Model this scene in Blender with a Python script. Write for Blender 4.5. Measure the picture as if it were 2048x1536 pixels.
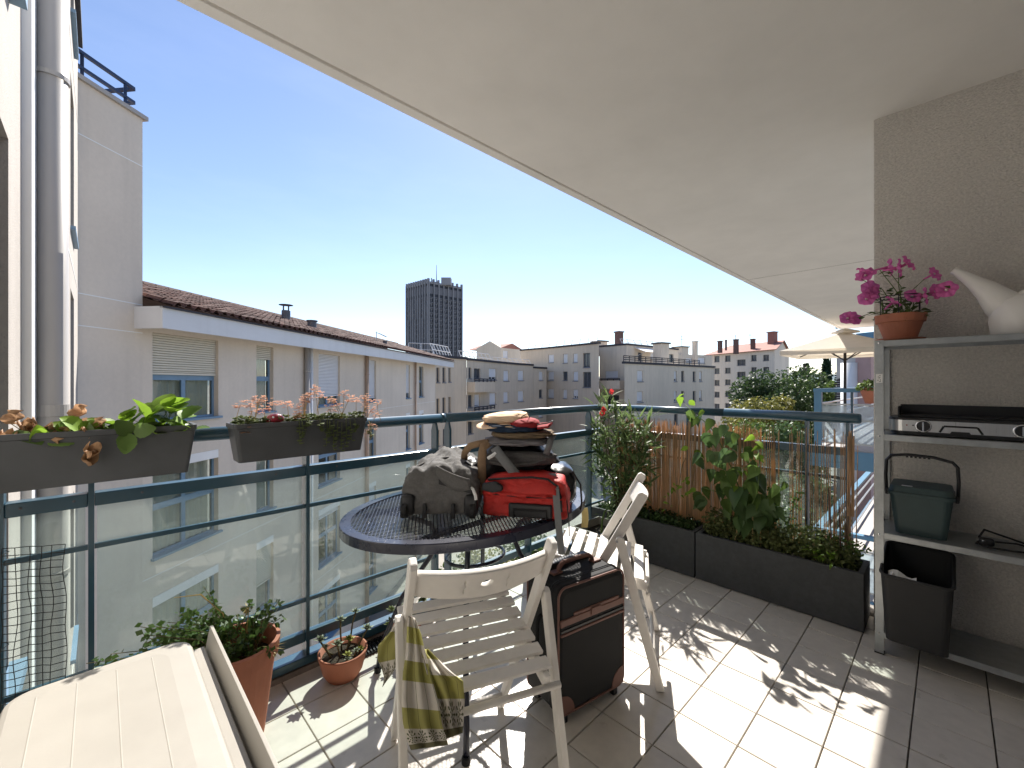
import bpy, bmesh, math, random
from mathutils import Vector, Matrix, noise
random.seed(7)
SC = bpy.context.scene
for _o in list(bpy.data.objects):
    bpy.data.objects.remove(_o)
COL = SC.collection
PI = math.pi
# ------------------------------------------------------------------ camera, sky, sun, exposure
F, CX, CY, H = 850.0, 1024.0, 768.0, 1.21          # focal length and centre in pixels of the 2048 px frame, eye height
YAW = math.radians(44.14)                            # the balcony's axes are x (along the long railing) and y (outwards)
FX, FY = math.sin(YAW), math.cos(YAW)                # forward in plan
cam = bpy.data.cameras.new('camera'); cam_o = bpy.data.objects.new('camera', cam); COL.objects.link(cam_o)
cam_o.location = (0, 0, H); cam_o.rotation_euler = (PI / 2, 0, -YAW)
cam.sensor_width = 36.0; cam.lens = 36.0 * F / 2048.0
cam.clip_start = 0.02; cam.clip_end = 9000
SC.camera = cam_o
SUN_AZ, SUN_EL = math.radians(4.0), math.radians(45.0)   # azimuth measured to the right of the view direction
sx = FX * math.cos(SUN_AZ) + FY * math.sin(SUN_AZ); sy = FY * math.cos(SUN_AZ) - FX * math.sin(SUN_AZ)
sun_dir = Vector((sx * math.cos(SUN_EL), sy * math.cos(SUN_EL), math.sin(SUN_EL)))
W = bpy.data.worlds.new('World'); SC.world = W; W.use_nodes = True
nt = W.node_tree; nt.nodes.clear()
sky = nt.nodes.new('ShaderNodeTexSky'); sky.sky_type = 'NISHITA'; sky.sun_disc = False
sky.sun_elevation = SUN_EL; sky.sun_rotation = math.atan2(sx, sy)
sky.altitude = 200; sky.air_density = 1.0; sky.dust_density = 0.15; sky.ozone_density = 2.0
bg = nt.nodes.new('ShaderNodeBackground'); bg.inputs[1].default_value = 0.050
wo = nt.nodes.new('ShaderNodeOutputWorld')
tcw = nt.nodes.new('ShaderNodeTexCoord'); mpw = nt.nodes.new('ShaderNodeMapping'); mpw.inputs['Scale'].default_value = (1.2, 1.2, 5.0)
nzw = nt.nodes.new('ShaderNodeTexNoise'); nzw.inputs['Scale'].default_value = 2.2; nzw.inputs['Detail'].default_value = 7; nzw.inputs['Roughness'].default_value = 0.6
mrw = nt.nodes.new('ShaderNodeMapRange'); mrw.inputs[1].default_value = 0.42; mrw.inputs[2].default_value = 0.80; mrw.inputs[3].default_value = 0.0; mrw.inputs[4].default_value = 0.07
mxw = nt.nodes.new('ShaderNodeMix'); mxw.data_type = 'RGBA'; mxw.inputs[7].default_value = (6.5, 7.4, 8.6, 1)      # thin high haze
nt.links.new(tcw.outputs['Generated'], mpw.inputs[0]); nt.links.new(mpw.outputs[0], nzw.inputs['Vector']); nt.links.new(nzw.outputs['Fac'], mrw.inputs[0])
nt.links.new(mrw.outputs[0], mxw.inputs[0]); nt.links.new(sky.outputs[0], mxw.inputs[6]); wbm = nt.nodes.new('ShaderNodeVectorMath'); wbm.operation = 'MULTIPLY'; wbm.inputs[1].default_value = (1.04, 0.972, 1.0); nt.links.new(mxw.outputs[2], wbm.inputs[0]); nt.links.new(wbm.outputs[0], bg.inputs[0]); nt.links.new(bg.outputs[0], wo.inputs[0])
sun = bpy.data.lights.new('sun', 'SUN'); sun.energy = 2.7; sun.angle = math.radians(0.53); sun.color = (1.0, 0.95, 0.87)
sun_o = bpy.data.objects.new('sun', sun); COL.objects.link(sun_o)
sun_o.rotation_euler = (-sun_dir).to_track_quat('-Z', 'Y').to_euler(); sun_o.location = (0, 0, 30)
SC.view_settings.view_transform = 'Standard'; SC.view_settings.look = 'None'
SC.view_settings.exposure = 2.0; SC.view_settings.gamma = 1.0; SC.view_settings.use_curve_mapping = False
SC.render.engine = 'CYCLES'
cy = SC.cycles; cy.use_denoising = True; cy.max_bounces = 8; cy.diffuse_bounces = 5; cy.glossy_bounces = 3
cy.transmission_bounces = 4; cy.transparent_max_bounces = 16; cy.caustics_reflective = False; cy.caustics_refractive = False
cy.sample_clamp_indirect = 6.0
try:
    cy.denoiser = 'OPENIMAGEDENOISE'
except Exception:
    pass

# ------------------------------------------------------------------ plan helpers
def plan(X, Y):
    """camera plan coordinates (right, forward) -> world x, y"""
    return Vector((X * FY + Y * FX, -X * FX + Y * FY))
def at(px, Y, z=0.0):
    p = plan((px - CX) / F * Y, Y); return Vector((p.x, p.y, z))
def zat(py, Y):
    return H + (CY - py) / F * Y
def onz(px, py, z):
    Y = (H - z) * F / (py - CY); return at(px, Y, z)
def ray(px, py):
    p = plan((px - CX) / F, 1.0); return Vector((p.x, p.y, (CY - py) / F))
def onx(px, py, x):
    d = ray(px, py); t = x / d.x; return Vector((x, d.y * t, H + d.z * t))
def ony(px, py, y):
    d = ray(px, py); t = y / d.y; return Vector((d.x * t, y, H + d.z * t))
def V(*a): return Vector(a)

# ------------------------------------------------------------------ materials
MATS = {}
def mat(name, col, rough=0.6, metal=0.0, var=0.12, scale=6.0, bump=0.0, bscale=80.0, spec=0.4, coat=0.0, rnd=0.0,
        trans=0.0, gen=False, var2=0.0, scale2=1.0, stretch=None, streak=0.0):
    if name in MATS: return MATS[name]
    m = bpy.data.materials.new(name); m.use_nodes = True; n = m.node_tree.nodes; l = m.node_tree.links
    b = n['Principled BSDF']; out = n['Material Output']
    b.inputs['Roughness'].default_value = rough; b.inputs['Metallic'].default_value = metal
    b.inputs['Specular IOR Level'].default_value = spec
    if coat: b.inputs['Coat Weight'].default_value = coat; b.inputs['Coat Roughness'].default_value = 0.18
    tc = n.new('ShaderNodeTexCoord'); src = tc.outputs['Object']
    if stretch:
        mp = n.new('ShaderNodeMapping'); mp.inputs['Scale'].default_value = stretch; l.new(src, mp.inputs[0]); src = mp.outputs[0]
    if rnd:
        oj = n.new('ShaderNodeObjectInfo'); sc_ = n.new('ShaderNodeMath'); sc_.operation = 'MULTIPLY'; sc_.inputs[1].default_value = 61.0; l.new(oj.outputs['Random'], sc_.inputs[0])
        ad_ = n.new('ShaderNodeVectorMath'); ad_.operation = 'ADD'; l.new(src, ad_.inputs[0]); l.new(sc_.outputs[0], ad_.inputs[1]); src = ad_.outputs[0]
    nz = n.new('ShaderNodeTexNoise'); nz.inputs['Scale'].default_value = scale; nz.inputs['Detail'].default_value = 6
    nz.inputs['Roughness'].default_value = 0.62; l.new(src, nz.inputs['Vector'])
    rp = n.new('ShaderNodeMapRange'); rp.inputs[1].default_value = 0.3; rp.inputs[2].default_value = 0.7
    rp.inputs[3].default_value = 1 - var; rp.inputs[4].default_value = 1 + var; l.new(nz.outputs['Fac'], rp.inputs[0])
    val = rp.outputs[0]
    if var2:
        n2 = n.new('ShaderNodeTexNoise'); n2.inputs['Scale'].default_value = scale2; n2.inputs['Detail'].default_value = 3
        l.new(src, n2.inputs['Vector'])
        r2 = n.new('ShaderNodeMapRange'); r2.inputs[1].default_value = 0.3; r2.inputs[2].default_value = 0.7
        r2.inputs[3].default_value = 1 - var2; r2.inputs[4].default_value = 1 + var2; l.new(n2.outputs['Fac'], r2.inputs[0])
        mm = n.new('ShaderNodeMath'); mm.operation = 'MULTIPLY'; l.new(val, mm.inputs[0]); l.new(r2.outputs[0], mm.inputs[1]); val = mm.outputs[0]
    if streak:
        ms = n.new('ShaderNodeMapping'); ms.inputs['Scale'].default_value = (2.2, 2.2, 0.10); l.new(tc.outputs['Object'], ms.inputs[0])
        n4 = n.new('ShaderNodeTexNoise'); n4.inputs['Scale'].default_value = 2.0; n4.inputs['Detail'].default_value = 5; l.new(ms.outputs[0], n4.inputs['Vector'])
        r4 = n.new('ShaderNodeMapRange'); r4.inputs[1].default_value = 0.48; r4.inputs[2].default_value = 0.75; r4.inputs[3].default_value = 1.0; r4.inputs[4].default_value = 1 - streak; l.new(n4.outputs['Fac'], r4.inputs[0])
        mm = n.new('ShaderNodeMath'); mm.operation = 'MULTIPLY'; l.new(val, mm.inputs[0]); l.new(r4.outputs[0], mm.inputs[1]); val = mm.outputs[0]
    if rnd:
        oi = n.new('ShaderNodeObjectInfo'); r3 = n.new('ShaderNodeMapRange'); r3.inputs[3].default_value = 1 - rnd; r3.inputs[4].default_value = 1 + rnd
        l.new(oi.outputs['Random'], r3.inputs[0])
        mm = n.new('ShaderNodeMath'); mm.operation = 'MULTIPLY'; l.new(val, mm.inputs[0]); l.new(r3.outputs[0], mm.inputs[1]); val = mm.outputs[0]
    vm = n.new('ShaderNodeVectorMath'); vm.operation = 'SCALE'; vm.inputs[0].default_value = col; l.new(val, vm.inputs['Scale'])
    colout = vm.outputs[0]
    l.new(colout, b.inputs['Base Color'])
    rr = n.new('ShaderNodeMapRange'); rr.inputs[3].default_value = max(0.02, rough - 0.08); rr.inputs[4].default_value = min(1, rough + 0.08)
    l.new(nz.outputs['Fac'], rr.inputs[0]); l.new(rr.outputs[0], b.inputs['Roughness'])
    if bump:
        nb = n.new('ShaderNodeTexNoise'); nb.inputs['Scale'].default_value = bscale; nb.inputs['Detail'].default_value = 4
        l.new(src, nb.inputs['Vector'])
        bp = n.new('ShaderNodeBump'); bp.inputs['Strength'].default_value = bump; bp.inputs['Distance'].default_value = 0.01
        l.new(nb.outputs['Fac'], bp.inputs['Height']); l.new(bp.outputs[0], b.inputs['Normal'])
    if trans:
        tr = n.new('ShaderNodeBsdfTranslucent'); l.new(colout, tr.inputs['Color'])
        mx = n.new('ShaderNodeMixShader'); mx.inputs[0].default_value = trans
        l.new(b.outputs[0], mx.inputs[1]); l.new(tr.outputs[0], mx.inputs[2]); l.new(mx.outputs[0], out.inputs[0])
    MATS[name] = m; return m
def glassmat(name, tint=(0.9, 0.95, 0.94), refl=1.0, rough=0.01, dirt=0.0, dirtcol=(0.7, 0.75, 0.73)):
    m = bpy.data.materials.new(name); m.use_nodes = True; n = m.node_tree.nodes; l = m.node_tree.links
    n.remove(n['Principled BSDF']); out = n['Material Output']
    t = n.new('ShaderNodeBsdfTransparent'); t.inputs[0].default_value = (*tint, 1)
    g = n.new('ShaderNodeBsdfGlossy'); g.inputs['Roughness'].default_value = rough
    fr = n.new('ShaderNodeFresnel'); ge = n.new('ShaderNodeNewGeometry'); io = n.new('ShaderNodeMapRange')
    io.inputs[3].default_value = 1.5; io.inputs[4].default_value = 1 / 1.5; l.new(ge.outputs['Backfacing'], io.inputs[0]); l.new(io.outputs[0], fr.inputs[0])
    mu = n.new('ShaderNodeMath'); mu.operation = 'MULTIPLY'; mu.inputs[1].default_value = refl; mu.use_clamp = True; l.new(fr.outputs[0], mu.inputs[0])
    mx = n.new('ShaderNodeMixShader'); l.new(mu.outputs[0], mx.inputs[0]); l.new(t.outputs[0], mx.inputs[1]); l.new(g.outputs[0], mx.inputs[2])
    fin = mx.outputs[0]
    if dirt:
        d = n.new('ShaderNodeBsdfDiffuse'); d.inputs[0].default_value = (*dirtcol, 1)
        tl = n.new('ShaderNodeBsdfTranslucent'); tl.inputs[0].default_value = (*dirtcol, 1)
        ad = n.new('ShaderNodeMixShader'); ad.inputs[0].default_value = 0.5; l.new(d.outputs[0], ad.inputs[1]); l.new(tl.outputs[0], ad.inputs[2])
        tc = n.new('ShaderNodeTexCoord'); nz = n.new('ShaderNodeTexNoise'); nz.inputs['Scale'].default_value = 3.5; nz.inputs['Detail'].default_value = 8
        l.new(tc.outputs['Object'], nz.inputs['Vector'])
        mr = n.new('ShaderNodeMapRange'); mr.inputs[1].default_value = 0.3; mr.inputs[2].default_value = 0.75; mr.inputs[3].default_value = dirt * 0.4; mr.inputs[4].default_value = dirt * 1.6
        l.new(nz.outputs['Fac'], mr.inputs[0])
        m2 = n.new('ShaderNodeMixShader'); l.new(mr.outputs[0], m2.inputs[0]); l.new(fin, m2.inputs[1]); l.new(ad.outputs[0], m2.inputs[2]); fin = m2.outputs[0]
    l.new(fin, out.inputs[0]); MATS[name] = m; return m

# ------------------------------------------------------------------ mesh builder
class MB:
    def __init__(s): s.v = []; s.f = []; s.uv = None
    def add(s, vs, fs):
        o = len(s.v); s.v += [Vector(p) for p in vs]; s.f += [tuple(i + o for i in f) for f in fs]; return s
    def box(s, c, d, R=None):
        c = Vector(c); x, y, z = d[0] / 2, d[1] / 2, d[2] / 2
        vs = [Vector(p) for p in ((-x, -y, -z), (x, -y, -z), (x, y, -z), (-x, y, -z), (-x, -y, z), (x, -y, z), (x, y, z), (-x, y, z))]
        if R is not None: vs = [R @ p for p in vs]
        return s.add([c + p for p in vs], [(3, 2, 1, 0), (4, 5, 6, 7), (0, 1, 5, 4), (1, 2, 6, 5), (2, 3, 7, 6), (3, 0, 4, 7)])
    def bb(s, a, b):
        a = Vector(a); b = Vector(b); lo = Vector([min(p, q) for p, q in zip(a, b)]); hi = Vector([max(p, q) for p, q in zip(a, b)])
        return s.box((lo + hi) / 2, hi - lo)
    def bar(s, p, q, w, h, up=(0, 0, 1)):
        p = Vector(p); q = Vector(q); y = (q - p); L = y.length; y.normalize(); up = Vector(up)
        x = y.cross(up)
        if x.length < 1e-5: x = y.cross(Vector((1, 0, 0)))
        x.normalize(); z = x.cross(y)
        return s.box((p + q) / 2, (w, L, h), Matrix((x, y, z)).transposed())
    def tube(s, pts, r, n=8, cap=True, closed=False):
        pts = [Vector(p) for p in pts]; m = len(pts); rr = r if isinstance(r, (list, tuple)) else [r] * m
        vs = []; fs = []; prev = None
        for i, p in enumerate(pts):
            a = pts[i - 1] if (i > 0 or closed) else pts[i]; b = pts[(i + 1) % m] if (i < m - 1 or closed) else pts[i]
            t = (b - a).normalized()
            if prev is None:
                x = t.orthogonal().normalized()
            else:
                x = (prev - t * prev.dot(t))
                x = x.normalized() if x.length > 1e-6 else t.orthogonal().normalized()
            prev = x; y = t.cross(x)
            for k in range(n):
                a_ = 2 * PI * k / n; vs.append(p + (x * math.cos(a_) + y * math.sin(a_)) * rr[i])
        for i in range(m if closed else m - 1):
            for k in range(n):
                k2 = (k + 1) % n; j = (i + 1) % m
                fs.append((i * n + k, i * n + k2, j * n + k2, j * n + k))
        if cap and not closed:
            fs.append(tuple(reversed(range(n)))); fs.append(tuple(range((m - 1) * n, m * n)))
        return s.add(vs, fs)
    def lathe(s, prof, n=24, c=(0, 0, 0), M=None):
        c = Vector(c); vs = []; fs = []; m = len(prof)
        for (r, z) in prof:
            for k in range(n):
                a = 2 * PI * k / n; p = Vector((r * math.cos(a), r * math.sin(a), z)); vs.append(c + (M @ p if M is not None else p))
        for i in range(m - 1):
            for k in range(n):
                k2 = (k + 1) % n; fs.append((i * n + k, i * n + k2, (i + 1) * n + k2, (i + 1) * n + k))
        if prof[0][0] > 1e-6: fs.append(tuple(reversed(range(n))))
        if prof[-1][0] > 1e-6: fs.append(tuple(range((m - 1) * n, m * n)))
        return s.add(vs, fs)
    def prism(s, poly, z0, z1):
        n = len(poly); vs = [(p[0], p[1], z0) for p in poly] + [(p[0], p[1], z1) for p in poly]
        return s.add(vs, [tuple(reversed(range(n))), tuple(range(n, 2 * n))] + [(i, (i + 1) % n, n + (i + 1) % n, n + i) for i in range(n)])
    def extr(s, poly, vec):
        """3D polygon extruded along vec"""
        n = len(poly); poly = [Vector(p) for p in poly]; vec = Vector(vec); vs = poly + [p + vec for p in poly]
        return s.add(vs, [tuple(reversed(range(n))), tuple(range(n, 2 * n))] + [(i, (i + 1) % n, n + (i + 1) % n, n + i) for i in range(n)])
    def grid(s, fn, nu, nv, closeu=False):
        vs = [fn(i / nu, j / nv) for j in range(nv + 1) for i in range(nu + (0 if closeu else 1))]
        w = nu if closeu else nu + 1; fs = []
        for j in range(nv):
            for i in range(nu):
                i2 = (i + 1) % w; fs.append((j * w + i, j * w + i2, (j + 1) * w + i2, (j + 1) * w + i))
        return s.add(vs, fs)
    def rbox(s, c, d, k=6.0, n=10, fn=None):
        """rounded (superquadric) box, fn(unit point)->displaced unit point"""
        c = Vector(c); idx = {}; vs = []; fs = []
        def vid(p):
            key = tuple(round(q, 5) for q in p)
            if key not in idx:
                m = (abs(p[0]) ** k + abs(p[1]) ** k + abs(p[2]) ** k) ** (1.0 / k); u = Vector(p) / m
                if fn: u = fn(u)
                idx[key] = len(vs); vs.append(c + Vector((u.x * d[0] / 2, u.y * d[1] / 2, u.z * d[2] / 2)))
            return idx[key]
        T = [-1 + 2 * i / n for i in range(n + 1)]
        for ax in range(3):
            for sg in (-1, 1):
                for i in range(n):
                    for j in range(n):
                        q = []
                        for (a, b) in ((i, j), (i + 1, j), (i + 1, j + 1), (i, j + 1)):
                            p = [0, 0, 0]; p[ax] = sg; p[(ax + 1) % 3] = T[a]; p[(ax + 2) % 3] = T[b]; q.append(vid(p))
                        fs.append(tuple(q) if sg > 0 else tuple(reversed(q)))
        return s.add(vs, fs)
    def mesh(s, name, m, smooth=False):
        me = bpy.data.meshes.new(name); me.from_pydata([tuple(p) for p in s.v], [], s.f); me.update()
        if m is not None: me.materials.append(MATS[m] if isinstance(m, str) else m)
        if smooth:
            for p in me.polygons: p.use_smooth = True
        return me
    def build(s, name, m, parent=None, world=True, bevel=0.0, smooth=False, auto=None, solid=0.0, subd=0, **props):
        if world and parent is not None:
            Mi = root_matrix(parent).inverted(); s.v = [Mi @ p for p in s.v]
        me = s.mesh(name, m, smooth); o = bpy.data.objects.new(name, me); COL.objects.link(o); o.parent = parent
        if s.uv:
            ul = me.uv_layers.new(name='UVMap')
            for lp in me.loops: ul.data[lp.index].uv = s.uv[lp.vertex_index]
        if solid: md = o.modifiers.new('s', 'SOLIDIFY'); md.thickness = solid; md.offset = 0
        if bevel: md = o.modifiers.new('b', 'BEVEL'); md.width = bevel; md.segments = 2; md.limit_method = 'ANGLE'; md.angle_limit = math.radians(40)
        if subd: md = o.modifiers.new('d', 'SUBSURF'); md.levels = subd; md.render_levels = subd
        for k, v in props.items(): o[k] = v
        return o
def root_matrix(o):
    Mx = Matrix.Identity(4)
    while o is not None:
        Mx = (Matrix.LocRotScale(o.location, o.rotation_euler, o.scale)) @ Mx; o = o.parent
    return Mx
def tag(o, label=None, cat=None, group=None, kind=None):
    if label: o['label'] = label
    if cat: o['category'] = cat
    if group: o['group'] = group
    if kind: o['kind'] = kind
    return o
def thing(name, label, cat, loc=(0, 0, 0), rotz=0.0, group=None):
    o = bpy.data.objects.new(name, None); COL.objects.link(o); o.empty_display_size = 0.1
    o.location = loc; o.rotation_euler = (0, 0, rotz); return tag(o, label, cat, group)
def struct(o): o['kind'] = 'structure'; return o
def inst(name, me, parent, M):
    o = bpy.data.objects.new(name, me); COL.objects.link(o); o.parent = parent; o.matrix_local = M; return o
def copy_tree(o, parent=None):
    c = o.copy(); COL.objects.link(c); c.parent = parent
    for ch in list(o.children): copy_tree(ch, c)
    return c
def R(a): return math.radians(a)
def rnd(a, b): return random.uniform(a, b)
def orient(pos, d, nrm, sc=1.0):
    """matrix: local y along d, local z near nrm"""
    y = Vector(d).normalized(); z = Vector(nrm); x = y.cross(z)
    if x.length < 1e-4: x = y.orthogonal()
    x.normalize(); z = x.cross(y)
    Mx = Matrix((x, y, z)).transposed().to_4x4()
    s3 = sc if isinstance(sc, (tuple, list)) else (sc, sc, sc)
    Mx = Mx @ Matrix.Diagonal((*s3, 1)); Mx.translation = Vector(pos); return Mx

# ------------------------------------------------------------------ shared materials
mat('tile', (0.65, 0.605, 0.55), 0.30, var=0.05, scale=7, bump=0.03, bscale=40, spec=0.5, rnd=0.06, var2=0.05, scale2=26)
mat('grout', (0.20, 0.185, 0.17), 0.9, var=0.35, scale=14)
mat('plaster_ceiling', (0.84, 0.815, 0.775), 0.85, var=0.035, scale=2.6, bump=0.08, bscale=200, var2=0.045, scale2=0.7, streak=0.03)
mat('render_wall', (0.68, 0.645, 0.595), 0.92, var=0.15, scale=95, bump=1.0, bscale=150, var2=0.07, scale2=1.6, streak=0.03)
mat('render_house', (0.41, 0.375, 0.34), 0.92, var=0.06, scale=20, bump=0.35, bscale=120, var2=0.07, scale2=1.0, streak=0.10)
mat('render_pale', (0.66, 0.585, 0.50), 0.92, var=0.035, scale=14, bump=0.12, bscale=90, var2=0.07, scale2=0.5, streak=0.07)
mat('render_far', (0.60, 0.51, 0.405), 0.92, var=0.05, scale=3, bump=0.05, bscale=30, var2=0.10, scale2=0.22, stretch=(1, 1, 0.35), streak=0.10)
mat('render_far_b', (0.655, 0.575, 0.475), 0.92, var=0.05, scale=3, var2=0.10, scale2=0.2, stretch=(1, 1, 0.35), streak=0.09)
mat('render_cream', (0.70, 0.62, 0.52), 0.92, var=0.04, scale=3, var2=0.08, scale2=0.2, stretch=(1, 1, 0.35), streak=0.12)
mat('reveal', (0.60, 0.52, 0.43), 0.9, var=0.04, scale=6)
mat('white_paint', (0.78, 0.78, 0.77), 0.5, var=0.03, scale=3, var2=0.04, scale2=0.6)
mat('fascia_white', (0.66, 0.665, 0.68), 0.45, var=0.02, scale=3, var2=0.05, scale2=0.4, stretch=(1, 1, 3), streak=0.06)
mat('rail_blue', (0.020, 0.068, 0.105), 0.34, var=0.12, scale=10, spec=0.5, coat=0.4)
mat('frame_blue', (0.16, 0.26, 0.37), 0.45, var=0.08, scale=8)
mat('frame_blue_pale', (0.12, 0.24, 0.36), 0.4, var=0.08, scale=6)
mat('shutter', (0.62, 0.585, 0.50), 0.5, var=0.03, scale=5)
mat('shutter_white', (0.70, 0.71, 0.74), 0.5, var=0.03, scale=3)
mat('dark_edge', (0.035, 0.035, 0.045), 0.7, var=0.2, scale=3)
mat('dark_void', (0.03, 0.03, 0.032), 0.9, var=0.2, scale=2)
mat('curtain', (0.72, 0.70, 0.62), 0.9, var=0.05, scale=4, stretch=(1, 1, 0.2))
mat('slate_pane', (0.05, 0.06, 0.075), 0.08, var=0.2, scale=0.7, spec=0.8)
mat('roof_tile', (0.090, 0.047, 0.038), 0.85, var=0.35, scale=5, bump=0.3, bscale=50, rnd=0.32, var2=0.25, scale2=0.7)
mat('roof_red', (0.33, 0.15, 0.115), 0.85, var=0.15, scale=1.5, var2=0.15, scale2=0.3)
mat('pipe_pale', (0.36, 0.335, 0.31), 0.42, var=0.05, scale=4, stretch=(1, 1, 0.3))
mat('galv', (0.38, 0.40, 0.41), 0.38, metal=0.75, var=0.14, scale=24, var2=0.1, scale2=4)
mat('steel', (0.55, 0.55, 0.55), 0.3, metal=1.0, var=0.06, scale=3, stretch=(60, 60, 1))
mat('chrome', (0.75, 0.75, 0.76), 0.15, metal=1.0, var=0.03)
mat('black_plastic', (0.018, 0.018, 0.02), 0.42, var=0.15, scale=10)
mat('black_rubber', (0.013, 0.013, 0.014), 0.7, var=0.2, scale=14)
mat('terracotta', (0.40, 0.145, 0.085), 0.72, var=0.12, scale=9, bump=0.06, bscale=60, var2=0.12, scale2=3)
mat('soil', (0.045, 0.032, 0.022), 0.98, var=0.5, scale=60, bump=1.0, bscale=120)
mat('planter_grey', (0.060, 0.063, 0.066), 0.75, var=0.15, scale=40, bump=0.15, bscale=160, var2=0.15, scale2=3)
mat('box_plastic', (0.064, 0.067, 0.072), 0.55, var=0.10, scale=12, bump=0.03, bscale=200, var2=0.12, scale2=5)
mat('cream_plastic', (0.325, 0.305, 0.272), 0.42, var=0.03, scale=14, bump=0.02, bscale=260, var2=0.05, scale2=3)
mat('chair_white', (0.78, 0.745, 0.70), 0.42, var=0.035, scale=9, bump=0.10, bscale=30, spec=0.4, var2=0.03, scale2=40)
mat('table_navy', (0.016, 0.018, 0.033), 0.28, var=0.1, scale=12, coat=0.3)
mat('reed', (0.66, 0.455, 0.28), 0.7, var=0.45, scale=5, stretch=(30, 30, 1), trans=0.5)
mat('stem', (0.12, 0.095, 0.045), 0.8, var=0.25, scale=20)
mat('stem_green', (0.10, 0.16, 0.04), 0.7, var=0.2, scale=20)
mat('bark', (0.085, 0.065, 0.048), 0.95, var=0.35, scale=3, bump=0.8, bscale=14, stretch=(1, 1, 0.3))
glassmat('glass_rail', (0.86, 0.92, 0.90), 1.2, 0.015, dirt=0.065, dirtcol=(0.62, 0.68, 0.66))
glassmat('glass_window', (0.80, 0.83, 0.82), 1.4, 0.02)
glassmat('glass_frost', (0.75, 0.82, 0.86), 1.2, 0.06, dirt=0.42, dirtcol=(0.72, 0.78, 0.80))
mat('paint_inner', (0.80, 0.77, 0.72), 0.9, var=0.04, scale=8, bump=0.2, bscale=120)
# ================================================================== the setting: balcony floor, ceiling, walls
V_RAIL, U_RAIL = 1.92, 2.92
fl = MB().bb((-0.34, -1.7, -0.24), (2.99, 1.99, -0.012)).build('floor', 'grout'); struct(fl)
TS, J = 0.2, 0.0045
tm = MB()
for (x0, x1, y0, y1) in [(-TS / 2 + J / 2, TS / 2 - J / 2, -TS / 2 + J / 2, TS / 2 - J / 2)]:
    e = 0.0012
    tm.add([(x0, y0, -0.012), (x1, y0, -0.012), (x1, y1, -0.012), (x0, y1, -0.012),
            (x0, y0, -e), (x1, y0, -e), (x1, y1, -e), (x0, y1, -e),
            (x0 + e, y0 + e, 0), (x1 - e, y0 + e, 0), (x1 - e, y1 - e, 0), (x0 + e, y1 - e, 0)],
           [(0, 1, 5, 4), (1, 2, 6, 5), (2, 3, 7, 6), (3, 0, 4, 7), (4, 5, 9, 8), (5, 6, 10, 9), (6, 7, 11, 10), (7, 4, 8, 11), (8, 9, 10, 11)])
tmesh = tm.mesh('floor_tile', 'tile')
cnt = 0
for i in range(-1, 16):
    for j in range(-5, 10):
        u = 1.931 + (i - 9) * TS + TS / 2; v = 0.295 + (j - 1) * TS + TS / 2
        if u > 2.95 or u < -0.22 or v > 1.86 or v < -1.0: continue
        Mx = Matrix.Translation((u, v, rnd(-0.0006, 0.0006))) @ Matrix.Rotation(rnd(-0.002, 0.002), 4, 'X') @ Matrix.Rotation(rnd(-0.002, 0.002), 4, 'Y') @ Matrix.Rotation(random.choice((0, 1, 2, 3)) * PI / 2, 4, 'Z')
        inst('floor_tile', tmesh, fl, Mx); cnt += 1
# raised edge strip the railing stands on
struct(MB().bb((-0.34, 1.885, -0.011), (2.99, 1.985, 0.022)).bb((2.885, -0.4, -0.0105), (2.985, 1.884, 0.0215)).build('floor_edge', 'grout', bevel=0.004))

# ceiling: underside of the balcony above, edge along x at y = 1.87, drip groove near the edge, construction joint at x = 5.95
ZC, VE = 2.54, 1.87
c = MB()
x0, x1 = -0.6, 5.938; x2, x3 = 5.962, 12.9
for (a, b) in ((x0, x1), (x2, x3)):
    c.bb((a, -1.9, ZC), (b, VE - 0.075, ZC + 0.22)); c.bb((a, VE - 0.058, ZC), (b, VE, ZC + 0.219))
c.bb((x0, VE - 0.09, ZC + 0.02), (x3, VE - 0.03, ZC + 0.2)); c.bb((x1 - 0.03, -1.89, ZC + 0.012), (x2 + 0.03, VE - 0.09, ZC + 0.2))
ce_ = struct(c.build('ceiling', 'plaster_ceiling', bevel=0.004)); mat('sealant', (0.20, 0.19, 0.17), 0.8, var=0.3, scale=9)
MB().bb((5.943, -1.88, ZC + 0.003), (5.957, VE - 0.09, ZC + 0.0118)).build('joint_sealant', 'sealant', ce_)
# floor of the storey above (daylight must not fall through the ceiling's far side)
# partition wall at the right, house walls behind and to the left
pw = MB().bb((2.80, -1.85, -0.24), (3.02, 0.268, ZC + 0.01)).build('partition_wall', 'render_wall', bevel=0.006); struct(pw)
hb = MB().bb((-0.6, -1.84, -0.24), (2.80, -1.66, ZC + 0.01)).build('back_wall', 'paint_inner'); struct(hb)
hs = MB().bb((-0.6, -1.66, -0.24), (-0.34, 1.95, ZC + 0.01)).build('side_wall', 'paint_inner'); struct(hs)

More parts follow.
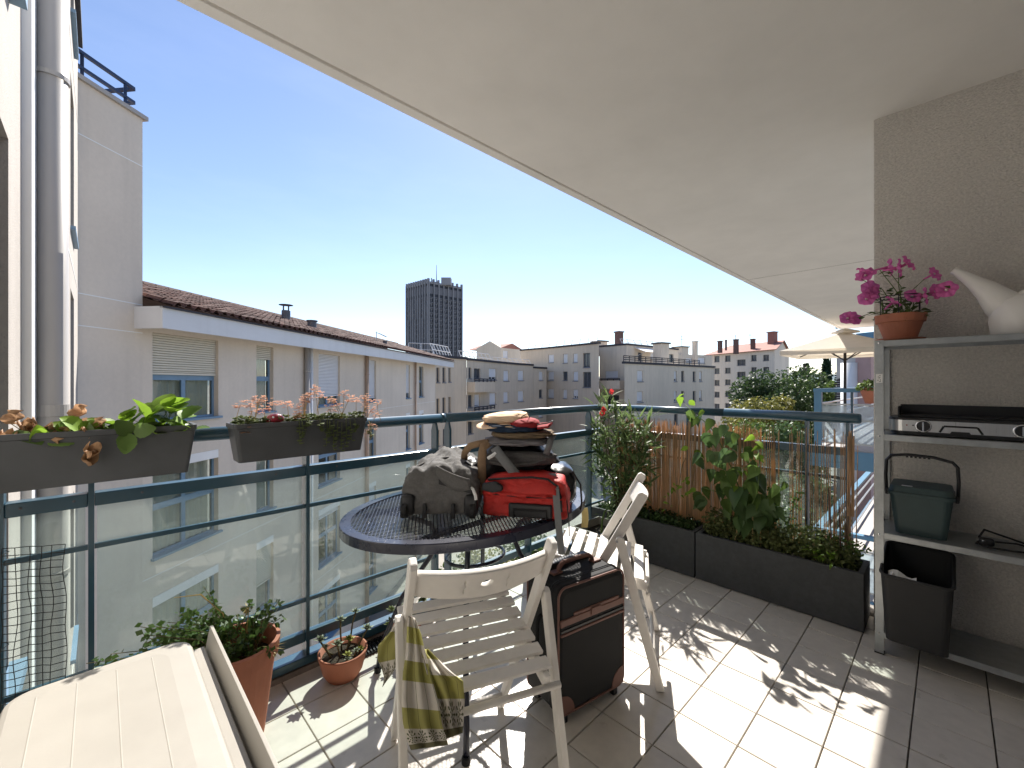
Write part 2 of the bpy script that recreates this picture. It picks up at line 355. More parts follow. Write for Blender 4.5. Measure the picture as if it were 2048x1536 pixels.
# generic wall sheet with openings -----------------------------------------------------------
class Face:
    def __init__(s, P0, P1, inward=None):
        s.P0 = Vector((P0[0], P0[1])); s.P1 = Vector((P1[0], P1[1])); d = s.P1 - s.P0; s.L = d.length; s.d = d / s.L
        n = Vector((s.d.y, -s.d.x))
        if n.dot(-s.P0) < 0: n = -n                         # outward = towards the camera's side
        s.n = n
    def pt(s, t, z, dep=0.0):
        p = s.P0 + s.d * t - s.n * dep; return Vector((p.x, p.y, z))
    def hit(s, px, py):
        r = ray(px, py); den = r.x * s.n.x + r.y * s.n.y; k = s.P0.dot(s.n) / den
        p = Vector((r.x * k, r.y * k)); return (p - s.P0).dot(s.d), H + r.z * k
    def op(s, x0, x1, y0, y1):
        xm = (x0 + x1) / 2; a = s.hit(x0, CY)[0]; b = s.hit(x1, CY)[0]; zt = s.hit(xm, y0)[1]; zb = s.hit(xm, y1)[1]
        return [min(a, b), max(a, b), zb, zt]
def wall_sheet(face, z0, z1, ops, depth, s0=0.0, s1=None):
    """wall and reveal builders: grid of quads with rectangular holes, reveals turned inwards"""
    s1 = face.L if s1 is None else s1
    ops = [(max(a, s0), min(b, s1), max(c_, z0), min(d, z1)) for a, b, c_, d in ops]
    ops = [o for o in ops if o[1] - o[0] > 0.05 and o[3] - o[2] > 0.05]
    S = sorted(set([s0, s1] + [o[0] for o in ops] + [o[1] for o in ops])); Z = sorted(set([z0, z1] + [o[2] for o in ops] + [o[3] for o in ops]))
    w = MB(); rv = []
    for i in range(len(S) - 1):
        for j in range(len(Z) - 1):
            sm, zm = (S[i] + S[i + 1]) / 2, (Z[j] + Z[j + 1]) / 2
            if any(o[0] < sm < o[1] and o[2] < zm < o[3] for o in ops): continue
            w.add([face.pt(S[i], Z[j]), face.pt(S[i + 1], Z[j]), face.pt(S[i + 1], Z[j + 1]), face.pt(S[i], Z[j + 1])], [(0, 1, 2, 3)])
    for a, b, c_, d in ops:
        q = [(a, c_), (b, c_), (b, d), (a, d)]; r1 = MB(); rv.append(r1)
        for k in range(4):
            p, r = q[k], q[(k + 1) % 4]
            r1.add([face.pt(*p), face.pt(*r), face.pt(*r, depth), face.pt(*p, depth)], [(0, 1, 2, 3)])
    return w, rv, ops
def fbox(m, face, a, b, z0, z1, d0, d1):
    P = [face.pt(a, z0, d0), face.pt(b, z0, d0), face.pt(b, z0, d1), face.pt(a, z0, d1)]
    return m.extr(P, (0, 0, z1 - z0))

# own house wall beyond the railing's left end (plane x = -0.27, facing the sun)
UW = -0.27
VEND = 10.52
hw = thing('house_wall', 'sunlit beige rendered house wall rising at the left edge behind the downpipe', 'wall', (UW, 2, -9))
fw_ = Face((UW, 1.951), (UW, VEND)); fw_.n = Vector((1, 0))
ow = []
for k in range(-3, 3):
    z = 0.45 + 2.8 * k
    ow += [(7.9 - 1.951, 8.95 - 1.951, z, z + 2.0)]
    if k in (0, -1, 1): ow += [(0.06, 2.706 - 1.951, z - 0.4, z + 1.77)]
w, rv, ow2 = wall_sheet(fw_, -9, 7.05, ow, 0.22)
w.build('wall', 'render_house', hw); [r1.build('reveal', 'render_house', hw) for r1 in rv]
for a, b, z0, z1 in ow2:
    m = MB(); fbox(m, fw_, a, b, z0, z1, 0.2, 0.23); m.build('window', 'slate_pane', hw)
    m = MB(); fbox(m, fw_, a - 0.03, b + 0.03, z0 - 0.05, z0, -0.05, 0.2); m.build('sill', 'frame_blue', hw)
m = MB(); fbox(m, fw_, 0, VEND - 1.951, 7.05, 7.16, -0.06, 0.35); m.build('coping', 'dark_edge', hw)
m = MB(); m.bb((UW - 0.36, 1.951, -9), (UW - 0.35, VEND, 7.05)); m.bb((UW - 0.36, 1.951, -9), (UW - 0.001, 1.96, -0.25)).bb((UW - 0.36, 1.951, ZC + 0.25), (UW - 0.001, 1.96, 7.05)); m.build('core', 'dark_void', hw)
# white cover strip and joint seams on that wall
m = MB(); m.bb((UW - 0.002, 3.10, -9), (UW + 0.035, 3.30, 7.0)); o = m.build('cover_strip', 'white_paint', hw, bevel=0.003)
for zz in (0.02, 2.82, 5.62, -2.78):
    MB().bb((UW - 0.004, 4.2, zz), (UW + 0.004, VEND - 0.02, zz + 0.02)).build('seam', 'white_paint', hw)
# downpipe
dp = thing('downpipe', 'thick pale grey downpipe with bracket running up the left edge of the picture', 'pipe', (-0.185, 3.343, -9))
MB().tube([(-0.185, 3.343, -9), (-0.185, 3.343, 7.0)], 0.064, 24).build('pipe', 'pipe_pale', dp, smooth=True)
for z in (2.845, 0.2, 5.4, -2.5):
    MB().lathe([(0.0645, -0.012), (0.071, -0.012), (0.071, 0.012), (0.0645, 0.012)], 24, (-0.185, 3.343, z)).bb((UW, 3.33, z - 0.01), (-0.25, 3.356, z + 0.01)).build('bracket', 'pipe_pale', dp)
for z in (1.07, -1.7, 3.9):
    MB().lathe([(0.0645, -0.03), (0.0685, -0.03), (0.0685, 0.03), (0.0645, 0.03)], 24, (-0.185, 3.343, z)).build('collar', 'pipe_pale', dp, smooth=False)

# ================================================================== left building
TH = math.atan((1120 - 1024) / F); DXY = (math.sin(TH), math.cos(TH)); NXY = (math.cos(TH), -math.sin(TH)); PF = 8.3
def fp(s, d, z):
    X = DXY[0] * s - NXY[0] * (PF + d); Y = DXY[1] * s - NXY[1] * (PF + d); p = plan(X, Y); return Vector((p.x, p.y, z))
S0, S1, SE = 6.35, 7.62, 27.64
lb = thing('apartment_wing', 'long pale rendered apartment wing with tiled roof and white fascia at left', 'building', fp(S1, 0, -9))
lf = Face(fp(S1, 0, 0).xy, fp(SE, 0, 0).xy)
cols = [(7.83, 9.52), (10.83, 11.53), (13.86, 15.30), (17.77, 18.48), (22.26, 22.88), (24.4, 25.23)]
shut = {0: [1.45, 1.95, 0.80, 0.62, 0.75, 2.3], 1: [-.5, -.55, -.5, -.6, -.5, -.6], 2: [-3.3, -4.4, -3.5, -4.0, -3.3, -3.4], 3: [-6.2, -6.2, -6.2, -6.2, -6.2, -6.2]}
ops = []
for k in range(4):
    for (a, b) in cols: ops.append((a - S1, b - S1, 0.43 - 2.8 * k, 2.27 - 2.8 * k if k == 0 else 2.42 - 2.8 * k))
w, rv, ops2 = wall_sheet(lf, -9, 2.55, ops, 0.24)
w.build('wall', 'render_pale', lb); [r1.build('reveal', 'reveal', lb) for r1 in rv]
idx = 0
for k in range(4):
    for ci, (a, b) in enumerate(cols):
        a, b, z0, z1 = ops2[idx]; idx += 1
        wd = b - a; zs = shut[k][ci]
        fr = MB(); t = 0.05; d0, d1 = 0.12, 0.17
        fbox(fr, lf, a, a + t, z0, z1, d0, d1); fbox(fr, lf, b - t, b, z0, z1, d0, d1); fbox(fr, lf, a + t, b - t, z0, z0 + t, d0, d1); fbox(fr, lf, a + t, b - t, z1 - t, z1, d0, d1)
        ztr = z0 + (z1 - z0) * 0.47
        fbox(fr, lf, a + t, b - t, ztr, ztr + 0.13, d0 + .002, d1)
        if wd > 1: fbox(fr, lf, (a + b) / 2 - 0.05, (a + b) / 2 + 0.05, z0 + t, ztr, d0 + .003, d1); fbox(fr, lf, (a + b) / 2 - 0.05, (a + b) / 2 + 0.05, ztr + .13, z1 - t, d0 + .003, d1)
        wn = fr.build('window', 'frame_blue', lb)
        g = MB(); fbox(g, lf, a + t, b - t, z0 + t, z1 - t, 0.14, 0.146); g.build('pane', 'glass_window', wn)
        cu = MB(); amp = 0.03
        cu.grid(lambda i, j: lf.pt(a + t + (wd - 2 * t) * i, z0 + 0.03 + (z1 - z0 - 0.06) * j, 0.24 + amp * math.sin(i * wd * 34 + ci) + 0.015 * math.sin(i * wd * 83 + j)), int(40 * wd), 2)
        if ci in (0, 1, 3) or k == 0: cu.build('curtain', 'curtain', wn, smooth=True)
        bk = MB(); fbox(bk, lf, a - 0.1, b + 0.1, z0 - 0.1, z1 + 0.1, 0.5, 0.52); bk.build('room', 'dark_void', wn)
        sh = MB(); z = z1 - 0.001
        while z > zs + 0.02:
            h = 0.052; zz = max(z - h, zs)
            P = [lf.pt(a + 0.005, zz, 0.100), lf.pt(b - 0.005, zz, 0.100), lf.pt(b - 0.005, zz + 0.014, 0.066), lf.pt(a + 0.005, zz + 0.014, 0.066)]
            P2 = [lf.pt(a + 0.005, z - 0.006, 0.066), lf.pt(b - 0.005, z - 0.006, 0.066), lf.pt(b - 0.005, z, 0.100), lf.pt(a + 0.005, z, 0.100)]
            sh.add(P + P2, [(0, 1, 2, 3), (3, 2, 5, 4), (4, 5, 6, 7)]); z -= h
        if sh.v:
            fbox(sh, lf, a + 0.005, b - 0.005, zs - 0.04, zs, 0.065, 0.1)
            sh.build('roller_shutter', 'shutter' if ci < 2 else 'shutter_white', wn)
        if k > 0: m = MB(); fbox(m, lf, a + .002, b - .002, z1 - 0.2, z1 - .002, -0.004, 0.06); m.build('shutter_box', 'white_paint', wn)
        m = MB(); fbox(m, lf, a - 0.04, b + 0.06, z0 - 0.045, z0 + 0.004, -0.07, 0.12); m.build('sill', 'frame_blue', wn)
# thin joint lines on the facade
for z in (0.05, -2.75, -5.55):
    m = MB(); fbox(m, lf, 0.0, lf.L, z, z + 0.015, -0.004, 0.0); m.build('seam', 'white_paint', lb)
# end wall and eaves
m = MB(); P = [fp(SE, 0, -9), fp(SE, 9, -9)]
m.extr([P[0], P[1], P[1] + V(0, 0, 11.55), P[0] + V(0, 0, 11.55)], fp(SE, 0, 0) - fp(SE - 0.1, 0, 0)); m.build('end_wall', 'reveal', lb)
fas = MB(); PO = -0.62
fas.extr([fp(7.45, PO, 2.30), fp(30.3, PO, 2.42), fp(30.3, PO, 2.83), fp(7.45, PO, 2.73)], fp(0, 0.05, 0) - fp(0, 0, 0))
fas.build('fascia', 'fascia_white', lb)
m = MB(); m.extr([fp(7.451, PO + 0.05, 2.30), fp(7.451, 0, 2.30), fp(7.451, 0, 2.73), fp(7.451, PO + 0.05, 2.73)], fp(0.05, 0, 0) - fp(0, 0, 0)); m.build('fascia_return', 'fascia_white', lb)
m = MB(); m.add([fp(7.5, PO + 0.04, 2.45), fp(30.3, PO + 0.04, 2.56), fp(30.3, 0.3, 2.56), fp(7.5, 0.3, 2.45)], [(0, 1, 2, 3)]); m.build('soffit', 'fascia_white', lb)
g = MB()
g.extr([fp(7.45, PO - 0.06, 2.70), fp(30.35, PO - 0.06, 2.80), fp(30.35, PO - 0.06, 2.83), fp(7.45, PO - 0.06, 2.73)], fp(0, 0.12, 0) - fp(0, 0, 0)); g.build('gutter', 'dark_edge', lb)
# tiled roof: slope rises from d = PO to ridge d = 3.6
RD, RZ0, RZ1 = 3.6, 2.78, 4.02
def rp(s, q, up=0.0):
    """point on the roof slope, q 0 eave .. 1 ridge"""
    return fp(s, PO - 0.05 + (RD - PO) * q, RZ0 + 0.0045 * (s - 7.5) + (RZ1 - RZ0) * q + up)
m = MB(); m.add([rp(S1, 0, -0.03), rp(30.4, 0, -0.03), rp(30.4, 1, -0.03), rp(S1, 1, -0.03), fp(30.4, 9, 2.6), fp(S1, 9, 2.6)], [(0, 1, 2, 3), (3, 2, 4, 5)])
rf = m.build('roof', 'roof_tile', lb)
CW, NR = 0.235, 13
slope = (rp(10, 1) - rp(10, 0)); SL = slope.length; su = slope.normalized(); al = (rp(11, 0) - rp(10, 0)).normalized(); nn = al.cross(su).normalized()
if nn.z < 0: nn = -nn
RH = SL / NR
tl = MB(); n = 6; L_ = RH * 1.16
for (a0, rr) in ((0, 1.0),):
    prof = [(-CW * 0.5, -0.012), (-CW * 0.36, -0.018), (-CW * 0.25, 0.006), (-CW * 0.12, 0.05), (CW * 0.05, 0.062), (CW * 0.22, 0.05), (CW * 0.34, 0.006), (CW * 0.5, -0.012)]
    vs = []
    for yy, dz, kk in ((0, 0.022, 1.0), (L_, 0.0, 0.93)):
        vs += [(x * kk, yy, z * kk + dz) for x, z in prof]
    vs += [(x, 0, z + 0.022 - 0.018) for x, z in prof]
    k = len(prof); fs = [(i, i + 1, k + i + 1, k + i) for i in range(k - 1)] + [(2 * k + i, 2 * k + i + 1, i + 1, i) for i in range(k - 1)]
    tl.add(vs, fs)
tilem = tl.mesh('roof_tile', 'roof_tile')
Rm = Matrix((al, su, nn)).transposed().to_4x4()
NC = int((30.3 - S1) / CW); rest = MB(); tiles = []
Mi = root_matrix(lb).inverted()
for ci in range(NC):
    for r in range(NR):
        s_ = S1 + CW * (ci + 0.5); pos = rp(s_, r / NR, 0.0)
        tiles.append(((pos - V(0, 0, H)).length, pos))
tiles.sort(key=lambda t: t[0])
tv = [Vector(v.co) for v in tilem.vertices]; tf = [tuple(p.vertices) for p in tilem.polygons]
for q, (dist, pos) in enumerate(tiles):
    Mx = Matrix.Translation(pos + V(0, 0, rnd(-0.006, 0.006))) @ Rm @ Matrix.Rotation(rnd(-0.02, 0.02), 4, 'Z') @ Matrix.Rotation(rnd(-0.015, 0.015), 4, 'X')
    if q < 290: inst('roof_tile', tilem, rf, Mi @ Mx)
    else: rest.add([Mx @ v for v in tv], tf)
rest.build('roof_tiles_beyond', 'roof_tile', rf, kind='stuff')
rid = MB()
for i in range(0, int((30.3 - S1) / 0.4)):
    s_ = S1 + i * 0.4; rid.tube([rp(s_, 1, 0.03), rp(s_ + 0.42, 1, 0.045)], [0.10, 0.085], 8)
rid.build('ridge_tiles', 'roof_tile', rf, kind='stuff')
# chimneys, cowls and vents on the roof
def roof_q(px, py):
    """roof point seen at a pixel"""
    r = ray(px, py); P0 = rp(10, 0); k = nn.dot(P0 - V(0, 0, H)) / nn.dot(r); return V(0, 0, H) + r * k
def cowl(px, py, hgt, rad, label, cap):
    p = roof_q(px, py); t = thing('roof_cowl', label, 'chimney', p)
    MB().lathe([(rad, -0.15), (rad, hgt * 0.6), (rad * 0.94, hgt * 0.62)], 18, p).build('stack', 'zinc', t, smooth=False)
    if cap:
        q = MB()
        for a in range(4): q.bar(p + V(rad * .8 * math.cos(a * PI / 2 + .4), rad * .8 * math.sin(a * PI / 2 + .4), hgt * .6), p + V(rad * .8 * math.cos(a * PI / 2 + .4), rad * .8 * math.sin(a * PI / 2 + .4), hgt * .97), 0.03, 0.03)
        q.build('strut', 'zinc', t); MB().lathe([(rad * 1.65, hgt * 0.95), (rad * 1.62, hgt * 0.97), (0.0, hgt * 1.03)], 20, p).build('cap', 'zinc', t)
    else:
        MB().lathe([(rad * 1.25, hgt * 0.62), (rad * 1.25, hgt * 0.72), (0.0, hgt * 0.8)], 12, p).build('cap', 'zinc', t)
mat('zinc', (0.10, 0.105, 0.12), 0.5, metal=0.4, var=0.2, scale=6)
cowl(572, 641, 0.62, 0.155, 'tall round metal chimney with flat cap on struts on the tiled roof', True)
cowl(624, 657, 0.42, 0.16, 'short squat metal chimney with plain cap on the tiled roof', False)
cowl(770, 690, 0.30, 0.10, 'tiny dark vent pipe near far end of the tiled roof', False)
p = roof_q(753, 684); t = thing('antenna', 'thin rake aerial on a short mast above the tiled roof', 'antenna', p)
MB().tube([p, p + V(0, 0, 0.55)], 0.02, 6).build('mast', 'galv', t)
q = MB(); a_ = p + V(0, 0, 0.5); q.tube([a_, a_ + al * 1.3 - V(0, 0, .12)], 0.012, 5)
for i in range(8): b_ = a_ + al * (0.15 + i * 0.15) - V(0, 0, .012 * i); q.tube([b_ - su * 0.18, b_ + su * 0.18], 0.008, 4)
q.build('boom', 'galv', t)
# downpipes on the facade
for (s_, r_, mtl, lab) in ((13.05, 0.09, 'pipe_pale', 'double'), (17.38, 0.075, 'pipe_tan', 'tan'), (23.53, 0.06, 'pipe_tan', 'far')):
    mat('pipe_tan', (0.42, 0.30, 0.22), 0.6, var=0.1, scale=3)
    L3 = {'double': 'paired grey downpipe between the second and third window columns', 'tan': 'rusty tan downpipe past the third window column of the wing', 'far': 'thin tan downpipe between the two farthest window columns'}[lab]
    t = thing('facade_downpipe', L3, 'pipe', fp(s_, -0.1, -9), group='downpipes on the wing facade')
    MB().tube([fp(s_, -0.1, -9), fp(s_, -0.1, 2.5)], r_, 10).build('pipe', mtl, t, smooth=True)
    if lab == 'double': MB().tube([fp(s_ + 0.26, -0.07, -9), fp(s_ + 0.26, -0.07, 2.5)], 0.06, 10).build('pipe', 'white_paint', t, smooth=True)
    for z in (1.6, -0.6, -3.4): MB().tube([fp(s_, -0.1, z), fp(s_, -0.1, z + 0.04)], r_ + 0.012, 10).build('bracket', mtl, t)

# taller block at the wing's near end with roof terrace rail
tb = thing('stair_block', 'tall blank rendered block with thin pale seams left of the tiled roof', 'building', fp(S0, 0, -9))
m = MB(); m.prism([fp(S0 - 1.5, 0, 0).xy, fp(S1, 0, 0).xy, fp(S1, 5, 0).xy, fp(S0 - 1.5, 5, 0).xy], -9, 6.5); m.build('wall', 'render_pale', tb)
m = MB(); m.prism([fp(S0 - 1.5, -0.06, 0).xy, fp(S1 + 0.07, -0.06, 0).xy, fp(S1 + 0.07, 5.1, 0).xy, fp(S0 - 1.5, 5.1, 0).xy], 6.5, 6.58); m.build('coping', 'pipe_pale', tb)
for z in (5.55, 2.78, 2.22):
    m = MB(); m.extr([fp(S0 - 1, -0.004, z), fp(S1 - 0.002, -0.004, z), fp(S1 - 0.002, -0.004, z + 0.018), fp(S0 - 1, -0.004, z + 0.018)], fp(0, 0.01, 0) - fp(0, 0, 0)); m.build('seam', 'white_paint', tb)
mat('rail_navy', (0.02, 0.035, 0.085), 0.4, var=0.1)
tr = thing('terrace_rail', 'dark blue metal terrace rail on the tall block against the sky', 'railing', fp(S0, 0.5, 6.58))
q0, q1, q2 = fp(S0 - 1.2, 0.08, 0), fp(S1 - 0.10, 0.08, 0), fp(S1 - 0.10, 2.2, 0)
for z, hh in ((7.05, 0.055), (6.78, 0.05)):
    MB().bar(q0 + V(0, 0, z), q1 + V(0, 0, z), 0.06, hh).build('rail', 'rail_navy', tr)
    MB().bar(q1 + V(0, 0, z + .001), q2 + V(0, 0, z + .001), 0.06, hh).build('rail', 'rail_navy', tr)
for s_ in (S0 - 0.6, S0 + 0.25, S0 + 1.0):
    MB().bar(fp(s_, 0.08, 6.58), fp(s_, 0.08, 7.03), 0.05, 0.05).build('post', 'rail_navy', tr)
# ================================================================== ground, far buildings, trees
GZ = -9.0
mat('ground', (0.20, 0.19, 0.17), 0.95, var=0.2, scale=0.4, var2=0.25, scale2=0.03)
mat('paving', (0.30, 0.28, 0.25), 0.9, var=0.12, scale=2, var2=0.1, scale2=0.2)
mat('hill', (0.10, 0.14, 0.15), 0.95, var=0.2, scale=0.01)
m = MB(); N_ = 4000
struct(m.add([(-N_, -N_, GZ), (N_, -N_, GZ), (N_, N_, GZ), (-N_, N_, GZ)], [(0, 1, 2, 3)]).build('ground', 'ground'))
cpt = at(900, 24, 0)
struct(MB().prism([(at(700, 12)).xy, (at(1700, 14)).xy, (at(1400, 44)).xy, (at(930, 38)).xy], GZ - 0.1, GZ + 0.05).build('courtyard_paving', 'paving'))
hm = MB()
def hillz(i): return 60 + 55 * noise.noise(V(i * 0.13, 2.3, 0)) + 30 * noise.noise(V(i * 0.5, 7.3, 0))
for i in range(60):
    p = at(-600 + i * 60, 3600, 0); q = at(-600 + (i + 1) * 60, 3600, 0); p2 = at(-600 + i * 60, 3000, 0); q2 = at(-600 + (i + 1) * 60, 3000, 0); p3 = at(-600 + i * 60, 3990, 0); q3 = at(-600 + (i + 1) * 60, 3990, 0)
    a, b = hillz(i), hillz(i + 1)
    hm.add([(p2.x, p2.y, GZ), (q2.x, q2.y, GZ), (q.x, q.y, b), (p.x, p.y, a), (q3.x, q3.y, b * 1.15), (p3.x, p3.y, a * 1.15)], [(0, 1, 2, 3), (3, 2, 4, 5)])
struct(hm.build('hills', 'hill', smooth=True))

def far_window(bld, face, o, kind, dep):
    a, b, z0, z1 = o; t = min(0.07, (b - a) * 0.12)
    fr = MB()
    fbox(fr, face, a, a + t, z0, z1, dep * 0.7, dep); fbox(fr, face, b - t, b, z0, z1, dep * 0.7, dep); fbox(fr, face, a + t, b - t, z1 - t, z1, dep * 0.7, dep); fbox(fr, face, a + t, b - t, z0, z0 + t, dep * 0.7, dep)
    if kind in ('dark', 'half', 'two') and (b - a) > 0.8: fbox(fr, face, (a + b) / 2 - 0.04, (a + b) / 2 + 0.04, z0 + t, z1 - t, dep * 0.75, dep)
    wn = fr.build('window', 'shutter_white' if kind != 'dark' else 'frame_grey', bld)
    g = MB(); fbox(g, face, a, b, z0, z1, dep, dep + 0.02); g.build('pane', 'slate_pane', wn)
    if kind in ('shut', 'half'):
        zb = z0 + (0.02 if kind == 'shut' else (z1 - z0) * 0.25)
        if kind == 'shut': zb = z0 + (z1 - z0) * rnd(0.0, 0.12)
        s = MB(); z = z1 - 0.001; n_ = max(4, int((z1 - zb) / 0.09)); h = (z1 - 0.001 - zb) / n_
        for i in range(n_):
            s.add([face.pt(a + .01, z - h, dep * .6), face.pt(b - .01, z - h, dep * .6), face.pt(b - .01, z - h * .25, dep * .5), face.pt(a + .01, z - h * .25, dep * .5), face.pt(b - .01, z, dep * .6), face.pt(a + .01, z, dep * .6)], [(0, 1, 2, 3), (3, 2, 4, 5)]); z -= h
        s.build('shutter', 'shutter_white', wn)
    m = MB(); fbox(m, face, a - 0.05, b + 0.05, z0 - 0.08, z0 + 0.003, -0.07, dep * 0.7); m.build('sill', 'sill_grey', wn)
mat('frame_grey', (0.14, 0.15, 0.17), 0.5, var=0.1); mat('sill_grey', (0.22, 0.22, 0.24), 0.7, var=0.1)
def building(name, label, chain, ztop, wins, back=12, m='render_far', edge=True, dep=0.22, zbot=GZ, cat='building', edgeh=0.22):
    """chain: (px, depth) of the visible corners from left to right; wins: per segment, rows of (x0, x1, y0, y1, kind)"""
    pts = [at(p, d).xy for p, d in chain]; ctr = at(sum(c_[0] for c_ in chain) / len(chain), 1.0).xy.normalized()
    t = thing(name, label, cat, (pts[0].x, pts[0].y, zbot))
    for i in range(len(pts) - 1):
        f = Face(pts[i], pts[i + 1]); ws = wins[i] if i < len(wins) else []
        ops = [f.op(*w_[:4]) for w_ in ws]
        w, rv, o2 = wall_sheet(f, zbot, ztop, ops, dep)
        w.build('wall', m, t)
        for r1 in rv: r1.build('reveal', m, t)
        for o, w_ in zip(o2, ws): far_window(t, f, o, w_[4], dep)
    bk = [pts[-1] + ctr * back, pts[0] + ctr * back]; poly = pts + bk
    r = MB(); r.add([(p.x, p.y, ztop - 0.02) for p in poly], [tuple(range(len(poly)))])
    for a, b in ((pts[-1], bk[0]), (bk[0], bk[1]), (bk[1], pts[0])):
        r.add([(a.x, a.y, zbot), (b.x, b.y, zbot), (b.x, b.y, ztop), (a.x, a.y, ztop)], [(0, 1, 2, 3)])
    r.build('shell', m, t)
    if edge:
        for i in range(len(pts) - 1):
            f = Face(pts[i], pts[i + 1]); e = MB(); fbox(e, f, -0.05, f.L + 0.05, ztop, ztop + edgeh, -0.12, 0.3); e.build('roof_edge', 'dark_edge', t)
    return t, pts
def guardrail(label, A, B, z, hgt, lean, n, group='roof guardrails'):
    A = Vector((A[0], A[1], z)); B = Vector((B[0], B[1], z)); t = thing('roof_guardrail', label, 'guardrail', A, 0, group)
    d = (B - A).normalized(); nrm = Vector((d.y, -d.x, 0))
    if nrm.dot(-A) < 0: nrm = -nrm
    off = -nrm * lean + V(0, 0, hgt); r = 0.035
    for k in (1.0, 0.5): MB().tube([A + off * k, B + off * k], r, 5).build('rail', 'galv_pale', t)
    for i in range(n + 1):
        p = A + (B - A) * i / n; MB().tube([p, p + off], r, 5).build('post', 'galv_pale', t)
    return t
mat('galv_pale', (0.55, 0.56, 0.58), 0.5, metal=0.3, var=0.1)
S_, D_, HF = 'shut', 'dark', 'half'
ZB1 = 3.55
b1, p1 = building('courtyard_building', 'beige courtyard block with narrow slit windows beyond the wing end', [(862, 36), (908, 39.1), (933, 40.4)], ZB1,
    [[(873, 879, 735, 765, D_), (885, 891, 735, 765, D_), (897, 901.5, 736, 764, D_), (873, 879, 797, 828, D_), (885, 891, 795, 826, D_), (897, 901.5, 794, 824, D_), (873, 879, 860, 892, D_), (886, 891, 858, 890, D_)], []], 14)
b1b, p1b = building('balcony_building', 'beige block with stacked recessed balconies left of the luggage hats', [(933.5, 40.6), (975, 44.5), (1033, 50.5), (1066, 53.6)], ZB1 - 0.05,
    [[(937, 943, 735, 757, D_), (948, 961, 737, 757, D_), (936, 945, 790, 815, D_), (949, 960, 789, 813, S_), (936, 946, 842, 868, D_)],
     [(978, 993, 737, 760, HF), (1007, 1018, 741, 762, S_), (979, 992, 786, 809, S_), (1007, 1017, 784, 805, S_)],
     [(1036, 1047.5, 741, 761, S_), (1036, 1047.5, 782, 803, S_), (1036, 1047, 824, 845, S_)]], 14)
b1c, _ = building('low_courtyard_block', 'lower beige block with dark roof edge joined right of the balcony block', [(1066.2, 53.7), (1093, 56)], ZB1 - 0.35,
    [[(1078, 1086, 743, 761, S_), (1078, 1085, 779, 796, D_), (1077, 1085, 818, 835, S_)]], 12)
b2, _ = building('stepped_building', 'taller beige block with rows of white shutters behind the roof guardrails', [(1041, 61.5), (1092, 58), (1198, 50.5)], 6.0,
    [[], [(1096.5, 1107.5, 709, 725, S_), (1126, 1135, 708, 726, S_), (1146, 1155, 707, 725, S_), (1096, 1107.5, 743.5, 761, S_), (1126, 1135, 743, 761, D_), (1146, 1156, 743, 762, S_), (1096, 1107.5, 778, 796, S_), (1126, 1134, 779, 797, S_), (1146, 1156, 779, 797, HF), (1166, 1180, 706, 735, D_), (1166, 1182, 744, 775, D_)]], 12, m='render_far')
b3, p3 = building('corner_building', 'grey beige corner block with brick chimney behind the oleander', [(1199, 55.4), (1253, 52.2), (1356, 60)], 6.0,
    [[(1211, 1236, 742, 757, S_), (1208, 1238, 790, 812, D_)],
     [(1276, 1284, 705, 722, D_), (1301, 1310, 706, 718, S_), (1333, 1347, 708, 724, D_)]], 12, m='render_far_b')
b4, p4 = building('terrace_building', 'pale block with paired slit windows and rooftop terrace rail', [(1249, 42.4), (1314, 45.5), (1429, 53.8)], 3.25,
    [[(1274.5, 1286.5, 741, 763, S_), (1274, 1286, 783, 805, S_), (1274, 1286, 826, 848, S_)],
     [(1348, 1354, 742, 763, HF), (1362.5, 1368.5, 742, 763, D_), (1385.5, 1391, 743, 763, D_), (1398.5, 1404, 743, 763, HF), (1348, 1354, 782, 804, HF), (1362.5, 1368.5, 782, 804, D_), (1385.5, 1391, 782, 802, D_), (1398.5, 1404, 781, 801, HF), (1348, 1356, 828, 850, D_), (1386, 1392, 825, 846, D_)]], 14, m='render_far_b')
f = Face(p4[0], p4[1]); f2 = Face(p4[1], p4[2])
tr4 = thing('terrace_rail', 'dark slatted rail round the rooftop terrace of the pale block', 'railing', (p4[0].x, p4[0].y, 3.47))
for fc in (f, f2):
    for z in (3.62, 3.82, 4.0):
        q = MB(); fbox(q, fc, 0, fc.L * (1 if fc is f else 0.72), z, z + 0.08, 0.05, 0.11); q.build('rail', 'dark_edge', tr4)
    for i in range(6 if fc is f else 9):
        a = fc.L * (1 if fc is f else 0.72) * i / (6 if fc is f else 8); q = MB(); fbox(q, fc, a, a + 0.06, 3.46, 4.07, 0.11, 0.16); q.build('post', 'dark_edge', tr4)
# awning over the terrace
fa = Face(p3[1], p3[2]); aw = thing('terrace_awning', 'small white pitched awning over the rooftop terrace door', 'awning', fa.pt(1.5, 5))
q = MB(); q.extr([fa.pt(1.6, 5.75, -0.05), fa.pt(6.0, 5.75, -0.05), fa.pt(6.0, 5.15, -1.6), fa.pt(1.6, 5.15, -1.6)], (0, 0, 0.05)); q.build('canopy', 'white_paint', aw)
q = MB(); q.tube([fa.pt(1.7, 5.12, -1.5), fa.pt(1.7, 4.6, 0)], 0.03, 5); q.build('arm', 'galv_pale', aw)
def stack(name, label, px, Y, ytop, ybot, wpx, m, cap=True, cat='chimney', group=None, capm=None):
    zt, zb = zat(ytop, Y), zat(ybot, Y) - 0.8; w_ = wpx / F * Y; p = at(px, Y, zb); t = thing(name, label, cat, p, -YAW + 0.5, group)
    MB().box((0, 0, (zt - zb) / 2), (w_ * 0.8, w_ * 0.8, zt - zb)).build('stack', m, t, world=False)
    if cap: MB().box((0, 0, zt - zb + 0.06), (w_, w_, 0.16)).build('cap', capm or m, t, world=False)
    return t
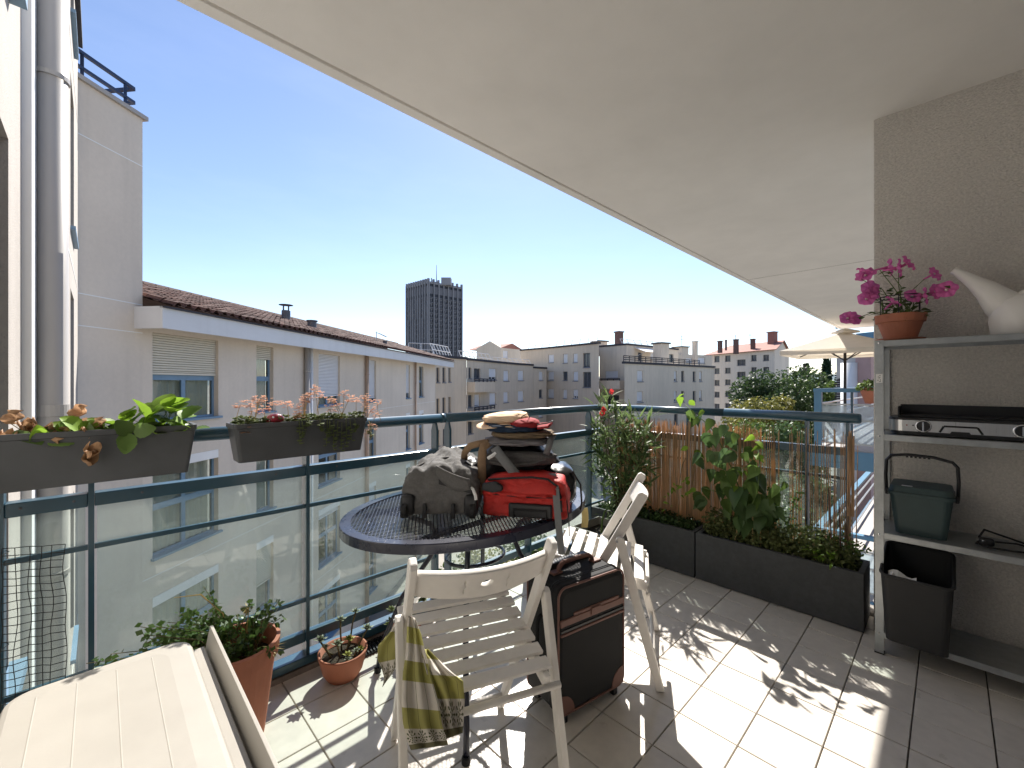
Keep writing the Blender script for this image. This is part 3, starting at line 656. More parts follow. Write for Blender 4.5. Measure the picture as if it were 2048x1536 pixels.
mat('brick_dark', (0.14, 0.085, 0.075), 0.9, var=0.35, scale=3, stretch=(1, 1, 6)); mat('brick_red', (0.27, 0.13, 0.11), 0.9, var=0.2, scale=3, stretch=(1, 1, 6))
stack('chimney', 'dark brick chimney on the flat roof of the corner block', 1238, 56, 665, 690, 15, 'brick_dark')
stack('stair_tower', 'plain rendered stair tower beside the rooftop terrace awning', 1322, 52, 688, 728, 27, 'render_far_b', True, 'tower', capm='dark_edge')
stack('roof_block', 'low rendered lift housing left of the brick chimney', 1199, 58, 684, 700, 27, 'render_far_b', True, 'roof block', capm='dark_edge')
stack('round_stack', 'tall slim pale chimney before the grey rear block', 1390, 66, 684, 760, 9.5, 'render_far_b')
building('rear_block', 'plain grey rear block between terrace building and red roofed house', [(1354, 72), (1424, 76)], 6.3, [[(1372, 1384, 716, 726, S_), (1396, 1410, 715, 727, S_)]], 10, m='render_far_b', edge=False)
stack('roof_block', 'small grey roof box above the rear block', 1362, 74, 695, 706, 25, 'render_far_b', True, 'roof block', capm='dark_edge')
p = at(1363.5, 74, zat(694, 74)); t = thing('antenna', 'tall thin aerial standing on the small grey roof box', 'antenna', p)
MB().tube([p, p + V(0, 0, 2.0)], 0.05, 5).build('mast', 'galv', t)
q = MB(); e = (at(1380, 74) - at(1363, 74)).normalized()
for z, w_ in ((1.9, 0.7), (1.3, 0.5)): q.tube([p + V(0, 0, z) - e * w_, p + V(0, 0, z) + e * w_], 0.035, 4)
q.build('boom', 'galv', t)
# house behind the balcony block
g7, p7 = building('gabled_house', 'pale grey gabled house peeping over the courtyard roofs', [(953, 92), (1002, 90), (1046, 96)], zat(697, 92), [[], [(1006, 1016, 701, 716, S_)]], 12, m='render_far_b', edge=False)
za, zb = zat(697, 92), zat(683, 92); f7 = Face(p7[0], p7[1]); f8 = Face(p7[1], p7[2])
q = MB(); q.extr([V(p7[0].x, p7[0].y, za), V(p7[1].x, p7[1].y, za), V(*((p7[0] * .45 + p7[1] * .55)), zb)], (f7.n.x * -10, f7.n.y * -10, 0)); q.build('gable', 'render_far_b', g7)
q = MB(); q.extr([V(p7[1].x, p7[1].y, za), V(p7[2].x, p7[2].y, za), V(*((p7[1] * .5 + p7[2] * .5)), zb - 0.3)], (f8.n.x * -10, f8.n.y * -10, 0)); q.build('gable', 'roof_red', g7)
# red roofed house at the right
cream, p6 = building('red_roofed_house', 'cream five storey house with red tiled roof and chimneys', [(1419, 94.7), (1549, 80), (1578, 92)], 7.75,
    [[(x0, x1, y + dy, y + dy + h, k) for (y, h) in ((712, 12), (736.5, 11), (760, 11), (783.5, 11), (807.5, 10.5)) for (x0, x1, dy, k) in ((1428.5, 1439, 0, D_), (1450, 1461, -1, D_), (1474, 1491, 7, D_), (1502, 1513, -2, D_), (1526, 1538, -2.5, D_))]], 8, m='render_cream', edge=False, dep=0.3)
ff = Face(p6[0], p6[1]); gdir = (p6[2] - p6[1]); dl = gdir.length; inn = V(gdir.x, gdir.y, 0)
A0, A1 = V(p6[0].x, p6[0].y, 7.75), V(p6[1].x, p6[1].y, 7.75); ZR = 10.0; ed = (A1 - A0).normalized(); gn = inn.normalized()
q = MB(); ov = ed * 0.5; q.add([A0 - ov * 3 - gn * 0.6 + V(0, 0, -.1), A1 + ov - gn * 0.6 + V(0, 0, -.1), A1 + ov + inn * 0.5 + V(0, 0, ZR - 7.75), A0 + ov * 6 + inn * 0.5 + V(0, 0, ZR - 7.75), A1 + ov + inn * 1.05 + V(0, 0, -.1), A0 - ov * 3 + inn * 1.05 + V(0, 0, -.1)], [(0, 1, 2, 3), (3, 2, 4, 5), (0, 3, 5)])
q.build('roof', 'roof_red', cream, solid=0.12)
q = MB(); q.extr([A1 + V(0, 0, 0), A1 + inn, A1 + inn * 0.5 + V(0, 0, ZR - 7.75 - .1)], -ed * 0.2); q.build('gable', 'render_cream', cream)
for (px, yt, yb, w_, lab) in ((1440, 683, 698, 8, 'squat dark chimney at the left end of the red roof'), (1452, 681, 693, 3.5, 'slim dark pipe chimney beside the leftmost squat one'), (1472, 680, 700, 9, 'dark chimney standing mid slope on the red roof'), (1506, 679, 693, 8, 'dark chimney right of centre on the red roof'), (1545, 665, 692, 16, 'broad tall red brick chimney at the gable end')):
    stack('chimney', lab, px, 86, yt, yb, w_, 'brick_red' if w_ > 12 else 'brick_dark', True, group='chimneys on the red roof')
for px, yt, lab in ((1471, 670, 'thin aerial above the mid slope chimney'), (1500, 668, 'thin aerial left of the broad brick chimney')):
    p = at(px, 86, zat(690, 86)); t = thing('antenna', lab, 'antenna', p); zt = zat(yt, 86) - p.z
    MB().tube([p, p + V(0, 0, zt)], 0.05, 5).build('mast', 'galv', t)
    MB().tube([p + V(0, 0, zt * .9) - e * .5, p + V(0, 0, zt * .9) + e * .5], 0.04, 4).build('boom', 'galv', t)
# roof guardrails
guardrail('leaning metal guardrail on the roof before the office tower', at(870, 37.5).xy, at(905, 41).xy, 3.7, 1.1, 0.5, 6)
guardrail('long low guardrail along the ridge end left of the tower base', at(818, 38).xy, at(866, 39).xy, 3.75, 1.15, 0.1, 2)
guardrail('metal guardrail over the balcony block', at(925, 43).xy, at(985, 48).xy, 3.6, 1.0, 0.5, 7)
guardrail('metal guardrail over the low courtyard block', at(990, 49).xy, at(1064, 55).xy, 3.55, 0.8, 0.5, 8)
guardrail('metal guardrail on the stepped block roof', at(1056, 61).xy, at(1192, 53).xy, 6.15, 0.95, 0.35, 9)
guardrail('metal guardrail right of the brick chimney on the corner block', at(1246, 54).xy, at(1345, 60).xy, 6.15, 0.85, 0.5, 8)
# balconies on facades
def balcony(bld, label, A, B, ztop, zbot, out, railm='dark_edge', slabm='render_far'):
    fc = Face(A, B); t = thing('facade_balcony', label, 'balcony', fc.pt(0, zbot), 0, 'balconies on far facades')
    q = MB(); fbox(q, fc, 0, fc.L, zbot - 0.9, zbot + 0.1, -out, -0.01); q.build('parapet', slabm, t)
    for z in (ztop, (ztop + zbot) / 2 + .05):
        q = MB(); fbox(q, fc, 0, fc.L, z - 0.1, z, -out, -out + 0.08); q.build('rail', railm, t)
    for i in range(6):
        a = (fc.L - 0.08) * i / 5; q = MB(); fbox(q, fc, a, a + 0.08, zbot + 0.1, ztop - 0.1, -out, -out + 0.08); q.build('post', railm, t)
fb = Face(p1b[0], p1b[1])
balcony(b1b, 'upper dark railed balcony on the beige balcony block', p1b[0], p1b[1], zat(757, 42), zat(766, 42), 0.9)
balcony(b1b, 'lower dark railed balcony on the beige balcony block', p1b[0], p1b[1], zat(812, 42), zat(822, 42), 0.9)
balcony(b3, 'balcony with pale parapet on the corner block', at(1190, 54.5).xy, at(1249, 51.2).xy, zat(757, 53), zat(763, 53), 1.0, slabm='render_far_b')

# office tower
TY = 260.0
tw = thing('office_tower', 'dark slab office tower with vertical fins and rooftop mast', 'tower', at(856, TY, GZ))
mat('tower_fin', (0.24, 0.245, 0.265), 0.7, var=0.1, scale=0.2); mat('tower_dark', (0.03, 0.034, 0.046), 0.35, var=0.3, scale=0.2); mat('tower_panel', (0.15, 0.155, 0.175), 0.7, var=0.15, scale=0.15)
ta, tb_, tc_ = at(814, TY * 1.057).xy, at(857, TY).xy, at(923, TY * 1.063).xy; ztp = zat(566, TY)
bk = tc_ + (ta - tb_)
MB().prism([ta, tb_, tc_, bk], GZ, ztp).build('core', 'tower_dark', tw)
fl_, fr_ = Face(ta, tb_), Face(tb_, tc_)
for fc, nb in ((fl_, 9), (fr_, 7)):
    bw = fc.L / nb
    for i in range(nb + 1):
        q = MB(); fbox(q, fc, i * bw - 0.28, i * bw + 0.28, GZ, ztp + 1.2, -1.0, 0.1); q.build('fin', 'tower_fin', tw)
        q = MB(); fbox(q, fc, i * bw - 0.5, i * bw + 0.5, ztp + 1.2, ztp + 2.8, -0.7, 0.6); q.build('roof_stub', 'tower_fin', tw)
    q = MB(); fbox(q, fc, 0, fc.L, ztp - 0.2, ztp + 1.1, -0.5, 0.2); q.build('crown', 'tower_fin', tw)
    z = ztp - 8.5; 
    q = MB(); fbox(q, fc, 0, fc.L, ztp - 6.3, ztp - 1.8, -0.25, 0.05); q.build('top_panel', 'tower_panel', tw)
    while z > GZ:
        q = MB(); fbox(q, fc, 0, fc.L, z - 0.25, z + 0.25, -0.4, 0.05); q.build('floor_band', 'tower_panel', tw)
        q = MB()
        for i in range(nb):
            s_ = (i + .5) * bw
            if fc is fr_:
                fbox(q, fc, s_ - 0.18, s_ + 0.18, z - 2.4, z - 0.9, -0.3, 0.0); fbox(q, fc, s_ - 0.9, s_ + 0.9, z - 1.0, z - 0.7, -0.35, 0.0)
            elif (i * 7 + int(z)) % 3: fbox(q, fc, s_ - bw * .3, s_ + bw * .3, z - 3.0, z - 0.3, -0.2, 0.0)
        q.build('window_mullions', 'tower_fin' if fc is fr_ else 'tower_panel', tw, kind='stuff'); z -= 3.15
tc0 = (ta + tc_) / 2
q = MB(); q.box((tc0.x, tc0.y, ztp + 1.8), (7, 7, 3.6), Matrix.Rotation(0.6, 3, 'Z')); q.build('plant_room', 'tower_fin', tw)
q = MB(); p = at(893, TY + 8, 0); q.box((p.x, p.y, ztp + 2.5), (6, 5, 4.6), Matrix.Rotation(-0.75, 3, 'Z')); q.build('plant_room', 'tower_fin', tw)
p = at(873, TY + 8, ztp); MB().tube([p, p + V(0, 0, zat(530, TY + 8) - ztp)], [0.35, 0.12], 6).build('mast', 'tower_fin', tw)
for px, yy in ((856, 556), (863, 556), (848, 559)):
    p = at(px, TY + 10, ztp); MB().tube([p, p + V(0, 0, zat(yy, TY + 10) - ztp)], 0.35, 5).build('aerial', 'tower_fin', tw)

# ------------------------------------------------------------------ trees
def leafmat(name, c1, trans=0.3, rnd_=0.3, rough=0.5):
    return mat(name, c1, rough, var=0.28, scale=1.3, rnd=rnd_, trans=trans, spec=0.3)
leafmat('leaf_dark', (0.07, 0.115, 0.04)); leafmat('leaf_mid', (0.115, 0.17, 0.042)); leafmat('leaf_yellow', (0.22, 0.21, 0.05)); leafmat('leaf_conifer', (0.03, 0.06, 0.032))
def leafquad(mb, p, size, bias=0.0):
    d = Vector((rnd(-1, 1), rnd(-1, 1), rnd(-1, 0.4))).normalized(); nz_ = Vector((rnd(-1, 1), rnd(-1, 1), rnd(0, 1.2))).normalized()
    x = d.cross(nz_).normalized() * size * 0.36; y = d * size
    mb.add([p, p + y * .5 + x, p + y, p + y * .5 - x], [(0, 1, 2, 3)])
def tree(name, label, px, Y, ztop, rx, rz, n, m, lobes=9, leaf=0.26, conifer=False, group='trees beyond the railing', seed=1, zmin=None):
    random.seed(seed); base = at(px, Y, GZ); t = thing(name, label, 'tree', base, 0, group); zc = ztop - rz
    tr = MB(); top = base + V(rnd(-.3, .3), rnd(-.3, .3), ztop - GZ - (0.1 if conifer else rz * 0.7))
    tr.tube([base + (top - base) * k + V(0.15 * math.sin(k * 5), 0.15 * math.cos(k * 4), 0) * k for k in (0, .25, .5, .75, 1)], [0.28, 0.24, 0.19, 0.13, 0.05], 8)
    cr = MB()
    if conifer:
        nl = 24
        for i in range(nl):
            z = ztop - 0.1 - (2 * rz) * i / nl; r = rx * (i + 0.6) / nl
            for b in range(8):
                a = rnd(0, 2 * PI); e_ = V(math.cos(a) * r, math.sin(a) * r, -0.18 * r); s_ = V(base.x, base.y, z)
                tr.tube([s_, s_ + e_ * .9], [0.03, 0.01], 4)
                for k in range(int(n / nl / 8)):
                    q_ = rnd(0.15, 1); leafquad(cr, s_ + e_ * q_ + V(rnd(-.1, .1), rnd(-.1, .1), rnd(-.2, .1)) * (0.6 + r), leaf)
        for k in range(60): leafquad(cr, V(base.x, base.y, ztop - rnd(0, .9)) + V(rnd(-.08, .08), rnd(-.08, .08), 0), leaf * .7)
    else:
        L = []
        for i in range(lobes):
            a = rnd(0, 2 * PI); h = rnd(-0.75, 0.85); rr = math.sqrt(max(0, 1 - h * h)) * rnd(0.5, 0.8)
            c_ = V(base.x + math.cos(a) * rr * rx, base.y + math.sin(a) * rr * rx, zc + h * rz * .8); L.append((c_, rnd(0.28, 0.48) * min(rx, rz)))
            tr.tube([V(base.x, base.y, zc - rz * .6 + h), (V(base.x, base.y, zc - rz * .3) + c_) / 2, c_], [0.11, 0.07, 0.03], 5)
        for k in range(n):
            c_, r = random.choice(L); d = Vector((random.gauss(0, 1), random.gauss(0, 1), random.gauss(0, 1))).normalized()
            rr = r * (0.55 + 0.55 * random.random() ** 0.6) * (1 + 0.3 * noise.noise(c_ + d * 2.0)); p = c_ + d * rr
            leafquad(cr, p, leaf * rnd(.7, 1.3))
    tr.build('trunk', 'bark', t); cr.build('crown', m, t); return t
tree('broadleaf_tree', 'broad tree with yellowish outer leaves left in the tree group', 1520, 33, 1.9, 2.7, 3.6, 9000, 'leaf_yellow', 14, 0.24, seed=11)
tree('broadleaf_tree', 'dark full crowned tree in front of the cream house corner', 1556, 36, 2.8, 3.7, 4.6, 19000, 'leaf_dark', 16, 0.25, seed=12)
tree('broadleaf_tree', 'mid green tree behind the neighbouring terrace rail', 1632, 40, 2.7, 3.9, 4.9, 18000, 'leaf_mid', 14, 0.26, seed=13)
tree('conifer_tree', 'pointed dark conifer left of the neighbouring parasol pole', 1612, 46, 3.4, 1.9, 4.0, 7000, 'leaf_conifer', leaf=0.3, conifer=True, seed=14)
tree('conifer_tree', 'tallest pointed conifer just left of the parasol pole', 1652, 46, 4.1, 2.0, 4.5, 8000, 'leaf_conifer', leaf=0.3, conifer=True, seed=15)
tree('broadleaf_tree', 'low dark tree showing under the handrail above the reeds', 1545, 24, -0.9, 2.4, 2.6, 7000, 'leaf_dark', 12, 0.2, seed=16)
tree('broadleaf_tree', 'pale green low tree under the handrail beside the neighbouring balcony', 1500, 27, -1.2, 2.0, 2.4, 5000, 'leaf_mid', 10, 0.2, seed=17)
tree('broadleaf_tree', 'courtyard tree seen through the reeds low at right', 1590, 20, -3.0, 2.2, 2.6, 6000, 'leaf_mid', 12, 0.2, seed=18)
def bush(label, px, Y, z0, r, n, m, seed):
    random.seed(seed); b_ = at(px, Y, z0); t = thing('shrub', label, 'shrub', b_, 0, 'shrubs in the courtyard'); c = MB(); s = MB()
    for i in range(9):
        a = rnd(0, 2 * PI); d = V(math.cos(a) * r * rnd(.2, .8), math.sin(a) * r * rnd(.2, .8), r * rnd(.6, 1.3)); s.tube([b_, b_ + d], [0.03, 0.01], 4)
        for k in range(n // 9): leafquad(c, b_ + d * rnd(.5, 1.05) + V(random.gauss(0, .2), random.gauss(0, .2), random.gauss(0, .2)) * r, 0.2)
    s.build('stem', 'bark', t); c.build('foliage', m, t)
for i, (px, Y, r, m_, lab) in enumerate(((905, 19.5, 1.3, 'leaf_mid', 'leafy courtyard shrub seen through the glass left of the near chair back'), (960, 21, 1.6, 'leaf_yellow', 'sunlit yellow green courtyard shrub under the table'), (1010, 20, 1.3, 'leaf_mid', 'courtyard shrub seen below the table edge at right'), (865, 17, 1.2, 'leaf_dark', 'dark courtyard shrub beside the wing foot'), (1060, 23, 1.8, 'leaf_mid', 'tall courtyard shrub behind the railing corner'))):
    bush(lab, px, Y, GZ, r, 1600, m_, 40 + i)
for i, (px, Y, r, m_, lab) in enumerate(((1290, 15, 2.2, 'leaf_mid', 'green shrub below the reed screen at left'), (1450, 14, 2.4, 'leaf_yellow', 'sunlit shrub below the reed screen at centre'))):
    bush(lab, px, Y, GZ, r, 2600, m_, 60 + i)
random.seed(21)
# ------------------------------------------------------------------ neighbouring balconies at the right
NU, NV = 10.3, 1.83
mat('pink_wall', (0.45, 0.30, 0.28), 0.9, var=0.05, scale=2, var2=0.06, scale2=0.4); mat('nb_grey', (0.42, 0.40, 0.38), 0.9, var=0.05, scale=2)
mat('blue_beam', (0.10, 0.22, 0.33), 0.5, var=0.08, scale=3)
for lev, lab in ((0, 'neighbouring balcony with blue rail and frosted glass at the same height'), (-1, 'neighbouring balcony one storey down seen through the reeds'), (-2, 'neighbouring balcony two storeys down seen through the reeds')):
    z0 = -2.75 * lev * -1 - 0.05
    t = thing('neighbour_balcony', lab, 'balcony', (NU, NV, z0 - 0.25), 0, 'neighbouring balconies')
    MB().bb((NU - 0.05, -2.2, z0 - 0.25), (NU + 9, NV + 0.05, z0)).build('slab', 'nb_grey', t)
    MB().bb((NU - 0.11, -2.2, z0 - 0.36), (NU - 0.055, NV + 0.11, z0 - 0.02)).build('edge_beam', 'blue_beam', t)
    MB().bb((NU - 0.05, NV + 0.055, z0 - 0.36), (NU + 9, NV + 0.11, z0 - 0.02)).build('edge_beam', 'blue_beam', t)
    MB().bb((NU - 0.07, NV - 0.06, z0), (NU + 0.05, NV + 0.06, z0 + 1.1)).build('post', 'blue_beam', t)
    MB().bb((NU - 0.08, -2.2, z0 + 1.101), (NU + 0.06, NV + 0.07, z0 + 1.17)).build('rail', 'blue_beam', t)
    MB().bb((NU + 0.061, NV - 0.06, z0 + 1.102), (NU + 9, NV + 0.07, z0 + 1.169)).build('rail', 'blue_beam', t)
    for zz in (0.85, 0.55, 0.10):
        MB().bb((NU - 0.02, -2.2, z0 + zz), (NU + 0.02, NV - 0.06, z0 + zz + 0.03)).build('rail', 'galv', t)
        MB().bb((NU + 0.06, NV - 0.02, z0 + zz), (NU + 9, NV + 0.02, z0 + zz + 0.03)).build('rail', 'galv', t)
    for k in range(4):
        MB().bb((NU - 0.025, NV - 0.55 - k * 0.8, z0), (NU + 0.025, NV - 0.51 - k * 0.8, z0 + 1.1)).build('post', 'rail_blue', t)
        MB().bb((NU - 0.012, NV - 0.5 - k * 0.8, z0 + 0.13), (NU - 0.006, NV + 0.24 - k * 0.8 - (0.3 if k == 0 else 0), z0 + 0.84)).build('glass_panel', 'glass_frost', t)
    MB().bb((NU + 1.6, -2.2, z0), (NU + 9, -0.2, z0 + 2.5)).build('rear_wall', 'pink_wall', t)

# parasol on the neighbouring balcony
pb = at(1690, 9.3, 0.0); pt_ = thing('parasol', 'open cream square parasol on the neighbouring balcony', 'parasol', pb, 0.03)
mat('canvas', (0.84, 0.79, 0.70), 0.85, var=0.03, scale=6, trans=0.5); mat('dark_pole', (0.03, 0.028, 0.027), 0.5)
MB().tube([(0, 0, -0.05), (0, 0, 2.28)], 0.028, 10).build('pole', 'dark_pole', pt_, world=False, smooth=True)
MB().lathe([(0.22, -0.05), (0.22, 0.02), (0.05, 0.06), (0.05, 0.2), (0.03, 0.2)], 16).build('base', 'dark_pole', pt_, world=False)
hs_ = 1.02; zt_, ze_ = 2.36, 1.93
cv = MB(); n_ = 10
for k in range(4):
    a, b = k * PI / 2 + PI / 4, (k + 1) * PI / 2 + PI / 4; A = V(math.cos(a), math.sin(a), 0) * hs_ * 1.414; B_ = V(math.cos(b), math.sin(b), 0) * hs_ * 1.414
    def cf(i, j, A=A, B_=B_):
        p = (A + (B_ - A) * i) * j; sag = 0.05 * math.sin(PI * i) * j
        return (p.x, p.y, zt_ + (ze_ - zt_) * (j ** 0.9) - sag)
    cv.grid(cf, n_, n_)
    cv.add([V(A.x, A.y, ze_), V(B_.x, B_.y, ze_), V(B_.x, B_.y, ze_ - 0.10), V(A.x, A.y, ze_ - 0.10)], [(0, 1, 2, 3)])
cv.build('canopy', 'canvas', pt_, world=False, solid=0.004)
MB().lathe([(0.26, 2.32), (0.25, 2.36), (0.05, 2.42), (0.0, 2.43)], 4).build('vent', 'canvas', pt_, world=False)
for k in range(4):
    a = k * PI / 2 + PI / 4; E_ = V(math.cos(a), math.sin(a), 0) * hs_ * 1.38
    MB().tube([(0, 0, 2.22), (E_.x, E_.y, ze_ - 0.04)], 0.014, 5).build('rib', 'dark_pole', pt_, world=False)
    MB().tube([(0, 0, 1.72), (E_.x * .5, E_.y * .5, 2.10)], 0.012, 5).build('strut', 'dark_pole', pt_, world=False)
# planter, pot and furniture on it
p_ = V(NU - 0.02, NV - 0.85, 1.118); t = thing('rail_flower_bowl', 'terracotta bowl with low grey green plant on the neighbouring blue rail', 'plant pot', p_)
MB().lathe([(0.10, -0.28), (0.17, -0.06), (0.18, 0.0), (0.165, 0.0), (0.15, -0.03)], 20, p_ + V(-.26, 0, 0.02)).build('bowl', 'terracotta', t, smooth=True)
q = MB()
for i in range(420):
    d = Vector((random.gauss(0, 1), random.gauss(0, 1), abs(random.gauss(0, 1)))).normalized(); leafquad(q, p_ + V(-.26, 0, 0) + V(d.x * .2, d.y * .2, d.z * .16), 0.06)
q.build('foliage', 'leaf_mid', t)
# wing of the neighbouring building behind the parasol
nw = thing('neighbour_wing', 'grey and pink neighbouring wing behind the parasol', 'building', (19, -3, GZ))
a0 = at(1672, 27).xy; a1 = at(1737, 24).xy; a2 = at(1800, 24).xy
MB().prism([at(1673, 29).xy, at(1732, 27).xy, at(1800, 34).xy, at(1700, 38).xy], 1.6, 3.9).build('upper_volume', 'nb_grey', nw)
MB().prism([at(1690, 27.6).xy, at(1775, 26.0).xy, at(1850, 34).xy, at(1720, 38).xy], 3.905, 4.35).build('roof_slab', 'white_paint', nw)
MB().prism([at(1703, 28).xy, at(1742, 26.5).xy, at(1800, 32).xy, at(1720, 36).xy], GZ, 2.95).build('pink_wall', 'pink_wall', nw)
MB().prism([at(1673.5, 30).xy, at(1703, 29).xy, at(1760, 35).xy, at(1700, 38).xy], GZ, 1.6).build('wall', 'nb_grey', nw)
pc = at(1700, 28.0, 0); MB().lathe([(0.5, GZ), (0.5, 2.6)], 20, pc).build('column', 'white_paint', nw, smooth=True)
lv = at(1683, 29.2, 0)
for k in range(12): MB().box((lv.x, lv.y, 0.2 + k * 0.16), (0.9, 0.08, 0.10), Matrix.Rotation(-YAW, 3, 'Z')).build('louvre', 'dark_edge', nw)
for (px, Y, za_, zb_) in ((1673, 24, 4.3, 6.2),):
    MB().prism([at(1671, 24).xy, at(1690, 23.6).xy, at(1690, 24.2).xy, at(1671, 24.6).xy], 4.4, 7.0).build('window_frame', 'frame_blue_pale', nw)
MB().prism([at(1712, 25.2).xy, at(1760, 24).xy, at(1760, 26).xy, at(1716, 27).xy], 3.6, 4.2).build('blue_awning', 'blue_beam', nw)
mat('brass', (0.45, 0.33, 0.16), 0.35, metal=1.0); mat('black_gloss', (0.010, 0.010, 0.012), 0.22, var=0.1, coat=0.4)
# ================================================================== railings
random.seed(5)
def flat_rail(t, A, B, z, h, d, name='rail', m='rail_blue', off=0.0, bevel=0.003):
    A = V(*A, z); B = V(*B, z); return MB().bar(A, B, d, h).build(name, m, t, bevel=bevel)
fr = thing('front_railing', 'long dark blue balcony railing with glass panels on the left', 'railing', (0.6, V_RAIL, 0.02))
US = [-0.205, -0.019, 0.634, 1.288, 1.372, 2.009, 2.676]
xe = U_RAIL
MB().tube([(-0.338, V_RAIL, 1.024), (1.33, V_RAIL, 1.024)], 0.025, 20).build('handrail', 'rail_blue', fr, smooth=True)
MB().tube([(1.333, V_RAIL, 1.024), (2.70, V_RAIL, 1.024)] + [(2.70 + 0.22 * math.sin(a), V_RAIL - 0.22 + 0.22 * math.cos(a), 1.024) for a in [R(9 * k) for k in range(1, 11)]], 0.025, 20).build('handrail', 'rail_blue', fr, smooth=True)
MB().tube([(1.32, V_RAIL, 1.024), (1.346, V_RAIL, 1.024)], 0.0258, 20).build('joint_sleeve', 'rail_blue', fr, smooth=True)
for u in US:
    d = 0.05
    MB().box((u, V_RAIL, 0.50), (0.014, d, 0.92)).add([(u - .007, V_RAIL - d / 2, .96), (u + .007, V_RAIL - d / 2, .96), (u + .007, V_RAIL + d / 2, .96), (u - .007, V_RAIL + d / 2, .96), (u - .006, V_RAIL - .012, 1.003), (u + .006, V_RAIL - .012, 1.003), (u + .006, V_RAIL + .012, 1.003), (u - .006, V_RAIL + .012, 1.003)],
        [(0, 1, 5, 4), (1, 2, 6, 5), (2, 3, 7, 6), (3, 0, 4, 7), (4, 5, 6, 7)]).build('post', 'rail_blue', fr)
spans = list(zip(US[:-1], US[1:])); spans.append((2.676, 2.86))
for (a, b) in spans:
    if b - a < 0.12 and a > 1: continue
    a2, b2 = a + 0.0075, b - 0.0075
    for z, h, d in ((0.842, 0.042, 0.046), (0.135, 0.04, 0.03)):
        flat_rail(fr, (a2, V_RAIL), (b2, V_RAIL), z, h, d)
    for z in (0.692, 0.294): MB().bar((a2, V_RAIL - 0.012, z), (b2, V_RAIL - 0.012, z), 0.012, 0.016).build('thin_bar', 'rail_blue', fr)
    MB().bb((a2 + 0.006, V_RAIL + 0.004, 0.16), (b2 - 0.006, V_RAIL + 0.010, 0.818)).build('glass_panel', 'glass_rail', fr)
    for k in (0.18, 0.82):
        MB().lathe([(0.004, 0), (0.004, 0.002), (0.0, 0.003)], 8, (a2 + (b2 - a2) * k, V_RAIL - 0.023, 0.845), Matrix.Rotation(PI / 2, 3, 'X')).build('screw', 'zinc', fr)
flat_rail(fr, (-0.338, V_RAIL - 0.005), (2.86, V_RAIL - 0.005), 0.047, 0.034, 0.062, 'base_rail')
sr = thing('side_railing', 'dark blue side railing with stubby handrail end before the reed screen', 'railing', (U_RAIL, 1.0, 0.02))
MB().tube([(U_RAIL, 1.70, 1.024), (U_RAIL, 1.02, 1.024)], 0.025, 20).build('handrail', 'rail_blue', sr, smooth=True)
MB().tube([(U_RAIL, 1.02, 1.024), (U_RAIL, 0.345, 1.024), (U_RAIL, 0.334, 1.024), (U_RAIL, 0.328, 1.024)], [0.028, 0.028, 0.0265, 0.020], 20).build('handrail', 'rail_blue', sr, smooth=True)
VS = [1.82, 1.255, 0.572, 0.386]
for v in VS:
    MB().box((U_RAIL, v, 0.51), (0.05, 0.014, 0.98)).build('post', 'rail_blue', sr)
for a, b in ((1.82, 1.255), (1.255, 0.572), (0.572, 0.386)):
    a2, b2 = a - .0075, b + .0075
    for z, h, d in ((0.842, 0.042, 0.046), (0.135, 0.04, 0.03)): flat_rail(sr, (U_RAIL, a2), (U_RAIL, b2), z, h, d)
    for z in (0.692, 0.294): MB().bar((U_RAIL + 0.012, a2, z), (U_RAIL + 0.012, b2, z), 0.012, 0.016).build('thin_bar', 'rail_blue', sr)
    MB().bb((U_RAIL + 0.004, b2 + 0.006, 0.16), (U_RAIL + 0.010, a2 - .006, 0.818)).build('glass_panel', 'glass_rail', sr)
flat_rail(sr, (U_RAIL + 0.005, 1.82), (U_RAIL + 0.005, 0.30), 0.047, 0.034, 0.062, 'base_rail')
# black netting tied to the left end of the railing
nt_ = thing('garden_netting', 'black plastic garden netting tied to the left end of the railing', 'netting', (-0.17, 1.9, 0.05))
q = MB(); x0, x1, z0, z1 = -0.20, -0.075, 0.07, 0.74
def npos(i, j): return V(x0 + (x1 - x0) * i + 0.012 * noise.noise(V(j * 5, i * 3, 1)), 1.885 + 0.012 * noise.noise(V(i * 4, j * 6, 3)), z0 + (z1 - z0) * j - 0.02 * i + 0.006 * noise.noise(V(i * 6, j * 9, 5)))
for i in range(6): q.tube([npos(i / 5, j / 30) for j in range(31)], 0.0013, 4)
for j in range(31): q.tube([npos(i / 5, j / 30) for i in range(6)], 0.0013, 4)
q.build('net', 'black_rubber', nt_, kind='stuff')
for z in (0.12, 0.45, 0.72): MB().tube([(-0.205, 1.88, z), (-0.225, 1.915, z + .01), (-0.205, 1.95, z), (-0.19, 1.915, z)], 0.0015, 4, closed=True).build('tie', 'black_rubber', nt_)

# ================================================================== table
TU, TV, TA, TB, TZ = 1.1235, 1.375, 0.547, 0.388, 0.72
tbl = thing('garden_table', 'oval dark navy metal mesh garden table by the railing', 'table', (TU, TV, 0))
def ell(a, k, z, da=0.0): return V(TU + (TA + da) * math.cos(a), TV + (TB + da) * math.sin(a), z)
q = MB(); n = 96
prof = [(-0.038, 0.0), (-0.002, 0.0), (0.0, -0.003), (0.0, -0.032), (-0.004, -0.034), (-0.008, -0.032), (-0.008, -0.006), (-0.038, -0.006)]
vs = []; fs = []
for i in range(n):
    for (da, dz) in prof: vs.append(ell(2 * PI * i / n, 0, TZ + dz, da))
k = len(prof)
for i in range(n):
    for j in range(k): fs.append((i * k + j, ((i + 1) % n) * k + j, ((i + 1) % n) * k + (j + 1) % k, i * k + (j + 1) % k))
q.add(vs, fs).build('rim', 'table_navy', tbl, smooth=False)
q = MB(); A_, B_ = TA - 0.036, TB - 0.036
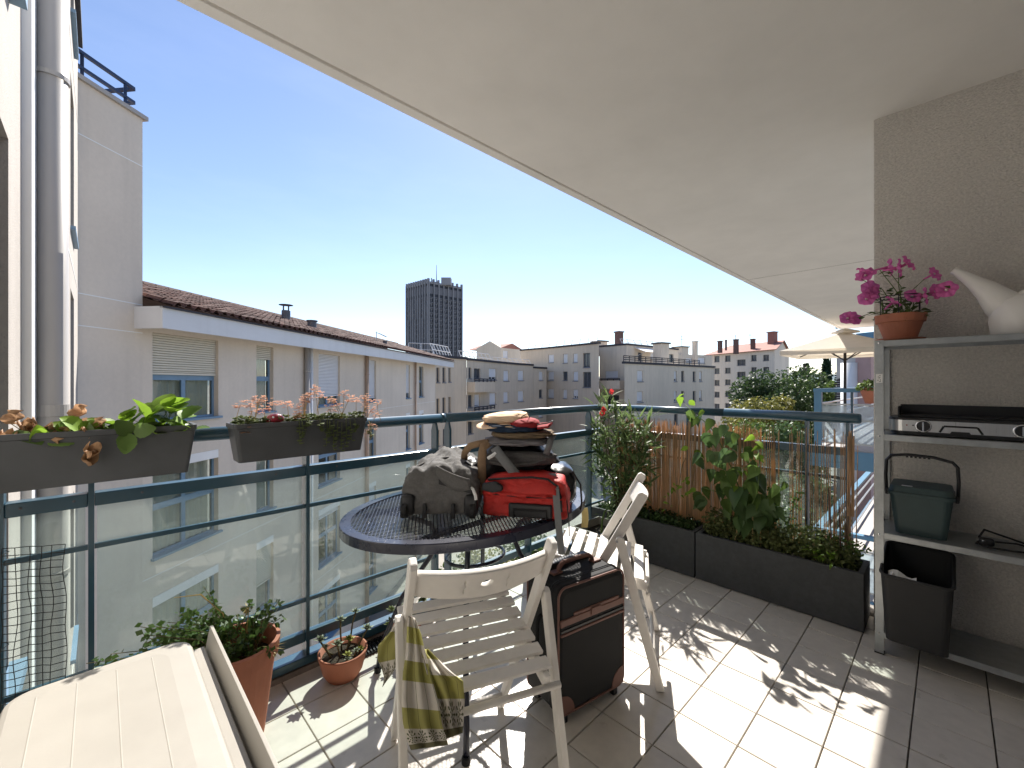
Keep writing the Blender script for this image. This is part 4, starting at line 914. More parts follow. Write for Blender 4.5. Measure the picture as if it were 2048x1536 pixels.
for sg in (1, -1):
    th = sg * R(57); dx, dy = math.cos(th), math.sin(th); px_, py_ = -dy, dx; nn_ = 110
    for i in range(-nn_, nn_ + 1):
        c_ = i * 0.0125; ox, oy = px_ * c_, py_ * c_
        a = (dx / A_) ** 2 + (dy / B_) ** 2; b = 2 * (ox * dx / A_ ** 2 + oy * dy / B_ ** 2); cc = (ox / A_) ** 2 + (oy / B_) ** 2 - 1; D2 = b * b - 4 * a * cc
        if D2 <= 0: continue
        t0, t1 = (-b - math.sqrt(D2)) / 2 / a, (-b + math.sqrt(D2)) / 2 / a
        q.bar((TU + ox + dx * t0, TV + oy + dy * t0, TZ - 0.004 + 0.0006 * sg), (TU + ox + dx * t1, TV + oy + dy * t1, TZ - 0.004 + 0.0006 * sg), 0.0030, 0.0024)
q.build('mesh_top', 'table_navy', tbl, kind='stuff')
for (su_, sv) in ((-1, -1), (1, -1), (-1, 1), (1, 1)):
    P = [(TU + su_ * 0.285, TV + sv * 0.30, 0.0), (TU + su_ * 0.275, TV + sv * 0.29, 0.10), (TU + su_ * 0.22, TV + sv * 0.215, 0.32), (TU + su_ * 0.14, TV + sv * 0.12, 0.50), (TU + su_ * 0.12, TV + sv * 0.10, 0.575), (TU + su_ * 0.14, TV + sv * 0.12, 0.63), (TU + su_ * 0.22, TV + sv * 0.17, 0.672), (TU + su_ * 0.33, TV + sv * 0.24, 0.70)]
    MB().tube(P, 0.0105, 10).build('leg', 'table_navy', tbl, smooth=True)
    MB().lathe([(0.014, 0), (0.014, 0.02), (0.011, 0.022)], 10, (TU + su_ * 0.285, TV + sv * 0.30, 0)).build('foot_cap', 'black_rubber', tbl)
MB().tube([(TU + 0.13 * math.cos(a), TV + 0.105 * math.sin(a), 0.5) for a in [2 * PI * i / 24 for i in range(24)]], 0.007, 8, closed=True).build('brace_ring', 'table_navy', tbl, smooth=True)
for sg in (-1, 1): MB().bar((TU - 0.40, TV + sg * 0.18, 0.7045), (TU + 0.40, TV + sg * 0.18, 0.7045), 0.02, 0.012).build('cross_bar', 'table_navy', tbl)
# small yellow tag hanging from the table's edge
p = onz(1163, 1008, 0.70); tg = thing('paper_tag', 'yellow paper tag hanging from the table rim beside the far chair', 'tag', p)
mat('tag_yellow', (0.75, 0.60, 0.25), 0.7, var=0.1, scale=30)
d_ = V(FY, -FX, 0)
MB().grid(lambda i, j: p + V(.02, 0, 0) + d_ * (0.028 * (i - .5)) + V(0.006 * math.sin(j * 3), 0, -0.02 - 0.085 * j), 3, 6).build('tag', 'tag_yellow', tg, solid=0.0008)
MB().tube([p + V(.005, 0, 0.02), p + V(.02, 0, -0.022)], 0.0008, 4).build('string', 'tag_yellow', tg)

# ================================================================== folding chairs
def make_chair(label, group, loc, rotz):
    t = thing('folding_chair', label, 'chair', loc, rotz, group); m = 'chair_white'
    YF, YT, ZT = 0.49, 0.06, 0.77
    def post(z): return YF + (YT - YF) * z / ZT
    pd = V(0, YT - YF, ZT).normalized(); pn = V(0, pd.z, -pd.y)      # along the post, and its forward normal
    for s in (-1, 1):
        x = s * 0.194
        q = MB(); w = 0.02
        prof = [(0, -0.018), (0.0, 0.018)]
        P0, P1 = V(0, YF, 0), V(0, YT, ZT); side = []
        for (p_, dd) in ((P0, 0), (P1, 0)): pass
        pts = [P0 + pn * -0.016, P0 + pn * 0.016, P1 - pd * 0.012 + pn * 0.02, P1 + pn * 0.012, P1 - pn * 0.012, P1 - pd * 0.012 - pn * 0.02]
        q.extr([V(x - w / 2, p_.y, max(0, p_.z)) for p_ in pts], (w, 0, 0)); q.build('back_post', m, t, world=False, bevel=0.004)
        xr = s * 0.2165
        r0, r1 = V(0, 0, 0), V(0, 0.158, 0.592); rd = (r1 - r0).normalized(); rn = V(0, rd.z, -rd.y)
        pts = [r0 - rn * 0.017, r0 + rn * 0.017, r1 - rd * 0.012 + rn * 0.018, r1 + rn * 0.009, r1 - rn * 0.009, r1 - rd * 0.012 - rn * 0.018]
        q = MB(); q.extr([V(xr - 0.0105, p_.y, max(0, p_.z)) for p_ in pts], (0.021, 0, 0)); q.build('rear_leg', m, t, world=False, bevel=0.004)
        xs = s * 0.170; a, b = V(xs, 0.045, 0.385), V(xs, 0.45, 0.452)
        MB().bar(a, b, 0.019, 0.038).build('seat_rail', m, t, world=False, bevel=0.004)
        for (yy, zz) in ((0.165, 0.575), (0.30, 0.425)):
            MB().lathe([(0.005, 0), (0.005, 0.002), (0, 0.003)], 8, (s * (0.2275 if yy < .2 else 0.205), yy, zz), Matrix.Rotation(s * PI / 2, 3, 'Y')).build('screw', 'galv', t, world=False)
    for i in range(7):
        k = (i + 0.55) / 7.3; y = 0.05 + 0.40 * k; z = 0.386 + 0.0665 * k + 0.0255
        MB().box((0, y, z), (0.382, 0.040, 0.012), Matrix.Rotation(0.165, 3, 'X')).build('seat_slat', m, t, world=False, bevel=0.003)
    for (y, z, hw_, r) in ((0.045, 0.372, 0.208, 0.0095), (post(0.075), 0.075, 0.186, 0.009), (0.022, 0.085, 0.206, 0.009), (0.30, 0.415, 0.186, 0.008)):
        MB().tube([(-hw_, y, z), (hw_, y, z)], r, 12).build('rod', m, t, world=False, smooth=True)
    # curved backrest with an oval grip hole
    hx, hh = 0.1835, 0.042; zc = 0.697; ctr = V(0, post(zc), zc)
    def mp(x, h):
        bow = 0.034 * (1 - (x / hx) ** 2); hlift = 0.010 * (1 - (x / hx) ** 2) * (1 if h > 0 else -0.5) * abs(h) / hh
        return ctr + V(x, 0, 0) + pd * (h + hlift) - pn * bow
    q = MB()
    for x0, x1 in ((-hx, -0.06), (0.06, hx)): q.grid(lambda i, j: mp(x0 + (x1 - x0) * i, -hh + 2 * hh * j), 8, 6)
    nA = 32
    def ring(i, j):
        a = 2 * PI * i; c_, s_ = math.cos(a), math.sin(a); m_ = max(abs(c_), abs(s_)); ox, oy = 0.06 * c_ / m_, hh * s_ / m_; ix, iy = 0.0165 * c_, 0.0115 * s_ + 0.004
        return mp(ix + (ox - ix) * j, iy + (oy - iy) * j)
    q.grid(ring, nA, 4, closeu=True)
    o = q.build('backrest', m, t, world=False, smooth=True)
    bm = bmesh.new(); bm.from_mesh(o.data); bmesh.ops.remove_doubles(bm, verts=bm.verts, dist=0.0004); bmesh.ops.recalc_face_normals(bm, faces=bm.faces); bm.to_mesh(o.data); bm.free()
    md = o.modifiers.new('s', 'SOLIDIFY'); md.thickness = 0.018; md.offset = 0
    md = o.modifiers.new('b', 'BEVEL'); md.width = 0.004; md.segments = 2; md.limit_method = 'ANGLE'; md.angle_limit = R(50)
    return t
def chair_frame(right_dir, mid_rear):
    f = V(-right_dir.y, right_dir.x, 0).normalized(); return mid_rear, math.atan2(-f.x, f.y), f
A = onz(783, 1477, 0); B = onz(1005, 1411, 0); w_ = (B - A).normalized(); f_ = V(-w_.y, w_.x, 0)
ch1_loc = (A + B) / 2 - f_ * 0.49; ch1_rot = math.atan2(-f_.x, f_.y); CH1 = Matrix.Translation(ch1_loc) @ Matrix.Rotation(ch1_rot, 4, 'Z')
make_chair('white folding chair seen from behind with a patterned cloth over it', 'white folding chairs', ch1_loc, ch1_rot)
A = onz(1320, 1375, 0); B = onz(1312, 1265, 0); w_ = (B - A).normalized(); f_ = V(-w_.y, w_.x, 0)
make_chair('white folding chair seen from the side behind the suitcase', 'white folding chairs', (A + B) / 2, math.atan2(-f_.x, f_.y))

# cloth over the near chair: sheets swept through measured rows
def cloth_mat():
    m = bpy.data.materials.new('patterned_cloth'); m.use_nodes = True; n = m.node_tree.nodes; l = m.node_tree.links; b = n['Principled BSDF']; b.inputs['Roughness'].default_value = 0.9
    uv = n.new('ShaderNodeUVMap'); sp = n.new('ShaderNodeSeparateXYZ'); l.new(uv.outputs[0], sp.inputs[0])
    cr = n.new('ShaderNodeValToRGB'); cr.color_ramp.interpolation = 'CONSTANT'; l.new(sp.outputs[1], cr.inputs[0]); el = cr.color_ramp.elements
    ol, wh, dk, li = (0.38, 0.36, 0.12, 1), (0.66, 0.62, 0.56, 1), (0.16, 0.15, 0.08, 1), (0.52, 0.50, 0.18, 1)
    st = [(0, dk), (0.085, wh), (0.235, ol), (0.38, wh), (0.53, ol), (0.66, wh), (0.78, li), (0.90, wh)]
    while len(el) < len(st): el.new(0.5)
    for e, (p, c) in zip(el, st): e.position = p; e.color = c
    # rosettes: rings of dots in the band 0.09..0.235 (in cloth units)
    vm = n.new('ShaderNodeVectorMath'); vm.operation = 'MULTIPLY'; vm.inputs[1].default_value = (3.6, 6.9, 0); l.new(uv.outputs[0], vm.inputs[0])
    v2 = n.new('ShaderNodeVectorMath'); v2.operation = 'ADD'; v2.inputs[1].default_value = (0, -0.62 + 0.5 - 0.5, 0); l.new(vm.outputs[0], v2.inputs[0])
    fr = n.new('ShaderNodeVectorMath'); fr.operation = 'FRACTION'; l.new(v2.outputs[0], fr.inputs[0])
    sb = n.new('ShaderNodeVectorMath'); sb.operation = 'SUBTRACT'; sb.inputs[1].default_value = (0.5, 0.5, 0); l.new(fr.outputs[0], sb.inputs[0])
    s2 = n.new('ShaderNodeSeparateXYZ'); l.new(sb.outputs[0], s2.inputs[0])
    def M_(op, a, b_=None, v=None):
        x = n.new('ShaderNodeMath'); x.operation = op; l.new(a, x.inputs[0])
        if b_ is not None: l.new(b_, x.inputs[1])
        elif v is not None: x.inputs[1].default_value = v
        return x.outputs[0]
    at2 = M_('ARCTAN2', s2.outputs[1], s2.outputs[0]); ln = n.new('ShaderNodeVectorMath'); ln.operation = 'LENGTH'; l.new(sb.outputs[0], ln.inputs[0]); r = ln.outputs['Value']
    pet = M_('COSINE', M_('MULTIPLY', at2, v=10.0)); ringd = M_('ABSOLUTE', M_('SUBTRACT', r, v=0.36)); k = M_('SUBTRACT', M_('MULTIPLY', pet, v=0.10), ringd); on1 = M_('GREATER_THAN', k, v=-0.01)
    pet2 = M_('COSINE', M_('MULTIPLY', at2, v=7.0)); rd2 = M_('ABSOLUTE', M_('SUBTRACT', r, v=0.17)); on2 = M_('GREATER_THAN', M_('SUBTRACT', M_('MULTIPLY', pet2, v=0.06), rd2), v=-0.005)
    on3 = M_('LESS_THAN', r, v=0.06)
    on = M_('MAXIMUM', M_('MAXIMUM', on1, on2), on3)
    b0 = M_('GREATER_THAN', sp.outputs[1], v=0.09); b1 = M_('LESS_THAN', sp.outputs[1], v=0.235); band = M_('MULTIPLY', b0, b1)
    fac = M_('MULTIPLY', on, band)
    mx = n.new('ShaderNodeMix'); mx.data_type = 'RGBA'; l.new(fac, mx.inputs[0]); l.new(cr.outputs[0], mx.inputs[6]); mx.inputs[7].default_value = (0.075, 0.085, 0.03, 1)
    # thin check lines
    lx = M_('LESS_THAN', M_('ABSOLUTE', M_('SUBTRACT', M_('FRACT', M_('MULTIPLY', sp.outputs[0], v=3.6)), v=0.5)), v=0.02)
    mx2 = n.new('ShaderNodeMix'); mx2.data_type = 'RGBA'; l.new(lx, mx2.inputs[0]); l.new(mx.outputs[2], mx2.inputs[6]); mx2.inputs[7].default_value = (0.12, 0.12, 0.05, 1)
    l.new(mx2.outputs[2], b.inputs['Base Color']); tr = n.new('ShaderNodeBsdfTranslucent'); l.new(mx2.outputs[2], tr.inputs[0]); ms = n.new('ShaderNodeMixShader'); ms.inputs[0].default_value = 0.25
    l.new(b.outputs[0], ms.inputs[1]); l.new(tr.outputs[0], ms.inputs[2]); l.new(ms.outputs[0], n['Material Output'].inputs[0]); MATS['patterned_cloth'] = m
cloth_mat()
cl = thing('chair_cloth', 'olive and white patterned cloth hanging over the near chair leg', 'cloth', at(815, 1.17, 0.57))
def sheet(rows, nu, amp, folds, v0, v1, u0, u1, seed):
    q = MB(); q.uv = []
    nv = 40
    def row(j):
        x = j * (len(rows) - 1); i = min(int(x), len(rows) - 2); k = x - i; a, b = rows[i], rows[i + 1]
        return [a[c_] + (b[c_] - a[c_]) * k for c_ in range(len(a))]
    for jj in range(nv + 1):
        yl, xl, yr, xr, Yd = row(jj / nv)
        for ii in range(nu + 1):
            i = ii / nu; px = xl + (xr - xl) * i; py = yl + (yr - yl) * i
            Y = Yd + amp * (math.sin(i * folds * 2 * PI + seed + 1.5 * math.sin(jj / nv * 3)) * (0.35 + 0.65 * jj / nv) + 0.8 * noise.noise(V(i * 3.5, jj / nv * 5, seed)))
            p = at(px, Y, 0); p.z = zat(py, Y); q.v.append(p); q.uv.append((u0 + (u1 - u0) * i, v0 + (v1 - v0) * (jj / nv)))
    q.f = [(j * (nu + 1) + i, j * (nu + 1) + i + 1, (j + 1) * (nu + 1) + i + 1, (j + 1) * (nu + 1) + i) for j in range(nv) for i in range(nu)]
    return q
sheet([(1232, 816, 1236, 830, 1.125), (1262, 814, 1268, 842, 1.11), (1305, 812, 1312, 852, 1.085), (1345, 806, 1352, 862, 1.06), (1400, 803, 1408, 878, 1.03), (1445, 806, 1450, 884, 1.01), (1482, 815, 1474, 892, 1.0), (1500, 822, 1490, 896, 0.995)], 30, 0.008, 2.2, 1.0, 0.0, 0.0, 1.0, 2).build('front_flap', 'patterned_cloth', cl, smooth=True, solid=0.0012)
sheet([(1300, 842, 1298, 856, 1.10), (1318, 846, 1322, 880, 1.08), (1340, 852, 1346, 905, 1.06), (1362, 858, 1362, 926, 1.055), (1402, 874, 1402, 929, 1.05), (1446, 884, 1442, 927, 1.045), (1478, 892, 1466, 925, 1.04)], 26, 0.009, 2.0, 0.62, 0.03, 0.55, 1.4, 5).build('side_flap', 'patterned_cloth', cl, smooth=True, solid=0.0012)
sheet([(1230, 797, 1230, 806, 1.16), (1262, 782, 1258, 803, 1.16), (1292, 756, 1280, 800, 1.16), (1318, 755, 1310, 798, 1.155), (1340, 764, 1330, 794, 1.15), (1356, 769, 1348, 784, 1.15), (1374, 765, 1366, 770, 1.15)], 18, 0.006, 1.4, 0.45, 0.07, 0.1, 0.8, 9).build('rear_flap', 'patterned_cloth', cl, smooth=True, solid=0.0012)

# ================================================================== suitcase
mat('suit_black', (0.016, 0.016, 0.017), 0.8, var=0.18, scale=200, bump=0.25, bscale=700)
mat('leather', (0.19, 0.095, 0.075), 0.55, var=0.12, scale=16, bump=0.1, bscale=300)
A = onz(1117, 1439, 0.035); B = onz(1246, 1366, 0.035); wd = (B - A); wv = wd.normalized(); bv = V(-wv.y, wv.x, 0); SW, SD, SZ0, SZ1 = 0.335, 0.185, 0.035, 0.492
sc = (A + B) / 2 + bv * SD / 2; sc.z = 0
su_ = thing('suitcase', 'black fabric wheeled suitcase with brown leather trim between the chairs', 'suitcase', sc, math.atan2(wv.y, wv.x))
hz = (SZ1 - SZ0) / 2; zc = (SZ0 + SZ1) / 2
def rr_path(w, h, r, n=6):
    P = []
    for (cx, cz, a0) in ((w / 2 - r, h / 2 - r, 0), (-w / 2 + r, h / 2 - r, 90), (-w / 2 + r, -h / 2 + r, 180), (w / 2 - r, -h / 2 + r, 270)):
        for k in range(n + 1): a = R(a0 + 90 * k / n); P.append((cx + r * math.cos(a), cz + r * math.sin(a)))
    return P
q = MB(); P = rr_path(SW, SZ1 - SZ0, 0.035)
nP = len(P); layers = [(-SD / 2 - 0.006, 0.90), (-SD / 2, 0.965), (-SD / 2 + 0.012, 1.0), (SD / 2 - 0.012, 1.0), (SD / 2, 0.97)]
vs = [(x * k, y, zc + z * k) for (y, k) in layers for (x, z) in P]; fs = [(i * nP + j, i * nP + (j + 1) % nP, (i + 1) * nP + (j + 1) % nP, (i + 1) * nP + j) for i in range(len(layers) - 1) for j in range(nP)]
fs += [tuple(range(nP)), tuple(reversed(range((len(layers) - 1) * nP, len(layers) * nP)))]
q.add(vs, fs).build('body', 'suit_black', su_, world=False, smooth=False)
for y in (-SD / 2 - 0.001, SD / 2 - 0.002): MB().tube([(x * 0.985, y, zc + z * 0.985) for x, z in P], 0.0042, 6, closed=True).build('piping', 'leather', su_, world=False, smooth=True)
for y in (-SD / 2 + 0.035, -SD / 2 + 0.045): MB().tube([(x * 1.004, y, zc + z * 1.004) for x, z in P], 0.0022, 5, closed=True).build('zip', 'black_plastic', su_, world=False)
yf = -SD / 2 - 0.008
def slab(name, x0, x1, z0, z1, y0, th, m, bev=0.003): return MB().bb((x0, y0 - th, z0), (x1, y0, z1)).build(name, m, su_, world=False, bevel=bev)
slab('strap_band', -SW / 2 + 0.006, SW / 2 - 0.006, 0.356, 0.381, yf + .004, 0.007, 'leather')
slab('strap_patch', -0.10, 0.13, 0.3815, 0.394, yf + .004, 0.006, 'leather')
slab('logo_patch', -0.018, 0.032, 0.362, 0.388, yf - 0.002, 0.005, 'leather'); slab('pocket_zip', -SW / 2 + 0.008, SW / 2 - 0.008, 0.333, 0.345, yf + .004, 0.005, 'black_plastic'); slab('pocket_trim', -SW / 2 + 0.008, SW / 2 - 0.008, 0.321, 0.331, yf + .004, 0.007, 'leather')
for s in (-1, 1):
    q = MB(); c_ = (s * (SW / 2 - 0.01), SZ0 + 0.012); pts = [(c_[0], c_[1])]
    for k in range(7): a = R(90 * k / 6); pts.append((c_[0] - s * 0.062 * math.cos(a), c_[1] + 0.066 * math.sin(a)))
    q.extr([V(x, yf + .006, z) for x, z in pts], (0, -0.006, 0)); q.build('corner_patch', 'leather', su_, world=False)
    MB().lathe([(0.0, -0.011), (0.02, -0.011), (0.022, -0.008), (0.022, 0.008), (0.02, 0.011), (0, 0.011)], 16, (s * (SW / 2 - 0.035), SD / 2 - 0.02, 0.022), Matrix.Rotation(PI / 2, 3, 'Y')).build('wheel', 'black_rubber', su_, world=False)
    MB().bb((s * (SW / 2 - 0.04) - 0.012, -SD / 2 + 0.005, 0.0), (s * (SW / 2 - 0.04) + 0.012, -SD / 2 + 0.035, SZ0 + 0.01)).build('foot', 'black_plastic', su_, world=False, bevel=0.004)
def handle(name, c0, c1, rise, m, r=0.009, out=None):
    c0 = V(*c0); c1 = V(*c1); up = V(*(out or (0, 0, 1))); d = (c1 - c0)
    MB().tube([c0, c0 + up * rise * .6 + d * .03, c0 + up * rise + d * .14, c0 + d * .5 + up * rise * 1.08, c1 + up * rise - d * .14, c1 + up * rise * .6 - d * .03, c1], r, 8).build(name, m, su_, world=False, smooth=True)
handle('top_handle', (-0.08, 0.01, SZ1 - 0.002), (0.10, 0.01, SZ1 - 0.002), 0.035, 'leather')
MB().bb((-0.115, -0.005, SZ1 - 0.001), (-0.07, 0.025, SZ1 + 0.008)).build('handle_mount', 'leather', su_, world=False, bevel=.003); MB().bb((0.09, -0.005, SZ1 - 0.001), (0.135, 0.025, SZ1 + 0.008)).build('handle_mount', 'leather', su_, world=False, bevel=.003)
MB().bb((-0.12, 0.045, SZ1 - 0.004), (0.12, 0.085, SZ1 + 0.018)).build('pull_handle', 'black_plastic', su_, world=False, bevel=0.005)
handle('side_handle', (-SW / 2, 0.0, 0.22), (-SW / 2, 0.0, 0.36), 0.02, 'suit_black', 0.008, (-1, 0, 0))
for z in (0.40, 0.38): MB().box((-SW / 2 - 0.004, -SD / 2 + 0.04, z), (0.006, 0.008, 0.03)).build('zip_pull', 'brass', su_, world=False)
# ================================================================== luggage on the table
mat('grey_canvas', (0.125, 0.12, 0.116), 0.9, var=0.16, scale=150, bump=0.4, bscale=420, var2=0.14, scale2=9)
mat('red_nylon', (0.50, 0.026, 0.02), 0.6, var=0.12, scale=14, bump=0.3, bscale=260, var2=0.08, scale2=40)
mat('black_nylon', (0.012, 0.012, 0.014), 0.5, var=0.2, scale=20, bump=0.3, bscale=60)
mat('beige_webbing', (0.26, 0.17, 0.10), 0.8, var=0.12, scale=60); mat('grey_webbing', (0.17, 0.175, 0.18), 0.75, var=0.08, scale=80)
mat('khaki', (0.20, 0.145, 0.09), 0.9, var=0.12, scale=20); mat('navy_cloth', (0.018, 0.035, 0.07), 0.9, var=0.15, scale=20); mat('grey_cloth', (0.20, 0.19, 0.20), 0.9, var=0.1, scale=20)
mat('cream_hat', (0.80, 0.58, 0.40), 0.9, var=0.10, scale=14, bump=0.15, bscale=120); mat('cap_red', (0.30, 0.02, 0.025), 0.85, var=0.1, scale=20)
CR = -YAW
def wrinkle(u, amp, sc=3.0, sd=0.0):
    return u * (1 + amp * noise.noise(u * sc + V(sd, sd * 2, 0)) + amp * 0.6 * noise.noise(u * sc * 2.6 + V(0, sd, 3)))
gp = onz(878, 1036, TZ); gd = thing('duffel_bag', 'grey canvas wheeled duffel bag slumped on the left of the table', 'bag', gp, CR - 0.02)
def gfn(u):
    x, y, z = u; top = max(0, z)
    ridge = 0.52 + 0.36 * math.exp(-((x + 0.03 + 0.12 * y) * 1.45) ** 2) + 0.16 * (y + 1) / 2 + 0.05 * math.sin(3 * x + 2.2 * y)
    w = wrinkle(Vector((x * (1 - 0.12 * top * top), y, z)), 0.025, 2.2, 4)
    fold = (0.075 * math.sin(8 * x + 5 * y + 3 * noise.noise(V(x * 2, y * 2, 0))) + 0.12 * abs(noise.noise(V(x * 5, y * 4, 3))) - 0.03) * top
    side = 0.03 * noise.noise(V(x * 6, y * 6, z * 5))
    return Vector((w.x + side, w.y * (1 - 0.06 * top) + side, (w.z * ridge + fold) if z > 0 else w.z))
MB().rbox((0, 0.19, 0.105), (0.285, 0.38, 0.20), 10.0, 44, gfn).build('body', 'grey_canvas', gd, world=False, smooth=True)
# rear flap / mouth pulled up, dark opening under the peak
q = MB(); q.grid(lambda i, j: V(-0.01 + 0.125 * i, -0.004 - 0.022 * math.sin(PI * i) * (1 - j), 0.155 - 0.05 * i + 0.038 * (1 - j) - 0.025 * math.sin(PI * i) * j), 10, 4); q.build('pocket_flap', 'grey_canvas', gd, world=False, smooth=True, solid=0.004)
q = MB(); q.extr([V(0.0, 0.006, 0.158), V(0.115, 0.006, 0.108), V(0.12, 0.006, 0.090), V(0.06, 0.006, 0.108), V(0.0, 0.006, 0.125)], (0, -0.012, 0)); q.build('pocket_mouth', 'black_nylon', gd, world=False)
for i, (xx, ln) in enumerate(((-0.10, 1), (-0.02, 1), (0.07, 1))):
    q = MB(); q.tube([V(xx - 0.03 + 0.13 * k, 0.10 + 0.16 * k + 0.02 * math.sin(k * 7 + i), 0.188 - 0.5 * (abs(xx - 0.03 + 0.13 * k)) ** 1.25 + 0.006) for k in [j / 10 for j in range(11)]], 0.006, 6); q.build('seam_cord', 'grey_canvas', gd, world=False, smooth=True)
for s in (-1, 1):
    MB().rbox((s * 0.116, 0.016, 0.046), (0.052, 0.06, 0.085), 4, 8).build('wheel_guard', 'black_plastic', gd, world=False, smooth=True)
    MB().lathe([(0, -0.010), (0.026, -0.010), (0.028, -0.006), (0.028, 0.006), (0.026, 0.010), (0, 0.010)], 18, (s * 0.124, -0.008, 0.029), Matrix.Rotation(PI / 2, 3, 'Y')).build('wheel', 'black_rubber', gd, world=False)
    q = MB(); xx = s * 0.052; q.extr([V(xx - 0.009, 0.0, 0.0), V(xx + 0.009, 0.0, 0.0), V(xx + 0.006, 0.0, 0.055), V(xx - 0.006, 0.0, 0.055)], (0, -0.014, 0)); q.build('skid', 'black_plastic', gd, world=False, bevel=0.003)
MB().tube([(0.10, 0.02, 0.12), (0.125, 0.0, 0.105), (0.135, -0.01, 0.085), (0.137, -0.012, 0.07)], 0.006, 6).build('zip_tab', 'white_paint', gd, world=False)

rp_ = (onz(965, 1031, TZ) + onz(1133, 1042, TZ)) / 2; rv_ = (onz(1133, 1042, TZ) - onz(965, 1031, TZ))
rb = thing('red_bag', 'bright red nylon wheeled bag with dark handle panel on the table', 'bag', rp_, math.atan2(rv_.y, rv_.x))
def rfn(u):
    x, y, z = u; t_ = max(0, z); w = wrinkle(Vector((x, y, z)), 0.03, 2.0, 11) + V(0, 1, 0) * 0.05 * noise.noise(V(x * 7, z * 4, 2)) + V(0, -1, 0) * (0.06 if abs(z - 0.18 + 0.1 * x) < 0.09 else 0)
    return Vector((w.x * (1 - 0.07 * t_) - 0.03 * t_, w.y, w.z * (0.92 + 0.16 * math.sin(1.2 + 1.5 * x)) if z > 0 else w.z))
rw = rv_.length
MB().rbox((0, 0.15, 0.07), (rw * 1.02, 0.30, 0.145), 14.0, 40, rfn).build('body', 'red_nylon', rb, world=False, smooth=True)
q = MB(); q.grid(lambda i, j: V(-0.125 + 0.245 * i, -0.012 + 0.006 * math.sin(5 * i) + 0.05 * j * j, 0.092 + 0.058 * j * (0.72 + 0.42 * math.sin(0.4 + 2.2 * i)) + 0.004 * math.sin(9 * i)), 22, 8); q.build('top_flap', 'red_nylon', rb, world=False, smooth=True, solid=0.004)
MB().bb((-0.055, -0.012, 0.004), (0.105, 0.004, 0.055)).build('handle_panel', 'black_plastic', rb, world=False, bevel=0.006)
MB().tube([(-0.035, -0.014, 0.004), (-0.035, -0.014, 0.034), (0.085, -0.014, 0.034), (0.085, -0.014, 0.004)], 0.005, 6).build('pull_handle', 'black_rubber', rb, world=False)
MB().tube([(-0.135, 0.0, 0.135), (-0.06, -0.004, 0.144), (0.03, -0.006, 0.152), (0.09, -0.004, 0.147), (0.125, 0.0, 0.118), (0.135, 0.0, 0.08), (0.137, 0.002, 0.03)], 0.0045, 6).build('piping', 'black_nylon', rb, world=False, smooth=True)
q = MB(); q.extr([V(-0.150, -0.006, 0.125), V(-0.10, -0.01, 0.135), V(-0.07, -0.012, 0.118), V(-0.075, -0.012, 0.10), V(-0.11, -0.012, 0.094), V(-0.155, -0.006, 0.10)], (0, -0.02, 0)); q.build('grab_handle', 'black_nylon', rb, world=False, bevel=0.006)
q = MB(); q.grid(lambda i, j: V(0.118 + 0.024 * (i - .5) + 0.022 * j, -0.012 - 0.012 * math.sin(j * 3), 0.115 - 0.23 * j), 2, 14); q.build('hanging_strap', 'grey_webbing', rb, world=False, solid=0.002)
q = MB(); q.grid(lambda i, j: V(0.118 + 0.024 * (i - .5) - 0.02 * j, -0.012 + 0.08 * j, 0.115 + 0.038 * math.sin(j * 1.57)), 2, 8); q.build('hanging_strap', 'grey_webbing', rb, world=False, solid=0.002)
MB().tube([(-0.125, -0.004, 0.083), (-0.05, -0.010, 0.081), (0.04, -0.010, 0.079), (0.125, -0.006, 0.082)], 0.0018, 5).build('zip', 'black_plastic', rb, world=False)
MB().tube([(0.150, 0.05, 0.10), (0.158, 0.0, 0.06), (0.165, -0.01, 0.0), (0.166, -0.012, -0.05)], 0.0025, 5).build('drawstring', 'black_nylon', rb, world=False)

bp0 = at(1040, 1.76, TZ); bp_ = thing('backpack', 'black backpack with beige grab loops heaped behind the red bag', 'bag', bp0, CR)
def bfn(u):
    w = wrinkle(u, 0.09, 2.2, 21); x = w.x; top = max(0, w.z)
    return Vector((x * (1 - 0.22 * top), w.y, w.z * (0.85 + 0.18 * math.cos(2.2 * x + .4))))
MB().rbox((-0.005, 0.08, 0.135), (0.37, 0.28, 0.27), 3.4, 22, bfn).build('body', 'black_nylon', bp_, world=False, smooth=True)
MB().rbox((-0.01, -0.075, 0.195), (0.30, 0.06, 0.055), 3.0, 14, lambda u: wrinkle(u, 0.12, 2.5, 7)).build('front_pocket', 'grey_canvas', bp_, world=False, smooth=True)
MB().tube([(-0.13, -0.098, 0.19), (-0.05, -0.11, 0.172), (0.05, -0.108, 0.178), (0.13, -0.085, 0.205)], 0.008, 6).build('zip_flap', 'grey_canvas', bp_, world=False)
def web(name, pts, w, m, th=0.003):
    q = MB(); P = [V(*p) for p in pts]; nseg = len(P) - 1
    def fn(i, j):
        x = j * nseg; a = min(int(x), nseg - 1); k = x - a; p = P[a].lerp(P[a + 1], k); t_ = (P[a + 1] - P[a]).normalized(); s_ = t_.cross(V(0, -1, 0.25)).normalized(); return p + s_ * w * (i - .5)
    q.grid(fn, 2, nseg * 4); return q.build(name, m, bp_, world=False, smooth=True, solid=th)
web('grab_loop', [(-0.155, -0.10, 0.06), (-0.148, -0.125, 0.13), (-0.150, -0.125, 0.20), (-0.145, -0.11, 0.245), (-0.12, -0.09, 0.262)], 0.032, 'beige_webbing', 0.006)
web('grab_loop', [(-0.225, -0.05, 0.17), (-0.222, -0.07, 0.215), (-0.20, -0.085, 0.245), (-0.165, -0.09, 0.255), (-0.135, -0.085, 0.26)], 0.026, 'beige_webbing', 0.006)
